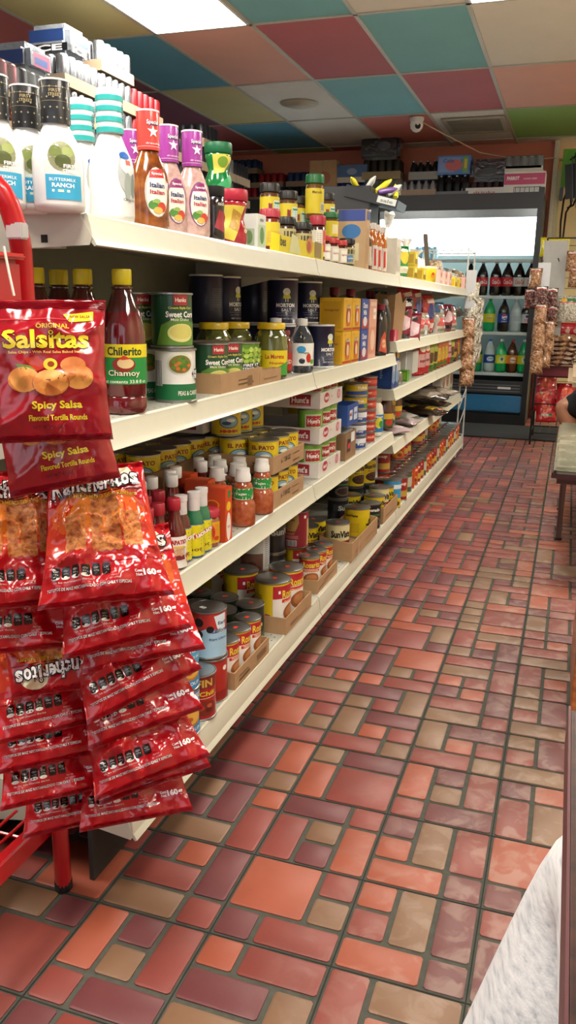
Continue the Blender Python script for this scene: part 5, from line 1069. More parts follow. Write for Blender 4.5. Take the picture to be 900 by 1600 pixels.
for i, (P, x, dy, hh_, rz, l) in enumerate(((B1, -.86, .30, .20, 60, 'dark blue and white bag rising behind the paper bag'), (B2, -.79, .42, .15, 50, 'crimson candy bag right of the paper bag'), (B3, -.80, .54, .19, 60, 'black candy bag with red spot'), (B3, -.78, .64, .14, 75, 'black candy bag slumped at the shelf edge'), (B2, -.77, .56, .12, 40, 'crimson candy bag at the shelf edge'), (B4, -.86, .86, .25, 65, 'tall red bag at the back before the seam'), (B4, -.84, 1.05, .25, 75, 'second tall red bag before the seam'), (B5, -.77, .78, .12, 60, 'pale candy bag at the edge'), (B5, -.77, .95, .12, 70, 'pale candy bag second at the edge'),
        (B4, -.80, 1.25, .22, 70, 'red bag just past the seam'), (B6, -.82, 1.42, .17, 70, 'blue bag past the seam'), (B5, -.77, 1.5, .12, 60, 'pale bag beside the blue one'), (B6, -.80, 1.66, .18, 75, 'second blue bag farther along'), (B2, -.78, 1.85, .17, 60, 'crimson bag near the shelf end'), (B5, -.77, 2.02, .13, 60, 'pale bag near the shelf end'), (B6, -.80, 2.2, .17, 70, 'blue bag last on the upper shelf'), (B3, -.90, .45, .22, 70, 'black bag standing at the back'), (B1, -.93, 1.3, .21, 75, 'dark blue bag standing at the back past the seam'))):
    P.put((x, GY[2] + dy, z + hh_), l + ' on the upper shelf' if len(l.split()) < 10 else l, rz, 'candy bags on the upper shelf')
o = mk_lathe_item('small_cup', [(.028, 0), (.033, .003), (.036, .055), (.033, .056)], M('b9c4c4', .3), [], [('r', -.06, .01, .06, .03, 'd8dedc')]); o.location = (-.765, GY[2] + .86, z); tag(o, 'small pale cup at the edge of the upper shelf', 'cup')
# hanging bag rows under the top shelf near the end
# ================================================================== red rack and hanging snack bags
RED = M('b3141c', .3, coat=.5); REDD = M('8c1018', .4)
rack = empty('snack_rack', (-.80, 1.12, 0))
def rp(mb, name, par=None, **k):
    o = mb.build(name, **k); o.parent = par or rack
    if not par: o.location = -rack.location
    return o
A = ad(33, 392, 1.17); B = Vector((-.815, 1.125, .0)); T1 = ad(22, 345, 1.15); T2 = ad(2, 300, 1.13); T3 = ad(-30, 272, 1.12); T4 = ad(-75, 268, 1.11)
bend = [tuple(A), tuple(ad(30, 372, 1.16)), tuple(T1), tuple(ad(14, 320, 1.14)), tuple(T2), tuple(ad(-14, 283, 1.125)), tuple(T3), tuple(T4), tuple(ad(-150, 272, 1.09))]
rp(MB().tube([tuple(B), tuple((A + B) / 2)] + bend, .0155, RED, 14), 'upright_tube')
rp(MB().lathe([(.014, 0), (.017, .002), (.017, .02), (.0155, .024)], BLACKP, 16, tf=Matrix.Translation(B)), 'foot')
lx, ly = -1.12, .55
rp(MB().tube([(lx, ly, 0), (lx, ly, 1.15)], .0155, RED, 12), 'upright_tube')
rp(MB().tube([(-.815, .50, 0.0), (-.815, .50, .16)], .0145, RED, 12), 'leg')
fr = MB(); fr.box(-.845, .42, .125, -.822, 1.13, .165, RED, .003); rp(fr, 'lower_frame')
fr = MB(); fr.box(-1.14, .42, .125, -.845, .445, .165, RED, .003); rp(fr, 'lower_frame')
w_ = MB()
for k in range(9): w_.tube([(-.84 - .033 * k, .44, .15), (-.84 - .033 * k, 1.12, .15)], .003, RED, 6)
for k in range(5): w_.tube([(-1.13, .5 + .14 * k, .146), (-.83, .5 + .14 * k, .146)], .003, RED, 6)
rp(w_, 'wire_tray')
rp(MB().tube([tuple(ad(24, 392, 1.19)), tuple(ad(34, 520, 1.22)), tuple(ad(46, 700, 1.27))], .006, RED, 8), 'clip_rod')
P1 = ad(-20, 400, 1.13); bn = MB(); bn.box(-.16, -.10, -.075, .022, .02, .0, M('a81820', .4, coat=.3), .006, tf=Matrix.Translation(ad(-2, 405, 1.10))); bn.box(-.165, -.105, .0, .027, .025, .008, RED, .003, tf=Matrix.Translation(ad(-2, 405, 1.10))); rp(bn, 'bin')
st = MB(); st.tube([tuple(ad(6, 385, 1.03)), tuple(ad(15, 430, 1.035)), tuple(ad(22, 462, 1.04))], .0018, M('d8d2c4', .4), 6)
c0 = ad(26, 478, 1.04); st.box(-.007, -.003, -.036, .007, .003, .006, M('d8d2c4', .4), .001, tf=Matrix.Translation(c0) @ Matrix.Rotation(R(20), 4, 'Z')); rp(st, 'hanging_clip')
tp = MB().box(-.0135, -.018, -.011, .0135, .0, .011, M('cfd2cf', .15, trans=.3), .002, tf=Matrix.Translation(ad(33, 362, 1.155))); rp(tp, 'tape')
rp(MB().tube([tuple(ad(70, 520, 1.19)), tuple(ad(92, 900, 1.36)), tuple(ad(105, 1240, 1.42))], .004, RED, 8), 'clip_strip')
tag(rack, 'red tube snack rack at the left edge, feet on the tiles', 'rack')
# bags
REDF = M('ae0c18', .22, coat=.8, var=.12, bump=.7, bs=34, bd=.006); DREDF = M('960a1b', .2, coat=.8, var=.12, bump=.7, bs=30, bd=.006)
CHIP = ramp_mat('fried_chip', ['7a3414', 'b5642c', 'd08a48', '9a4a1e'], 90, .5, 'noise', .9, .004)
CHIP2 = ramp_mat('tortilla_round', ['a8541c', 'd8843a', 'e0a04e'], 60, .5, 'voronoi', .4, .003)
pills = []
for k in range(6):
    u = -.072 + .0155 * k
    pills += [('p', [(u - .0055, -.083), (u + .0055, -.083), (u + .0065, -.079), (u + .0065, -.067), (u + .005, -.0625), (u - .005, -.0625), (u - .0065, -.067), (u - .0065, -.079)], '15110f'), T('Gr', u, -.069, .008, .0035, 'b8b0a8', .02), T('27g', u, -.0745, .008, .003, 'a8a098', .02)] + ([('e', u, -.0815, .0062, .0034, 'dcd8d0')] if k < 4 else [])
foot_ = pills + [T('de los nutrimentos diarios', -.045, -.0895, .058, .0034, 'cfc8c0', 0), T('Aprox.', .018, -.088, .012, .004, 'cfb8b0', 0), T('por envase', .018, -.094, .016, .0035, 'cfb8b0', 0),
        T('TOTOPOS DE MAIZ NIXTAMALIZADO CON CHILE Y ESPECIAS', -.022, -.101, .125, .0052, '1a1010', .05), T('TOTOPOS DE MAIZ NIXTAMALIZADO CON CHILE Y ESPECIAS', -.022, -.101, .125, .0052, 'e8e4e0', .012),
        T('Cont.', .054, -.083, .012, .005, 'f0ecec', .02), T('Net.', .054, -.090, .010, .005, 'f0ecec', .02), T('160', .070, -.086, .019, .012, 'f6f2f2', .05), T('g', .0835, -.089, .008, .011, 'f6f2f2', .03)]
def chipblock(cx, cy, w, h, sk=0):
    n = 7; P_ = [(cx - w / 2 + sk, cy + h / 2), ]
    top = [(cx - w / 2 + w * i / n, cy + h / 2 + (.003 if i % 2 else 0) + sk * .1 * i) for i in range(n + 1)]
    rt = [(cx + w / 2 + (.002 if i % 2 else 0), cy + h / 2 - h * i / n) for i in range(1, n)]
    bt = [(cx + w / 2 - w * i / n, cy - h / 2 + (-.003 if i % 2 else 0)) for i in range(n + 1)]
    lf = [(cx - w / 2 - (.002 if i % 2 else 0), cy - h / 2 + h * i / n) for i in range(1, n)]
    return top + rt + bt + lf
ranch = [('r', -.092, -.055, .092, .05, 'c03018'), ('e', 0, .03, .085, .05, 'cf5a20'), ('e', .0, .03, .05, .035, 'd87a28'), ('r', -.092, -.06, .092, -.035, 'a8141c'),
         ('p', chipblock(-.040, -.004, .034, .062), CHIP), ('p', chipblock(.056, -.002, .030, .060), CHIP), ('p', chipblock(.012, .010, .048, .098), CHIP),
         ('e', .045, .098, .028, .022, 'd8cda8'), ('p', [(-.088, .062), (.088, .072), (.088, .074), (-.088, .064)], '5a1010')]
for ch, u, w_c, h_c, v in zip('Rancheritos', (-.074, -.054, -.037, -.022, -.007, .008, .022, .032, .043, .057, .074), (.020, .016, .015, .014, .016, .015, .011, .006, .011, .015, .015), (.036, .022, .022, .022, .032, .022, .022, .031, .028, .022, .022), (.086, .080, .081, .082, .088, .085, .086, .091, .090, .089, .091)):
    ranch += [('t', ch, u, v, w_c + .005, h_c + .005, '141010', .07), ('t', ch, u, v, w_c, h_c, 'f2eeea', .03)]
ranch += [T('El MERO MERO Sabor Ranchero', .012, .063, .125, .0085, '3a1408', .05), T('El MERO MERO Sabor Ranchero', .012, .063, .125, .0085, 'e0a62c', .015)] + foot_
sals = [('r', -.085, .085, .08, .087, 'c8323c'), T('ORIGINAL', .012, .074, .055, .008, 'd8b02c', .03), T('Salsitas', .0, .052, .150, .034, '5a0c10', .05), T('Salsitas', .0, .0525, .146, .032, 'e8cf2c', .03), T('Salsa Chips - With Real Salsa Baked Inside', .0, .030, .13, .0055, 'e0c060', .01),
        ('p', [(.03, .094), (.08, .100), (.08, .084), (.04, .082)], 'e0cf2c'), T('NEW SALSA', .058, .091, .034, .005, '8a1c1c', .02),
        ('p', [(-.04, .02), (-.015, .024), (.0, .006), (-.02, -.002)], 'b8341c'), ('p', [(-.055, .012), (-.03, .008), (-.02, .0), (-.045, -.002)], '5a7a2c'), ('e', .005, .010, .012, .010, 'd8c03a'), ('e', .006, .010, .006, .005, '8a3a1c'),
        ('e', -.042, -.015, .028, .021, CHIP2), ('e', .052, -.012, .026, .021, CHIP2), ('e', .044, .008, .022, .014, CHIP2), ('e', .004, -.022, .032, .023, '7a2a10'), ('e', .004, -.021, .031, .022, CHIP2),
        T('Spicy Salsa', .012, -.060, .085, .017, 'e8cf2c', .03), T('Flavored Tortilla Rounds', .012, -.080, .098, .010, 'e8cf2c', .02), T('NET WT 4.5 OZ', -.006, -.096, .05, .006, '6a0c14', .02)]
def sc_(q, a=.76, b=.74):
    if q[0] == 'r': return ('r', q[1] * a, q[2] * b, q[3] * a, q[4] * b, q[5])
    if q[0] == 'e': return ('e', q[1] * a, q[2] * b, q[3] * a, q[4] * b, q[5])
    if q[0] == 'p': return ('p', [(x * a, y * b) for x, y in q[1]], q[2])
    return ('t', q[1], q[2] * a, q[3] * b, q[4] * a, q[5] * b) + tuple(q[6:])
P_bg = Proto(lambda: mk_bag('snack_bag', .190, .262, .024, REDF, ranch, 3, wr=.012, taper=.28), 'bag', 1, .78)
P_bg2 = Proto(lambda: mk_bag('snack_bag', .186, .258, .022, REDF, ranch, 8, wr=.013, taper=.24), 'bag', 1, .80)
P_ss_ = Proto(lambda: mk_bag('snack_bag', .152, .180, .026, DREDF, [sc_(q) for q in sals], 5, wr=.008), 'bag')
def hang(P, px, py, d, roll, yaw, label, h, pitch=14, grp=None, flip=False):
    """px, py = where the middle of the lower edge is seen; the bag hangs up from there with its foot pushed outwards"""
    c = ad(px, py, d)
    face = math.atan2(-c.x, c.y)      # yaw that turns the bag's front (-Y) to the aisle corner
    M_ = Matrix.Rotation(face * .9 + R(yaw), 4, 'Z') @ Matrix.Rotation(R(-pitch), 4, 'X') @ Matrix.Rotation(R(roll), 4, 'Y')
    o = P.put((0, 0, 0), label, 0, grp)
    if flip:
        o.matrix_world = Matrix.Translation(c) @ M_ @ Matrix.Rotation(R(180), 4, 'Y') @ Matrix.Diagonal((1, 1, P.hs, 1))
    else: o.matrix_world = Matrix.Translation(c) @ M_ @ Matrix.Diagonal((1, 1, P.hs, 1)) @ Matrix.Translation((0, 0, h))
    return o
g1 = 'red chip bags hanging on the snack rack'
H1 = .262; H2 = .258
# right hand strip, lowest first
hang(P_bg2, 214, 1283, 1.335, -10, -6, 'red snack bag hanging lowest of all, pointing to the floor', H2, 30, g1)
hang(P_bg, 128, 1290, 1.36, -4, 4, 'shaded red snack bag behind the lowest one, left of it', H1, 30, g1)
hang(P_bg2, 244, 1228, 1.31, -20, -8, 'tilted red snack bag second from the bottom of the right strip', H2, 30, g1)
hang(P_bg, 240, 1216, 1.285, -18, 0, 'large tilted red snack bag in front near the bottom right', H1, 30, g1)
hang(P_bg2, 230, 1140, 1.27, -20, -6, 'red snack bag in the right strip, fourth from the bottom', H2, 30, g1)
hang(P_bg, 228, 1088, 1.25, -22, 4, 'red snack bag in the right strip, at the height of the blue soup can', H1, 30, g1)
hang(P_bg2, 226, 1034, 1.225, -12, -6, 'dim red snack bag in the right strip below the wide tilted one', H2, 30, g1)
hang(P_bg, 200, 1006, 1.195, -11, 2, 'tilted red snack bag just under the big front chip bag', H1, 30, g1)
# left strip
hang(P_bg2, 96, 1246, 1.31, -3, 6, 'red snack bag at the bottom of the left strip with a clear gram mark', H2, 30, g1)
hang(P_bg, 92, 1190, 1.29, -5, 2, 'red snack bag in the left strip, second from its bottom', H1, 30, g1)
hang(P_bg2, 92, 1142, 1.27, -5, 6, 'red snack bag in the left strip, under the upside down one', H2, 30, g1)
hang(P_bg, 92, 1082, 1.245, -2, 2, 'red snack bag hanging upside down in the left strip', H1, 26, g1, flip=True)
hang(P_bg2, 40, 1018, 1.21, 2, 6, 'red snack bag in the left strip, under the big one cut by the picture edge', H2, 28, g1)
hang(P_bg, 30, 950, 1.175, 1, 6, 'big red chip bag with full front, cut by the left picture edge', H1, 27, g1)
hang(P_bg2, 148, 922, 1.27, -10, 10, 'red chip bag behind the big ones, its top corner showing on the right', H2, 8, g1)
hang(P_bg, 167, 942, 1.15, -5, -2, 'big red chip bag with full front showing brown chips, in the middle', H1, 29, g1)
hang(P_ss_, 104, 762, 1.13, -9, 2, 'dark red round-chip bag behind and under the topmost one', .18, 14, 'round chip bags')
hang(P_ss_, 84, 690, 1.06, -1, 0, 'topmost bag, dark red with yellow letters and round orange chips', .18, 8, 'round chip bags')
# dark bin and goods behind the rack
e = MB().box(-1.10, .62, .0, -.93, 1.10, .12, M('1c1c1e', .5), .01).build('crate'); tag(e, 'dark crate on the floor behind the red rack leg', 'crate')

# ================================================================== the glass cooler
CY = 8.05; CX0, CX1 = -3.3, -.345; CT = 2.09
cool = empty('glass_door_cooler', (-1.8, 8.4, 0))
def cp(mb, name, par=None, **k):
    o = mb.build(name, **k); o.parent = par or cool
    if not par: o.location = -cool.location
    return o
BL = M('0d0e10', .4)
WI = M('d6dcdc', .4); 
c_ = MB(); c_.box(CX0, CY + .03, .0, CX1, CY + .66, .10, BL); c_.box(CX0, CY + .62, .1, CX1, CY + .66, CT, BL); c_.box(CX0, CY + .03, CT - .03, CX1, CY + .66, CT, BL)
c_.box(CX1 - .035, CY + .03, .1, CX1, CY + .66, CT - .03, BL); c_.box(CX0, CY + .03, .1, CX0 + .035, CY + .66, CT - .03, BL); cp(c_, 'cabinet')
b_ = MB(); b_.box(CX0 + .035, CY + .605, .42, CX1 - .035, CY + .619, CT - .03, M('9fb0ac', .5)); b_.box(CX1 - .05, CY + .1, .42, CX1 - .036, CY + .605, CT - .03, M('8fa09c', .5)); cp(b_, 'inner_lining')
h_ = MB(); h_.box(CX0, CY, CT - .13, CX1, CY + .03, CT + .01, BL, .004); cp(h_, 'header')
h_ = MB(); h_.box(CX1 - .05, CY - .01, .02, CX1, CY + .03, CT + .05, BL, .004)
cp(h_, 'door_frame')
for x in (-1.86, -2.6): cp(MB().box(x - .03, CY, .42, x + .03, CY + .03, CT - .13, BL, .003), 'door_frame')
cp(MB().box(CX0, CY + .0, CT - .20, CX1 - .05, CY + .02, CT - .13, M('7d8488', .2, .5), .003), 'chrome_strip')
GL = M('f4fbfa', .02, trans=1, ior=1.02, var=0)
cp(MB().box(CX0 + .04, CY + .006, .42, CX1 - .05, CY + .012, CT - .20, GL), 'door_glass')
cp(MB().box(CX0 + .05, CY + .18, 1.57, CX1 - .06, CY + .20, CT - .17, M('f4fbff', .5, emit=3.0)), 'light_panel')
cp(MB().box(CX0 + .05, CY + .03, CT - .19, CX1 - .06, CY + .10, CT - .17, M('f4fbff', .5, emit=14.0)), 'light_strip')
for x in (-1.86,): cp(MB().box(x - .03, CY + .035, .45, x - .015, CY + .06, 1.5, M('eaf6ff', .5, emit=14.0)), 'light_strip')
SHZ = [1.175, .845, .465]
for z in SHZ:
    s_ = MB(); s_.box(CX0 + .04, CY + .06, z + .022, CX1 - .055, CY + .07, z + .028, WI)
    s_.box(CX0 + .04, CY + .055, z, CX1 - .055, CY + .068, z + .022, M('e6ecec', .35), .002)
    for k in range(40): s_.box(CX0 + .05 + k * .072, CY + .068, z + .008, CX0 + .054 + k * .072, CY + .6, z + .013, WI)
    cp(s_, 'wire_shelf')
k_ = MB(); k_.box(CX0, CY - .005, .30, CX1 - .05, CY + .03, .42, M('2a2d30', .4), .004)
for q in range(3): k_.box(CX0 + .02, CY - .008, .32 + q * .028, CX1 - .07, CY - .005, .33 + q * .028, M('6a7074', .3, .5))
cp(k_, 'grille'); cp(MB().box(-.62, CY - .010, .345, -.50, CY - .006, .365, M('d8dcdc', .4)), 'badge')
cp(MB().box(CX0, CY - .002, .125, CX1 - .05, CY + .03, .285, M('1f6a96', .35, coat=.5), .01), 'blue_kick_panel')
tag(cool, 'black framed glass door drink cooler across the back wall', 'cooler')
# big bottles
B2L = [(.040, 0), (.052, .008), (.0545, .03), (.0545, .16), (.052, .19), (.042, .225), (.024, .262), (.0145, .282), (.0135, .295)]
def twol(liq, lab, cap, art, full=True, clear=None):
    cl = clear or liq
    o = mk_lathe_item('soda_bottle', B2L, [liq] * 5 + [cl] * 3, [('cap', [(.0165, .290), (.017, .292), (.0165, .310), (.0005, .312)], M(cap, .4))], None, seg=22)
    decal([('r', -.165, .085, .165, .165, lab)] + art, fcyl(.0550), 'label', o, maxlen=.02); return o
COLA = M('1c0c08', .1, coat=.9); GRN = M('12a05a', .1, coat=.9); CLR = M('c8d8dc', .08, coat=.9); ORG = M('b8742c', .1, coat=.9)
Pc = Proto(lambda: twol(COLA, 'c81c2c', 'c8c8c8', [T('Coca-Cola', .0, .125, .09, .04, 'f4f0f0', .02)]), 'bottle', 1)
Pd = Proto(lambda: twol(COLA, 'e0dcdc', 'e8e8e8', [T('Coca-Cola', .0, .125, .09, .04, 'c82838', .02)]), 'bottle', 1)
Ps = Proto(lambda: twol(GRN, 'd8dc2c', 'f0f0f0', [('e', .0, .125, .028, .030, 'f0f0e8'), ('e', .0, .125, .012, .022, '2c8a3c')]), 'bottle', 1)
Pq = Proto(lambda: twol(GRN, 'd8d81c', '3a9a3c', [T('Squirt', .0, .128, .08, .03, 'f4f4e8', .03), T('Squirt', .0, .126, .07, .022, 'c8402c', .02)]), 'bottle', 1)
Pp = Proto(lambda: twol(COLA, '1c3a9a', '2a5ac8', [('e', .0, .135, .026, .026, 'f0f0f4'), ('p', [(-.022, .138), (.022, .148), (.016, .157), (.0, .161), (-.016, .157)], 'c8283c'), ('p', [(-.020, .122), (.022, .134), (.010, .112), (-.010, .112)], '2048a8'), T('pepsi', .0, .095, .05, .014, 'f4f4f8', .02)]), 'bottle', 1)
Pdp = Proto(lambda: twol(COLA, 'e8e8ec', 'e0e0e8', [('e', .0, .145, .022, .014, '1c3a9a'), ('r', -.03, .09, .03, .122, 'd8484c'), ('e', .0, .15, .015, .006, 'c8283c')]), 'bottle', 1)
Pb = Proto(lambda: twol(CLR, '1c4a9a', '2a6ac8', [('e', .0, .125, .034, .022, 'd8e4f0'), T('agua', .0, .125, .05, .014, '1c4a9a', .03)]), 'bottle', 1)
Po = Proto(lambda: twol(M('5a2c18', .1, coat=.9), 'c8782c', 'c83c3c', [('e', .0, .12, .03, .028, 'f0e8d8'), T('Cream', .0, .12, .06, .018, '8a3c1c', .03)]), 'bottle', 1)
Pw = Proto(lambda: twol(CLR, 'c8d4dc', 'e8e8e8', [('r', -.03, .1, .03, .15, 'a8b4c0')]), 'bottle', 1)
rows = [(SHZ[0] + .028, [(752, Pc, 'red labelled cola bottle partly behind the wire rack'), (773, Pc, 'red labelled cola bottle on the upper cooler shelf'), (791, Pc, 'dark cola bottle between two others on the upper shelf'), (809, Pd, 'cola bottle with white label on the upper cooler shelf'), (827, Pd, 'white labelled cola bottle at the right of the upper cooler shelf'), (733, Pc, 'red cola bottle at the left of the upper cooler shelf')]),
        (SHZ[1] + .028, [(763, Pq, 'yellow labelled soda bottle on the middle cooler shelf'), (785, Pp, 'blue labelled soda bottle with round emblem on the middle cooler shelf'), (804, Pw, 'pale labelled bottle on the middle cooler shelf'), (821, Pdp, 'white and blue labelled soda bottle on the middle cooler shelf'), (741, Pq, 'yellow labelled soda bottle at the left of the middle cooler shelf')]),
        (SHZ[2] + .028, [(743, Ps, 'green soda bottle farthest left on the lowest cooler shelf'), (763, Pb, 'clear bottle with blue label on the lowest cooler shelf'), (781, Ps, 'green soda bottle right of the blue labelled one'), (798, Po, 'brown soda bottle with orange label and red cap'), (816, Ps, 'green soda bottle farthest right on the lowest cooler shelf')])]
for z, it in rows:
    for px, P, l in it:
        x_ = (lambda: None)
        # column -> x at the depth of the shelf front
        Yb_ = CY + .14; k = (px - 450) / F
        xx = -(Yb_ * (AY[0] - k * AY[2]) + (z - H) * (AZ[0] - k * AZ[2])) / (AX[0] - k * AX[2])
        P.put((xx, Yb_, z), l, -75, 'soda bottles in the cooler')
def XatY(px, Y, z):
    k = (px - 450) / F
    return -(Y * (AY[0] - k * AY[2]) + (z - H) * (AZ[0] - k * AZ[2])) / (AX[0] - k * AX[2])
Pcn = Proto(lambda: MB().lathe([(.026, 0), (.033, .006), (.033, .112), (.026, .122), (.024, .122)], M('9fc0cc', .25, .6), 18).build('drink_can'), 'can', 1)
for i in range(4): Pcn.put((XatY(648 + i * 9, CY + .13, SHZ[0]) , CY + .15, 1.56 - .03), 'pale blue drink can in the cooler, %s from the left' % NUM[i], 0, 'pale drink cans in the cooler')
cp(MB().box(CX0 + .04, CY + .06, 1.505, CX1 - .055, CY + .175, 1.528, WI), 'wire_shelf')

# ================================================================== stock on top of coolers
FILM = M('c8ccd0', .12, trans=.85, ior=1.05, var=0, coat=.5)
def pack(nx, ny, r, h, canm, topm, tray, film=None, trayh=.05, bottle=False, art=None, tm=KRAFT):
    """nx along X, ny along Y"""
    s = r * 2.04; W_, D_ = nx * s, ny * s
    root = empty('drink_pack')
    if tray:
        o = mk_tray('tray', D_ + .008, W_ + .008, trayh, tm, None, None); o.parent = root; z0 = .0035
        if art: decal(art, fny(-D_ / 2 - .004), 'printed_side', o)
    else: z0 = 0
    if bottle: pr_ = [(r * .85, 0), (r, .006), (r, h * .55), (r * .8, h * .7), (r * .42, h * .86), (r * .4, h * .93)]
    else: pr_ = [(r * .8, 0), (r, .006), (r, h - .012), (r * .82, h), (r * .78, h), (r * .76, h - .003), (.0005, h - .003)]
    base = None
    for i in range(nx):
        for j in range(ny):
            if 0 < i < nx - 1 and 0 < j < ny - 1: continue
            if base is None:
                base = MB().lathe(pr_, [canm] * (len(pr_) - (3 if not bottle else 1)) + [topm] * 3, 14).build('can' if not bottle else 'bottle', root); c = base
                if bottle:
                    MB().lathe([(r * .46, h * .93), (r * .46, h), (.0005, h + .001)], topm, 12).build('cap', base)
            else: c = copy_tree(base, root)
            c.location = (-W_ / 2 + s * (i + .5), -D_ / 2 + s * (j + .5), z0)
    if film:
        f = MB().box(-W_ / 2 - .004, -D_ / 2 - .004, z0 + .01, W_ / 2 + .004, D_ / 2 + .004, z0 + h + .004, film, .015).build('shrink_wrap', root)
    return root
SIL = M('8e9298', .25, .8); CANB = M('2a3a5c', .3, .4); CAND = M('23252a', .3, .5); CANW = M('a4a8ae', .3, .5); CANR = M('8a1c24', .3, .4); CANG = M('8a7a2c', .3, .6)
def put(o, x, y, z, label, grp=None, rz=0, cat='drink pack'):
    o.location = (x, y, z); o.rotation_euler[2] = R(rz); return tag(o, label, cat, grp)
CTZ = CT + .001; gS = 'drink packs on top of the coolers'
def onc(px, Y=CY + .2, z=CTZ): return XatY(px, Y, z)
BLK = M('17191c', .18, coat=.8, bump=.5, bs=30, bd=.01)
YB = CY + .24
put(pack(5, 3, .033, .155, CANW, M('3a4a6a', .4), True, None, .075, True, tm=M('b09a84', .8)), onc(654), YB, CTZ, 'kraft tray of pale bottles on the cooler, left of the clear pack', gS)
put(pack(4, 3, .033, .165, CAND, SIL, True, None, .07, True, tm=M('8a8a84', .5)), onc(661), YB, CTZ + .162, 'tray of dark bottles stacked on the kraft tray of pale bottles', gS)
put(pack(4, 3, .036, .19, CAND, SIL, True, None, .05, True, tm=M('5a6068', .4)), onc(707), YB, CTZ, 'tray of dark green bottles beneath the blue and red carton', gS)
o = mk_box('drink_carton', .24, .30, .165, '4a78b8', None, [('p', [(-.14, .02), (.0, .02), (.08, .15), (-.14, .15)], '7a94c8'), ('e', .0, .08, .08, .05, 'b85a5a'), T('Cola', -.05, .12, .1, .035, '2a4a9a', .02), ('r', .08, .02, .13, .15, '6a9a3c'), ('r', .095, .05, .12, .13, 'c8b83a')]); put(o, onc(708), YB, CTZ + .195, 'blue and red printed drink carton stacked above dark bottles', gS, cat='carton')
put(pack(6, 3, .033, .12, M('4a3a44', .3, .5), SIL, True, None, .075, False, [T('drinks', .0, .035, .2, .02, 'c05a6a', .02), ('r', -.18, .02, -.15, .05, 'b83a4a')], tm=M('dcd8d4', .6)), onc(757), YB, CTZ, 'white tray of dark cans below the black wrapped pack', gS)
o = mk_box('wrapped_pack', .22, .36, .20, BLK, None, [('r', -.16, .03, .16, .032, '4a4e54'), ('e', .0, .09, .08, .03, '2c3034')], bev=.045); put(o, onc(763), YB, CTZ + .128, 'black plastic wrapped drink pack on the white tray', gS, cat='drink pack')
o = mk_box('shipping_carton', .24, .36, .20, 'dcdad6', None, [('r', -.178, .09, .178, .185, 'c0386a'), T('PARROT', -.10, .145, .11, .032, 'f2e8ee', .04), T('coconut water', .05, .14, .12, .018, 'f0c8d8', .01), ('r', -.09, .02, .15, .07, '141414')] + [('r', -.085 + k * .014, .025, -.078 + k * .014 + (.003 if k % 3 else 0), .065, 'e8e8e8') for k in range(17)]); put(o, onc(822) - .02, YB, CTZ, 'white and pink drink carton at the right end of the cooler top', gS, cat='carton')
put(pack(5, 3, .033, .13, CANW, SIL, True, FILM, .05, False, tm=M('c8c4bc', .5)), onc(820) - .03, YB, CTZ + .202, 'clear wrapped can pack on top of the white and pink carton', gS)
put(pack(5, 3, .036, .17, M('6a6a3c', .3, .5), M('a8983c', .3, .7), False, FILM), onc(600), YB, CTZ, 'pack of olive gold cans beneath the tall dark wrapped pack', gS)
put(pack(5, 3, .036, .17, M('3a3a34', .3, .5), SIL, True, None, .07, tm=M('8a7c5a', .6)), onc(596), YB, CTZ + .175, 'tray of dark cans under the big black wrapped pack', gS)
o = mk_box('wrapped_pack', .22, .38, .22, BLK, None, [('e', .04, .12, .06, .04, '4a5058')], bev=.03); put(o, onc(593), YB, CTZ + .352, 'tall black wrapped pack, highest on the cooler', gS)
put(pack(5, 3, .033, .15, M('3a4a8a', .3, .6), SIL, False, None), onc(548), YB, CTZ, 'blue silver can pack beneath a blue tray, near the black display box', gS)
o = mk_box('drink_carton', .22, .34, .16, '3a5a86', None, [('r', -.15, .0, .15, .05, 'b0a89c'), ('e', .02, .1, .05, .03, '7a8aa8')]); put(o, onc(548), YB, CTZ + .155, 'blue and grey drink carton on the blue silver cans', gS, cat='carton')
o = mk_box('kraft_carton', .3, .27, .36, KRAFT, None, [('e', .02, .2, .06, .06, 'a05a3c'), ('r', -.002, .0, .002, .36, '8a6a4a')]); put(o, onc(508), YB, CTZ, 'plain kraft carton on the cooler, behind the spice jars', gS, cat='carton')
k_ = 0
for px in (470, 425, 385, 350):
    for t in range(2 if px != 385 else 3):
        put(pack(4, 3, .033, .13, (CAND, CANR, CANB)[(k_ + t) % 3], SIL, True, None, .05, tm=M('7a6450', .8)), onc(px), YB, CTZ + t * .136, 'dim can pack on the cooler in the dark corner, %s of the pile' % NUM[k_], 'dim can packs in the dark corner'); k_ += 1
# left wall cooler run with cases
WZ = 1.66
wc = empty('wall_cooler', (-3.0, 5.3, 0))
def wp(mb, name):
    o = mb.build(name); o.parent = wc; o.location = -wc.location; return o
wp(MB().box(-3.85, 2.4, 0, -2.45, 7.9, WZ - .12, M('3a3c3c', .6)), 'cabinet'); wp(MB().box(-3.85, 2.38, WZ - .12, -2.41, 7.92, WZ, M('23252a', .4), .004), 'header')
tag(wc, 'dark cooler run along the left wall behind the shelving', 'cooler')
def wyz(px, py): return onx(px, py, -2.62)
k_ = 0
gW = 'cases of cans stacked on the left wall cooler'
stacks = [(10, 3, CANR, True), (54, 3, CAND, True), (98, 4, SIL, False), (150, 5, SIL, False), (200, 4, CANR, False), (238, 3, CAND, False), (268, 3, CAND, False), (293, 4, CAND, False), (318, 3, SIL, False), (342, 3, CAND, False)]
desc = ['with orange sheen at the left picture edge', 'dark, behind the white bottles', 'silver, with the dark lettered pack', 'silver, second from the lettered pack', 'red and silver behind the purple caps', 'dark, behind the pink dressing', 'dark and low behind the pink dressing', 'with shiny tops above the pink bottles', 'silver and low, right of the shiny tops', 'dark, farthest along the left wall']
TR_ = M('a08c74', .8)
YS = [3.30, 3.65, 4.0, 4.35, 4.70, 5.03, 5.32, 5.61, 5.90, 6.19]
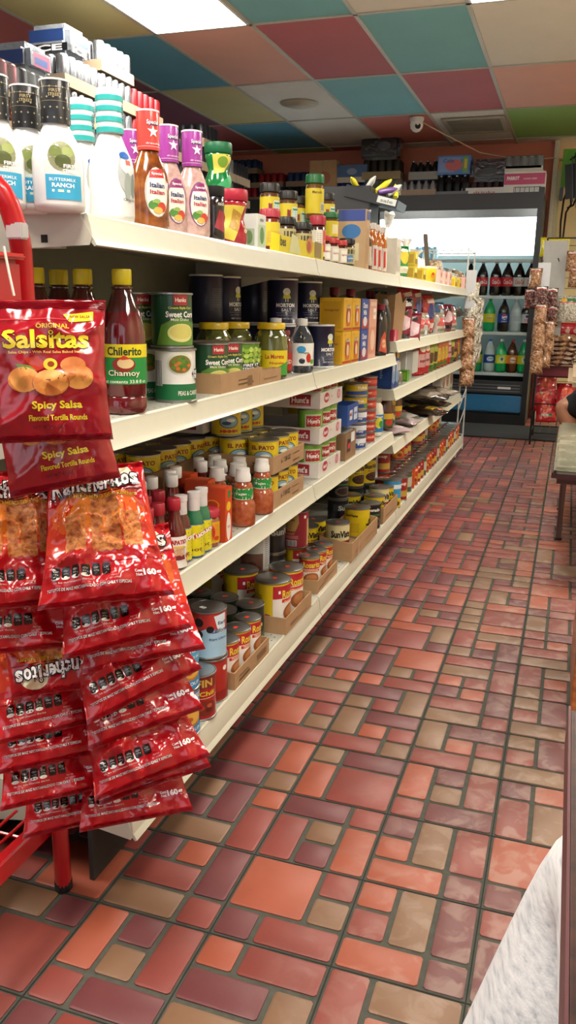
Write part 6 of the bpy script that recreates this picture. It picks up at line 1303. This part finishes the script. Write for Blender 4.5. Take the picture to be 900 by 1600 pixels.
for (px, n_, cm, fl), dd, Yx in zip(stacks, desc, YS):
    for t in range(n_):
        r_ = .033; hgt = .145
        o = pack(4, 5 if px < 240 else 4, r_, hgt, cm, SIL, True, FILM if fl and t == n_ - 1 else None, .055, tm=TR_)
        put(o, -2.62, Yx, WZ + .1535 * t, 'can case %s, %s from the bottom' % (dd, NUM[t]), gW)
o = mk_box('wrapped_pack', .22, .24, .15, M('8c939c', .18, coat=.8, bump=.8, bs=30, bd=.012), [('r', -.08, .02, .09, .055, '14141a'), T('ICE', .0, .037, .13, .03, 'f0f0f4', .04), ('r', -.06, .065, .08, .12, '23407a')], [('r', -.12, .02, .12, .055, '14141a'), T('ICE', .0, .037, .18, .03, 'f0f0f4', .04), ('r', -.1, .065, .1, .12, '23407a')], bev=.03)
put(o, -2.62, 4.0, WZ + .153 * 4 + .003, 'silver film wrapped pack with blue and black print at the top left', gW)
o = mk_box('wrapped_pack', .22, .24, .13, M('868d96', .18, coat=.8, bump=.8, bs=30, bd=.012), [('r', -.06, .03, .07, .09, '8a3a5a'), ('r', -.05, .04, .05, .07, '23407a')], [('r', -.1, .03, .1, .09, '23407a')], bev=.03)
put(o, -2.62, 3.66, WZ + .153 * 3 + .003, 'smaller silver wrapped pack left of the lettered one', gW)
# black display box hanging behind the shelves, with pens
db = empty('display_bin', (-1.10, 5.0, 0)); 
yb = 5.3; xb = XatY(560, yb, 1.6)
db.location = (xb, yb, 0)
d_ = MB(); d_.box(-.30, -.12, 0, .10, .12, 1.80, M('1c1e20', .5), .006); d_.build('cabinet', db)
t_ = mk_tray('tray', .26, .34, .07, M('17191b', .4), None, [('r', .04, .012, .16, .05, 'b0b4b0'), T('sale', .1, .03, .08, .02, '6a6a6a', .02)], lip=.05); t_.parent = db; t_.location = (.10, 0, 1.70); t_.rotation_euler = (0, R(14), 0)
tag(db, 'black display cabinet with sloping tray standing beyond the shelves', 'display')
for k in range(6):
    c = ['d8d030', 'd8d8d8', 'e0c81c', '6a4a8a', 'c8c8c0'][k % 5]
    o = MB().lathe([(.012, 0), (.018, .01), (.018, .09), (.01, .115), (.004, .13)], M(c, .3, coat=.5), 14).build('glue_bottle')
    o.location = (xb - .0 + .045 * k, yb - .06 + .045 * (k % 3), 1.795 - .01 * k); o.rotation_euler = (R(70 - 12 * (k % 3)), R(20 * (k % 4) - 10), R(k * 37))
    tag(o, '%s small tube lying in the black sloping tray, %s from the left' % (['yellow', 'white', 'golden', 'purple', 'grey'][k % 5], NUM[k]), 'tube', 'small tubes in the black tray')

# ================================================================== wire rack with nut bags at the shelf end
WW = M('d4d8d4', .4, .2)
wr = empty('wire_rack', (-.80, 6.3, 0))
def wq(mb, name, par=None):
    o = mb.build(name); o.parent = par or wr
    if not par: o.location = -wr.location
    return o
for x in (-1.05, -.74):
    for y in (6.10, 6.50): wq(MB().tube([(x, y, 0), (x, y, 1.50)], .006, WW, 8), 'post')
s_ = MB()
for z in (.12, .42, .72, 1.02, 1.25, 1.48):
    s_.tube([(-1.05, 6.10, z), (-.74, 6.10, z), (-.74, 6.50, z), (-1.05, 6.50, z)], .004, WW, 6, closed=True)
    for k in range(5): s_.tube([(-1.05 + .062 * k, 6.10, z), (-1.05 + .062 * k, 6.50, z)], .0025, WW, 6)
for z in (.2, .35): s_.tube([(-.74, 6.10, z), (-.74, 6.5, z + .12)], .004, WW, 6)
wq(s_, 'wire_shelf'); tag(wr, 'white wire rack at the far end of the shelving', 'rack')
NUT = ramp_mat('peanuts', ['5a3420', '8f5a38', 'b58a60', 'd8c8ac'], 95, .3, 'voronoi', .9, .008, .7)
NUTW = ramp_mat('pale_seeds', ['6a5a4a', 'b0a690', 'dcd6c6', 'e8e6dc'], 100, .25, 'voronoi', .9, .008, .7)
NUTD = ramp_mat('dark_chili', ['2a1210', '4a1c18', '6a3a30', '8a7468'], 90, .25, 'voronoi', .9, .008, .7)
def nut_bag(mat, hd):
    def f():
        o = mk_bag('nut_bag', .095, .15, .03, mat, [('r', -.036, .050, .036, .066, 'd8d4c8'), ('r', -.036, .046, .036, .052, hd)], int(hd[:2], 16) % 9 + 30, wr=.016, nu=16, nv=20); return o
    return f
N1 = Proto(nut_bag(NUT, 'b83a3c'), 'bag'); N2 = Proto(nut_bag(NUTW, 'b8a03a'), 'bag'); N3 = Proto(nut_bag(NUTD, 'c83a44'), 'bag')
cnt = 0
for j, (px, y, rz) in enumerate(((741, 6.05, -8), (733, 6.0, 6), (752, 6.2, -60))):
    zs = [1.26, 1.15, 1.04, .93, .82, .71] if j == 0 else ([1.02, .91, .80, .69] if j == 1 else [1.16, 1.06, .95, .84])
    for k, z in enumerate(zs):
        P = N2 if (j == 2 or (j == 0 and k < 5)) else N1
        x = XatY(px - 1.3 * k, y, z)
        P.put((x, y - .004 * k + (.02 * k if 0 else 0), z), 'small bag of %s on the white wire rack, %s strip, %s from its top' % ('pale seeds' if P is N2 else 'brown nuts', NUM[j], NUM[k]), rz, 'nut and seed bags on the white wire rack', rx=-16)
for k, (x, z) in enumerate(((-.97, 1.255), (-.86, 1.255), (-.97, 1.025), (-.86, 1.025))):
    N2.put((x, 6.22, z + .03), 'bag of pale seeds lying on a shelf of the white wire rack, %s' % NUM[k], 10 * k, 'seed bags on the wire rack shelves', rx=-88)
# hanging pale card strips
for px, y, z, l in ((738, 6.04, 1.36, 'grey card strip hanging on the white wire rack'),):
    o = MB().box(-.035, -.002, -.26, .035, .002, 0, M('c0c2c4', .5), .0008).build('card_strip'); o.location = (XatY(px, y - .03, z), y - .045, z - .02); tag(o, l, 'card')

# ================================================================== black rack with bags at the right
br = empty('bag_rack', (.05, 7.2, 0)); BK = M('1a1a1c', .4, .3)
def bq(mb, name):
    o = mb.build(name); o.parent = br; o.location = -br.location; return o
for x in (-.245, .40):
    for y in (6.95, 7.40): bq(MB().tube([(x, y, 0), (x, y, 1.62)], .008, BK, 8), 'post')
s_ = MB()
for z in (.10, .34, .56, .66):
    s_.tube([(-.245, 6.95, z), (.40, 6.95, z), (.40, 7.40, z), (-.245, 7.40, z)], .005, BK, 6, closed=True)
    for k in range(10): s_.tube([(-.245 + .071 * k, 6.95, z), (-.245 + .071 * k, 7.40, z)], .0025, BK, 5)
for k in range(18): s_.tube([(-.245, 7.40, .15 + k * .085), (.40, 7.40, .15 + k * .085)], .0025, BK, 5)
s_.tube([(-.245, 6.95, 1.62), (.40, 6.95, 1.62)], .006, BK, 6)
bq(s_, 'wire_shelf'); tag(br, 'black wire rack of snack bags by the pale wall', 'rack')
o = MB().box(-.09, -.003, -.75, .09, .003, 0, M('a9a8a2', .5), .001).build('grey_card'); o.location = (XatY(868, 6.90, 1.5), 6.92, 1.60); tag(o, 'tall grey card panel on the black wire rack', 'card')
o = MB().box(-.045, -.003, -.26, .045, .003, 0, M('c9cbd0', .5), .001).build('card_strip'); o.location = (XatY(851, 6.6, 1.4), 6.60, 1.42); tag(o, 'white card strip hanging above the dark dried fruit bags', 'card')
hk = MB(); xh = XatY(846, 6.75, 1.4); hk.tube([(xh, 6.95, 1.45), (xh, 6.60, 1.45)], .005, BK, 6); hk.tube([(xh + .12, 6.95, 1.45), (xh + .12, 6.60, 1.45)], .005, BK, 6); bq(hk, 'hook_bar')
lst = [(838, 6.60, 1.34, N1), (830, 6.62, 1.19, N3), (846, 6.55, 1.21, N3), (862, 6.62, 1.20, N3), (846, 6.52, 1.08, N1), (843, 6.52, .98, N1), (862, 6.6, 1.07, N3), (842, 6.50, .89, N1), (858, 6.56, .96, N1), (840, 6.50, .81, N1), (856, 6.56, .86, N1), (838, 6.48, .72, N1), (852, 6.55, .76, N1)]
for k, (px, y, z, P) in enumerate(lst):
    P.put((XatY(px, y, z), y, z + .04), 'bag of %s hanging before the black rack, %s counted downwards' % ('brown nuts' if P is N1 else 'dark dried chili', ORD(k)), -10 + 7 * (k % 4), 'bags hanging in front of the black rack', rx=-14)
P_cs = Proto(lambda: mk_bag('seed_bag', .16, .20, .03, NUTW, [('r', -.075, .05, .075, .08, '3a7a4a'), ('r', -.075, .046, .075, .054, 'c8344a'), ('e', -.04, .065, .025, .015, 'd8a83a')], 41, nu=18, nv=22), 'bag')
for k, (px, z, P) in enumerate(((890, 1.19, P_cs), (896, 1.52, N1), (900, 1.40, N1))):
    P.put((XatY(px, 6.85, z), 6.86, z), 'clear snack bag on the right of the black rack, %s from the bottom' % NUM[k], 4, 'clear bags at the right picture edge')
P_yb2 = Proto(lambda: mk_bag('yellow_bag', .14, .15, .03, M('d8cc1c', .3, coat=.5), [('e', 0, 0, .04, .03, 'c8c8a0')], 42), 'bag')
for k, px in enumerate((856, 874)): P_yb2.put((XatY(px, 7.2, 1.5), 7.25 + .02 * k, 1.65), 'bright yellow bag at the top of the black rack, %s' % NUM[k], 5, 'yellow bags')
P_lay = Proto(lambda: mk_bag('snack_packet', .26, .20, .03, ramp_mat('brown_snack', ['3a1c14', '6a4028', 'a07850', '8a6a50'], 30, .25, 'voronoi', .8, .008, .8), [('r', -.1, -.01, .1, .03, '7a5a40')], 43, wr=.012), 'packet')
for k in range(6): P_lay.put((XatY(862, 7.1, .66) + .04 + .01 * (k % 2), 7.05, .695 + .035 * k), 'brown snack packet lying in the pile on the black rack, %s from the bottom' % NUM[k], 3 * k, 'brown packets piled on the black rack', rx=-84)
o = MB().box(-.24, .0, 0, .26, .03, .085, M('6a1c24', .4), .004).build('shelf_sign'); o.location = (.02, 6.925, .565); tag(o, 'dark red shelf strip under the brown packets', 'sign')
P_rp2 = Proto(lambda: mk_bag('chip_bag', .17, .22, .04, M('b8242c', .2, coat=.8), [('e', 0, .02, .05, .05, 'd8604a'), ('r', -.05, -.07, .05, -.05, 'c8c0a8'), ('e', .03, -.06, .02, .015, '3a5a3c')], 44, wr=.01), 'bag')
for k, (px, z, y) in enumerate(((850, .33, 7.1), (852, .42, 7.14), (849, .25, 7.06), (880, .30, 7.15), (884, .36, 7.1))): P_rp2.put((XatY(px, y, z), y, z + .14), 'red chip bag on the low shelves of the black rack, %s one' % NUM[k], 14 * (k % 3) - 10, 'red chip bags low on the black rack', rx=-25)
P_rr = Proto(lambda: mk_bag('chip_bag', .14, .13, .03, M('b8202a', .25, coat=.6), [('e', .02, .0, .03, .02, 'd8a8a0')], 45), 'bag')
for k, px in enumerate((884, 897)): P_rr.put((XatY(px, 7.3, .9), 7.33, .98), 'small red bag behind the wires at mid height of the black rack, %s' % NUM[k], 4, 'small red bags on the black rack')
# fan / equipment and cables on the wall
eq = MB(); eq.box(-.16, -.10, -.24, .5, .10, .24, M('1b1e20', .5), .09)
for k in range(7): eq.box(-.10 + .08 * k, -.115, -.2, -.09 + .08 * k, -.10, .2, M('2a2e30', .4), .004)
o = eq.build('wall_speaker'); o.location = (-.03, 8.42, 2.24); o.rotation_euler = (0, R(-6), 0); tag(o, 'black speaker cabinet mounted high at the right picture edge', 'speaker'); o_spk = o
o = MB().box(0, 0, 0, .5, .02, .34, M('6fb52c', .5), .004).build('green_sign'); o.location = (-.232, 8.60, 2.20); tag(o, 'bright green board behind the black speaker', 'sign')
MB().box(-.02, .0, -.34, .22, .33, -.23, M('1b1e20', .5), .01).build('bracket', o_spk)
for k, pts in enumerate((((-.22, 8.66, 2.45), (-.20, 8.62, 2.30), (-.14, 8.6, 2.18), (-.12, 8.6, 2.05), (-.16, 8.62, 1.98), (-.17, 8.66, 1.6)), ((.02, 8.6, 2.58), (-.06, 8.6, 2.46), (-.13, 8.6, 2.3), (-.19, 8.62, 2.1), (-.20, 8.64, 1.9), (-.19, 8.66, 1.7)), ((-.20, 8.64, 2.42), (-.1, 8.55, 2.48), (.05, 8.5, 2.52), (.3, 8.5, 2.5)), ((-.1, 8.6, 2.3), (-.06, 8.56, 2.15), (-.10, 8.58, 2.04), (-.15, 8.62, 2.02)))):
    o = MB().tube(pts, .009, M('26221f', .6), 8).build('power_cable'); tag(o, ['dark cable looping down the wall corner', 'dark cable hanging from the ceiling past the green board', 'dark cable running right to the speaker', 'short dark cable loop below the green board'][k], 'cable')
o = MB().box(-.234, 8.55, 2.08, -.20, 8.61, 2.20, M('3a4244', .4), .008).build('junction_box'); tag(o, 'grey box among the cables on the wall corner', 'box')

# ================================================================== bench, table, near table
bn = empty('bench', (.16, 4.08, 0))
VIN = ramp_mat('worn_vinyl', ['6f7260', '8d8f7c', 'a5a592'], 9, .22, 'noise', .3, .002, .3)
s_ = MB(); s_.box(-.185, -.72, .405, .20, .72, .47, M('3a1a1c', .3, coat=.4), .022); s_.build('seat_edge', bn)
s_ = MB(); s_.box(-.178, -.712, .448, .192, .712, .4735, VIN, .02); s_.build('seat_top', bn)
for sx in (-.13, .14):
    for sy in (-.08, .12, .56): 
        l = MB().tube([(sx, sy, .41), (sx + (.0 if sy else 0), sy + .02, .012)], .013, M('6a5a58', .3, .6), 10).build('leg', bn)
        MB().lathe([(.017, 0), (.017, .014), (.013, .016)], BLACKP, 12, tf=Matrix.Translation((sx, sy + .02, 0))).build('rubber_foot', l)
tag(bn, 'grey vinyl bench with dark red edge at the right picture edge', 'bench')
tb = empty('dining_table', (.36, 4.15, 0))
s_ = MB(); s_.box(-.335, -.5, .70, .6, .62, .752, M('a8977c', .35, coat=.3), .025); s_.build('tabletop', tb)
MB().tube([(-.05, .2, .0), (-.05, .2, .70)], .02, M('d8d8d0', .3, .7), 12).build('leg', tb); MB().tube([(.3, .2, .0), (.3, .2, .70)], .02, M('d8d8d0', .3, .7), 12).build('leg', tb)
tb.location = (.338, 4.92, 0); tag(tb, 'beige topped dining table beyond the grey bench', 'table')
nt_ = empty('counter_table', (.5, .6, 0)); WOOD = ramp_mat('dark_wood', ['24120c', '3a2018', '4a2c20'], 8, .35, 'noise', .2, .001, .3, stretch=(1, 8, 1))
s_ = MB(); s_.box(-.470, -1.1, .71, .5, .09, .75, WOOD, .004); s_.build('tabletop', nt_); s_ = MB(); s_.box(-.4725, -1.1, .712, -.4705, .09, .748, M('4a2024', .4)); s_.build('edge_band', nt_)
for sy in (-.95, -.1): MB().box(-.30, sy - .03, 0, -.24, sy + .03, .71, WOOD).build('leg', nt_)
tag(nt_, 'dark wooden table edge running up the right picture side', 'table')
wb = empty('wooden_bench', (.35, 2.4, 0)); OW = ramp_mat('orange_wood', ['8a4a24', 'a8602c', 'b8743a'], 8, .4, 'noise', .2, .001, .2, stretch=(1, 1, 8))
for xx in (-.258, .22): MB().box(xx, -.2, .0, xx + .04, .2, .42, OW, .003).build('side_panel', wb)
MB().box(-.25, -.2, .42, .27, .2, .45, OW, .005).build('seat', wb)
tag(wb, 'orange brown wooden bench, only its side showing at the right picture edge', 'bench')

# ================================================================== people
def skin(name, chain, mat, parent=None, sub=2):
    """chain: list of (parent index, (x,y,z), rx, ry)"""
    me = bpy.data.meshes.new(name)
    me.from_pydata([c[1] for c in chain], [(c[0], i) for i, c in enumerate(chain) if c[0] is not None], [])
    o = bpy.data.objects.new(name, me); COL.objects.link(o)
    m = o.modifiers.new('s', 'SKIN'); me.skin_vertices
    for i, c in enumerate(chain): me.skin_vertices[0].data[i].radius = (c[2], c[3])
    me.skin_vertices[0].data[0].use_root = True
    ss = o.modifiers.new('u', 'SUBSURF'); ss.levels = sub; ss.render_levels = sub
    dg = bpy.context.evaluated_depsgraph_get(); dg.update()
    m2 = bpy.data.meshes.new_from_object(o.evaluated_get(dg)); o.modifiers.clear(); o.data = m2
    m2.materials.clear(); m2.materials.append(mat); m2.polygons.foreach_set('use_smooth', [True] * len(m2.polygons))
    if parent: o.parent = parent
    return o
SK = M('a8765a', .5, bump=.1, bs=200); HAIR = M('1c1410', .6, bump=.5, bs=300)
def hand(chain, wrist_i, w, d, side):
    """palm and five fingers; w wrist point, d direction"""
    d = Vector(d).normalized(); s = d.cross(Vector((0, 0, 1))); s = s.normalized() if s.length > .1 else Vector((0, 1, 0)); up = s.cross(d)
    w = Vector(w); p0 = len(chain); chain.append((wrist_i, tuple(w + d * .05), .034, .016))
    for k, (o_, L) in enumerate(((-.030, .068), (-.010, .078), (.010, .072), (.029, .058))):
        a = len(chain); chain.append((p0, tuple(w + d * .09 + s * o_), .0105, .010)); chain.append((a, tuple(w + d * (.09 + L * .5) + s * o_ * 1.1 - up * .008), .009, .009)); chain.append((a + 1, tuple(w + d * (.085 + L * .9) + s * o_ * 1.1 - up * .028), .0075, .0075))
    a = len(chain); chain.append((p0, tuple(w + d * .045 - s * side * .045), .0115, .011)); chain.append((a, tuple(w + d * .075 - s * side * .062 - up * .01), .0095, .0095))
def seated(name, hip, kneeL, kneeR, dirv, cloth, shirt, label, leg_cover=.75, ax=0, reach=.22, fat=1.0, head=True):
    root = empty(name, (hip[0], hip[1], 0)); o0 = -Vector(root.location)
    hip = Vector(hip); f = Vector(dirv).normalized(); s = f.cross(Vector((0, 0, 1)))
    ch = [(None, tuple(hip), .13, .11), (0, tuple(hip + Vector((0, 0, .20)) - f * .03), .125, .095), (1, tuple(hip + Vector((0, 0, .40)) - f * .02), .15, .10), (2, tuple(hip + Vector((0, 0, .50))), .06, .06), (3, tuple(hip + Vector((0, 0, .57)) + f * .02), .055, .055), (4, tuple(hip + Vector((0, 0, .65)) + f * .035), .075, .088), (5, tuple(hip + Vector((0, 0, .73)) + f * .03), .068, .08)]
    for kn, sd in ((kneeL, 1), (kneeR, -1)):
        kn = Vector(kn); a = len(ch); st_ = hip + s * sd * -.10
        ch.append((0, tuple(st_ + (kn - st_) * .15), .088, .085)); ch.append((a, tuple(st_ + (kn - st_) * .55), .078, .076)); ch.append((a + 1, tuple(kn), .056, .058))
        an = Vector((kn.x - f.x * .04 + ax, kn.y - f.y * .04, .09)); ch.append((a + 2, tuple(kn + (an - kn) * .4 - f * .02), .056, .058)); ch.append((a + 3, tuple(an), .036, .036)); ch.append((a + 4, tuple(an + f * .10 - Vector((0, 0, .045))), .038, .03)); ch.append((a + 5, tuple(an + f * .19 - Vector((0, 0, .06))), .03, .02))
        sh = hip + Vector((0, 0, .46)) - s * sd * .17; a = len(ch); el = sh + f * .12 - Vector((0, 0, .27)); wr_ = el + f * reach + Vector((0, 0, .02))
        ch.append((2, tuple(sh), .05, .05)); ch.append((a, tuple(el), .040, .040)); ch.append((a + 1, tuple(wr_), .027, .026)); hand(ch, a + 2, wr_, f, sd)
    b = skin('body', ch, SK, root); b.location = o0
    # trousers or shorts: a shell around pelvis and thighs
    tc = [(None, tuple(hip), .142, .125), (0, tuple(hip + Vector((0, 0, .08)) - f * .015), .138, .115)]
    for kn, sd in ((kneeL, 1), (kneeR, -1)):
        kn = Vector(kn); st_ = hip + s * sd * -.10; a = len(tc)
        tc.append((0, tuple(st_ + (kn - st_) * .15), .098, .096)); tc.append((a, tuple(st_ + (kn - st_) * .55), .092, .09)); tc.append((a + 1, tuple(st_ + (kn - st_) * leg_cover), .080, .080))
        if leg_cover >= 1:
            an = Vector((kn.x - f.x * .04 + ax, kn.y - f.y * .04, .09)); tc[-1] = (a + 1, tuple(kn), .078, .08); tc.append((a + 2, tuple(kn + (an - kn) * .45 - f * .02), .074, .074)); tc.append((a + 3, tuple(an + Vector((0, 0, .02))), .062, .062))
    tc = [(a_, p_, r1 * fat, r2 * fat) for a_, p_, r1, r2 in tc]
    t = skin('trousers' if leg_cover >= 1 else 'shorts', tc, cloth, root, 2); t.location = o0
    sc_ = [(None, tuple(hip + Vector((0, 0, .06)) - f * .01), .148, .122), (0, tuple(hip + Vector((0, 0, .20)) - f * .03), .142, .112), (1, tuple(hip + Vector((0, 0, .41)) - f * .02), .165, .115), (2, tuple(hip + Vector((0, 0, .49))), .075, .07)]
    for sd in (1, -1):
        sh = hip + Vector((0, 0, .46)) - s * sd * .17; a = len(sc_); el = sh + f * .12 - Vector((0, 0, .27)); sc_.append((2, tuple(sh), .065, .065)); sc_.append((a, tuple(sh + (el - sh) * .6), .056, .056))
    t = skin('shirt', sc_, shirt, root, 2); t.location = o0
    if head:
        c = hip + Vector((0, 0, .70)) + f * .03
        hr = MB().lathe([(.075, -.02), (.092, .01), (.090, .05), (.065, .085), (.02, .10), (.0005, .102)], HAIR, 20, 1, 1, tf=Matrix.Translation(c - f * .018)).build('hair', root); hr.location = o0
        for sd in (1, -1):
            e_ = MB().lathe([(.0005, -.011), (.009, -.006), (.011, 0), (.009, .006), (.0005, .011)], M('e8e4e0', .2), 12, tf=Matrix.Translation(c + f * .082 - s * sd * .032 - Vector((0, 0, .022)))).build('eye', root); e_.location = o0
        n_ = MB().lathe([(.016, -.03), (.012, -.01), (.006, .012)], SK, 12, tf=Matrix.Translation(c + f * .092 - Vector((0, 0, .035)))).build('nose', root); n_.location = o0
        m_ = MB().tube([tuple(c + f * .088 - s * .022 - Vector((0, 0, .085))), tuple(c + f * .094 - Vector((0, 0, .087))), tuple(c + f * .088 + s * .022 - Vector((0, 0, .085)))], .006, M('7a3a34', .5), 8).build('mouth', root); m_.location = o0
    tag(root, label, 'person'); return root
seated('person', (.42, 5.62, .50), (-.035, 5.44, .50), (.0, 5.75, .50), (-1, 0, 0), M('14171b', .8, bump=.4, bs=60, bd=.006), M('2a2c30', .8), 'seated person in black shorts, bare knee showing beyond the bench', .98, ax=.17, reach=.10, fat=1.2)
HEATH = ramp_mat('heather_cloth', ['a8adb4', 'c4c7ca', 'd0d2d4', 'd8d9da'], 70, .9, 'noise', .5, .002, 0, stretch=(2.2, .35, 2.2))
seated('person', (.27, .02, .56), (.105, .665, .625), (.36, .45, .58), (0, 1, 0), HEATH, M('4a4c50', .8), 'person in pale heather grey trousers at the lower right corner', 1.0, ax=-.17, reach=.06, fat=1.12)
# ================================================================== goods stand side by side, none inside another
def settle():
    T_ = []
    for o in COL.objects:
        if o.parent is None and o.type == 'MESH' and ('tray' in o.name or o.name.startswith('kraft')) and o.get('category') == 'tray':
            b = o.bound_box; sc = o.scale; T_.append((o.location.x + b[0][0] * sc[0], o.location.x + b[6][0] * sc[0], o.location.y + b[0][1] * sc[1], o.location.y + b[6][1] * sc[1], o.location.z, o.location.z + b[6][2]))
    B_ = []
    for o in COL.objects:
        if o.parent is None and o.type == 'MESH' and o.get('category') in ('box', 'carton', 'pack', 'container') and -1.2 < o.location.x < -.6 and o.location.y < 6.1 and abs(o.rotation_euler[2]) < .2:
            b = o.bound_box; B_.append((o.location.x + b[0][0], o.location.x + b[6][0], o.location.y + b[0][1], o.location.y + b[6][1], o.location.z, o.location.z + b[6][2]))
    it = []
    for o in GOODS:
        if not (-1.2 < o.location.x < -.6 and o.location.y < 6.1): continue
        b = o.bound_box; r = b[6][0] * o.scale[0]; h = b[6][2] * o.scale[2]
        if o.get('category') in ('jar', 'bottle'): h += .03
        it.append([o, o.location.x, o.location.y, o.location.z, r, h])
    # stacks move as one
    grp = {}
    for i in it: grp.setdefault((round(i[1], 3), round(i[2], 3)), []).append(i)
    S = []
    for m in grp.values():
        lo = min(i[3] for i in m); lock = any(t[0] < i[1] < t[1] and t[2] < i[2] < t[3] and abs(i[3] - t[4] - .0035) < .002 for i in m for t in T_)
        S.append([m[0][1], m[0][2], m, lock])
    lv = sorted(XF, reverse=True)
    for rnd_ in range(160):
        moved = 0
        for a in range(len(S)):
            A_ = S[a]
            for b in range(a + 1, len(S)):
                C_ = S[b]
                dx, dy = C_[0] - A_[0], C_[1] - A_[1]
                if abs(dx) > .13 or abs(dy) > .13: continue
                need = 0
                for p in A_[2]:
                    for q in C_[2]:
                        if min(p[3] + p[5], q[3] + q[5]) - max(p[3], q[3]) > .003: need = max(need, p[4] + q[4] + .0008)
                d = math.hypot(dx, dy)
                if d >= need or need == 0: continue
                if d < 1e-4: dx, dy, d = -.01, .01, .014
                wa, wc = (0 if A_[3] else (.35 if A_[0] > -.8 else 1)), (0 if C_[3] else (.35 if C_[0] > -.8 else 1))
                if wa + wc == 0: continue
                k = (need - d) * .6 / d / (wa + wc)
                A_[0] -= dx * k * wa; A_[1] -= dy * k * wa; C_[0] += dx * k * wc; C_[1] += dy * k * wc; moved += 1
        for A_ in S:
            if A_[3]: continue
            for p in A_[2]:
                for t in T_ + B_:
                    if min(p[3] + p[5], t[5]) - max(p[3], t[4]) < .004: continue
                    x, y, r = A_[0], A_[1], p[4]
                    ox = min(x + r - t[0], t[1] - (x - r)); oy = min(y + r - t[2], t[3] - (y - r))
                    if ox > 0 and oy > 0:
                        if x + r - t[0] == ox and ox < oy * 1.5: A_[0] -= ox * .7
                        elif oy <= ox: A_[1] += oy * .7 if y > (t[2] + t[3]) / 2 else -oy * .7
                        else: A_[0] += ox * .7 if x > (t[0] + t[1]) / 2 else -ox * .7
                        moved += 1
            z = min(i[3] for i in A_[2]); r = max(i[4] for i in A_[2])
            xf = next((XF[l] for l in lv if z >= l - .003), -.70)
            A_[0] = max(XB + .016 + r, min(A_[0], xf + .004 - r * .9))
        if not moved: break
    n = 0
    for A_ in S:
        for i in A_[2]:
            n += math.hypot(i[0].location.x - A_[0], i[0].location.y - A_[1]) > .03
            i[0].location.x = A_[0]; i[0].location.y = A_[1]
    print('SETTLE rounds', rnd_, 'moved far', n)
settle()
SC.view_settings.view_transform = 'Standard'; SC.view_settings.look = 'None'; SC.view_settings.exposure = 0.12; SC.view_settings.gamma = 1; SC.view_settings.use_curve_mapping = False
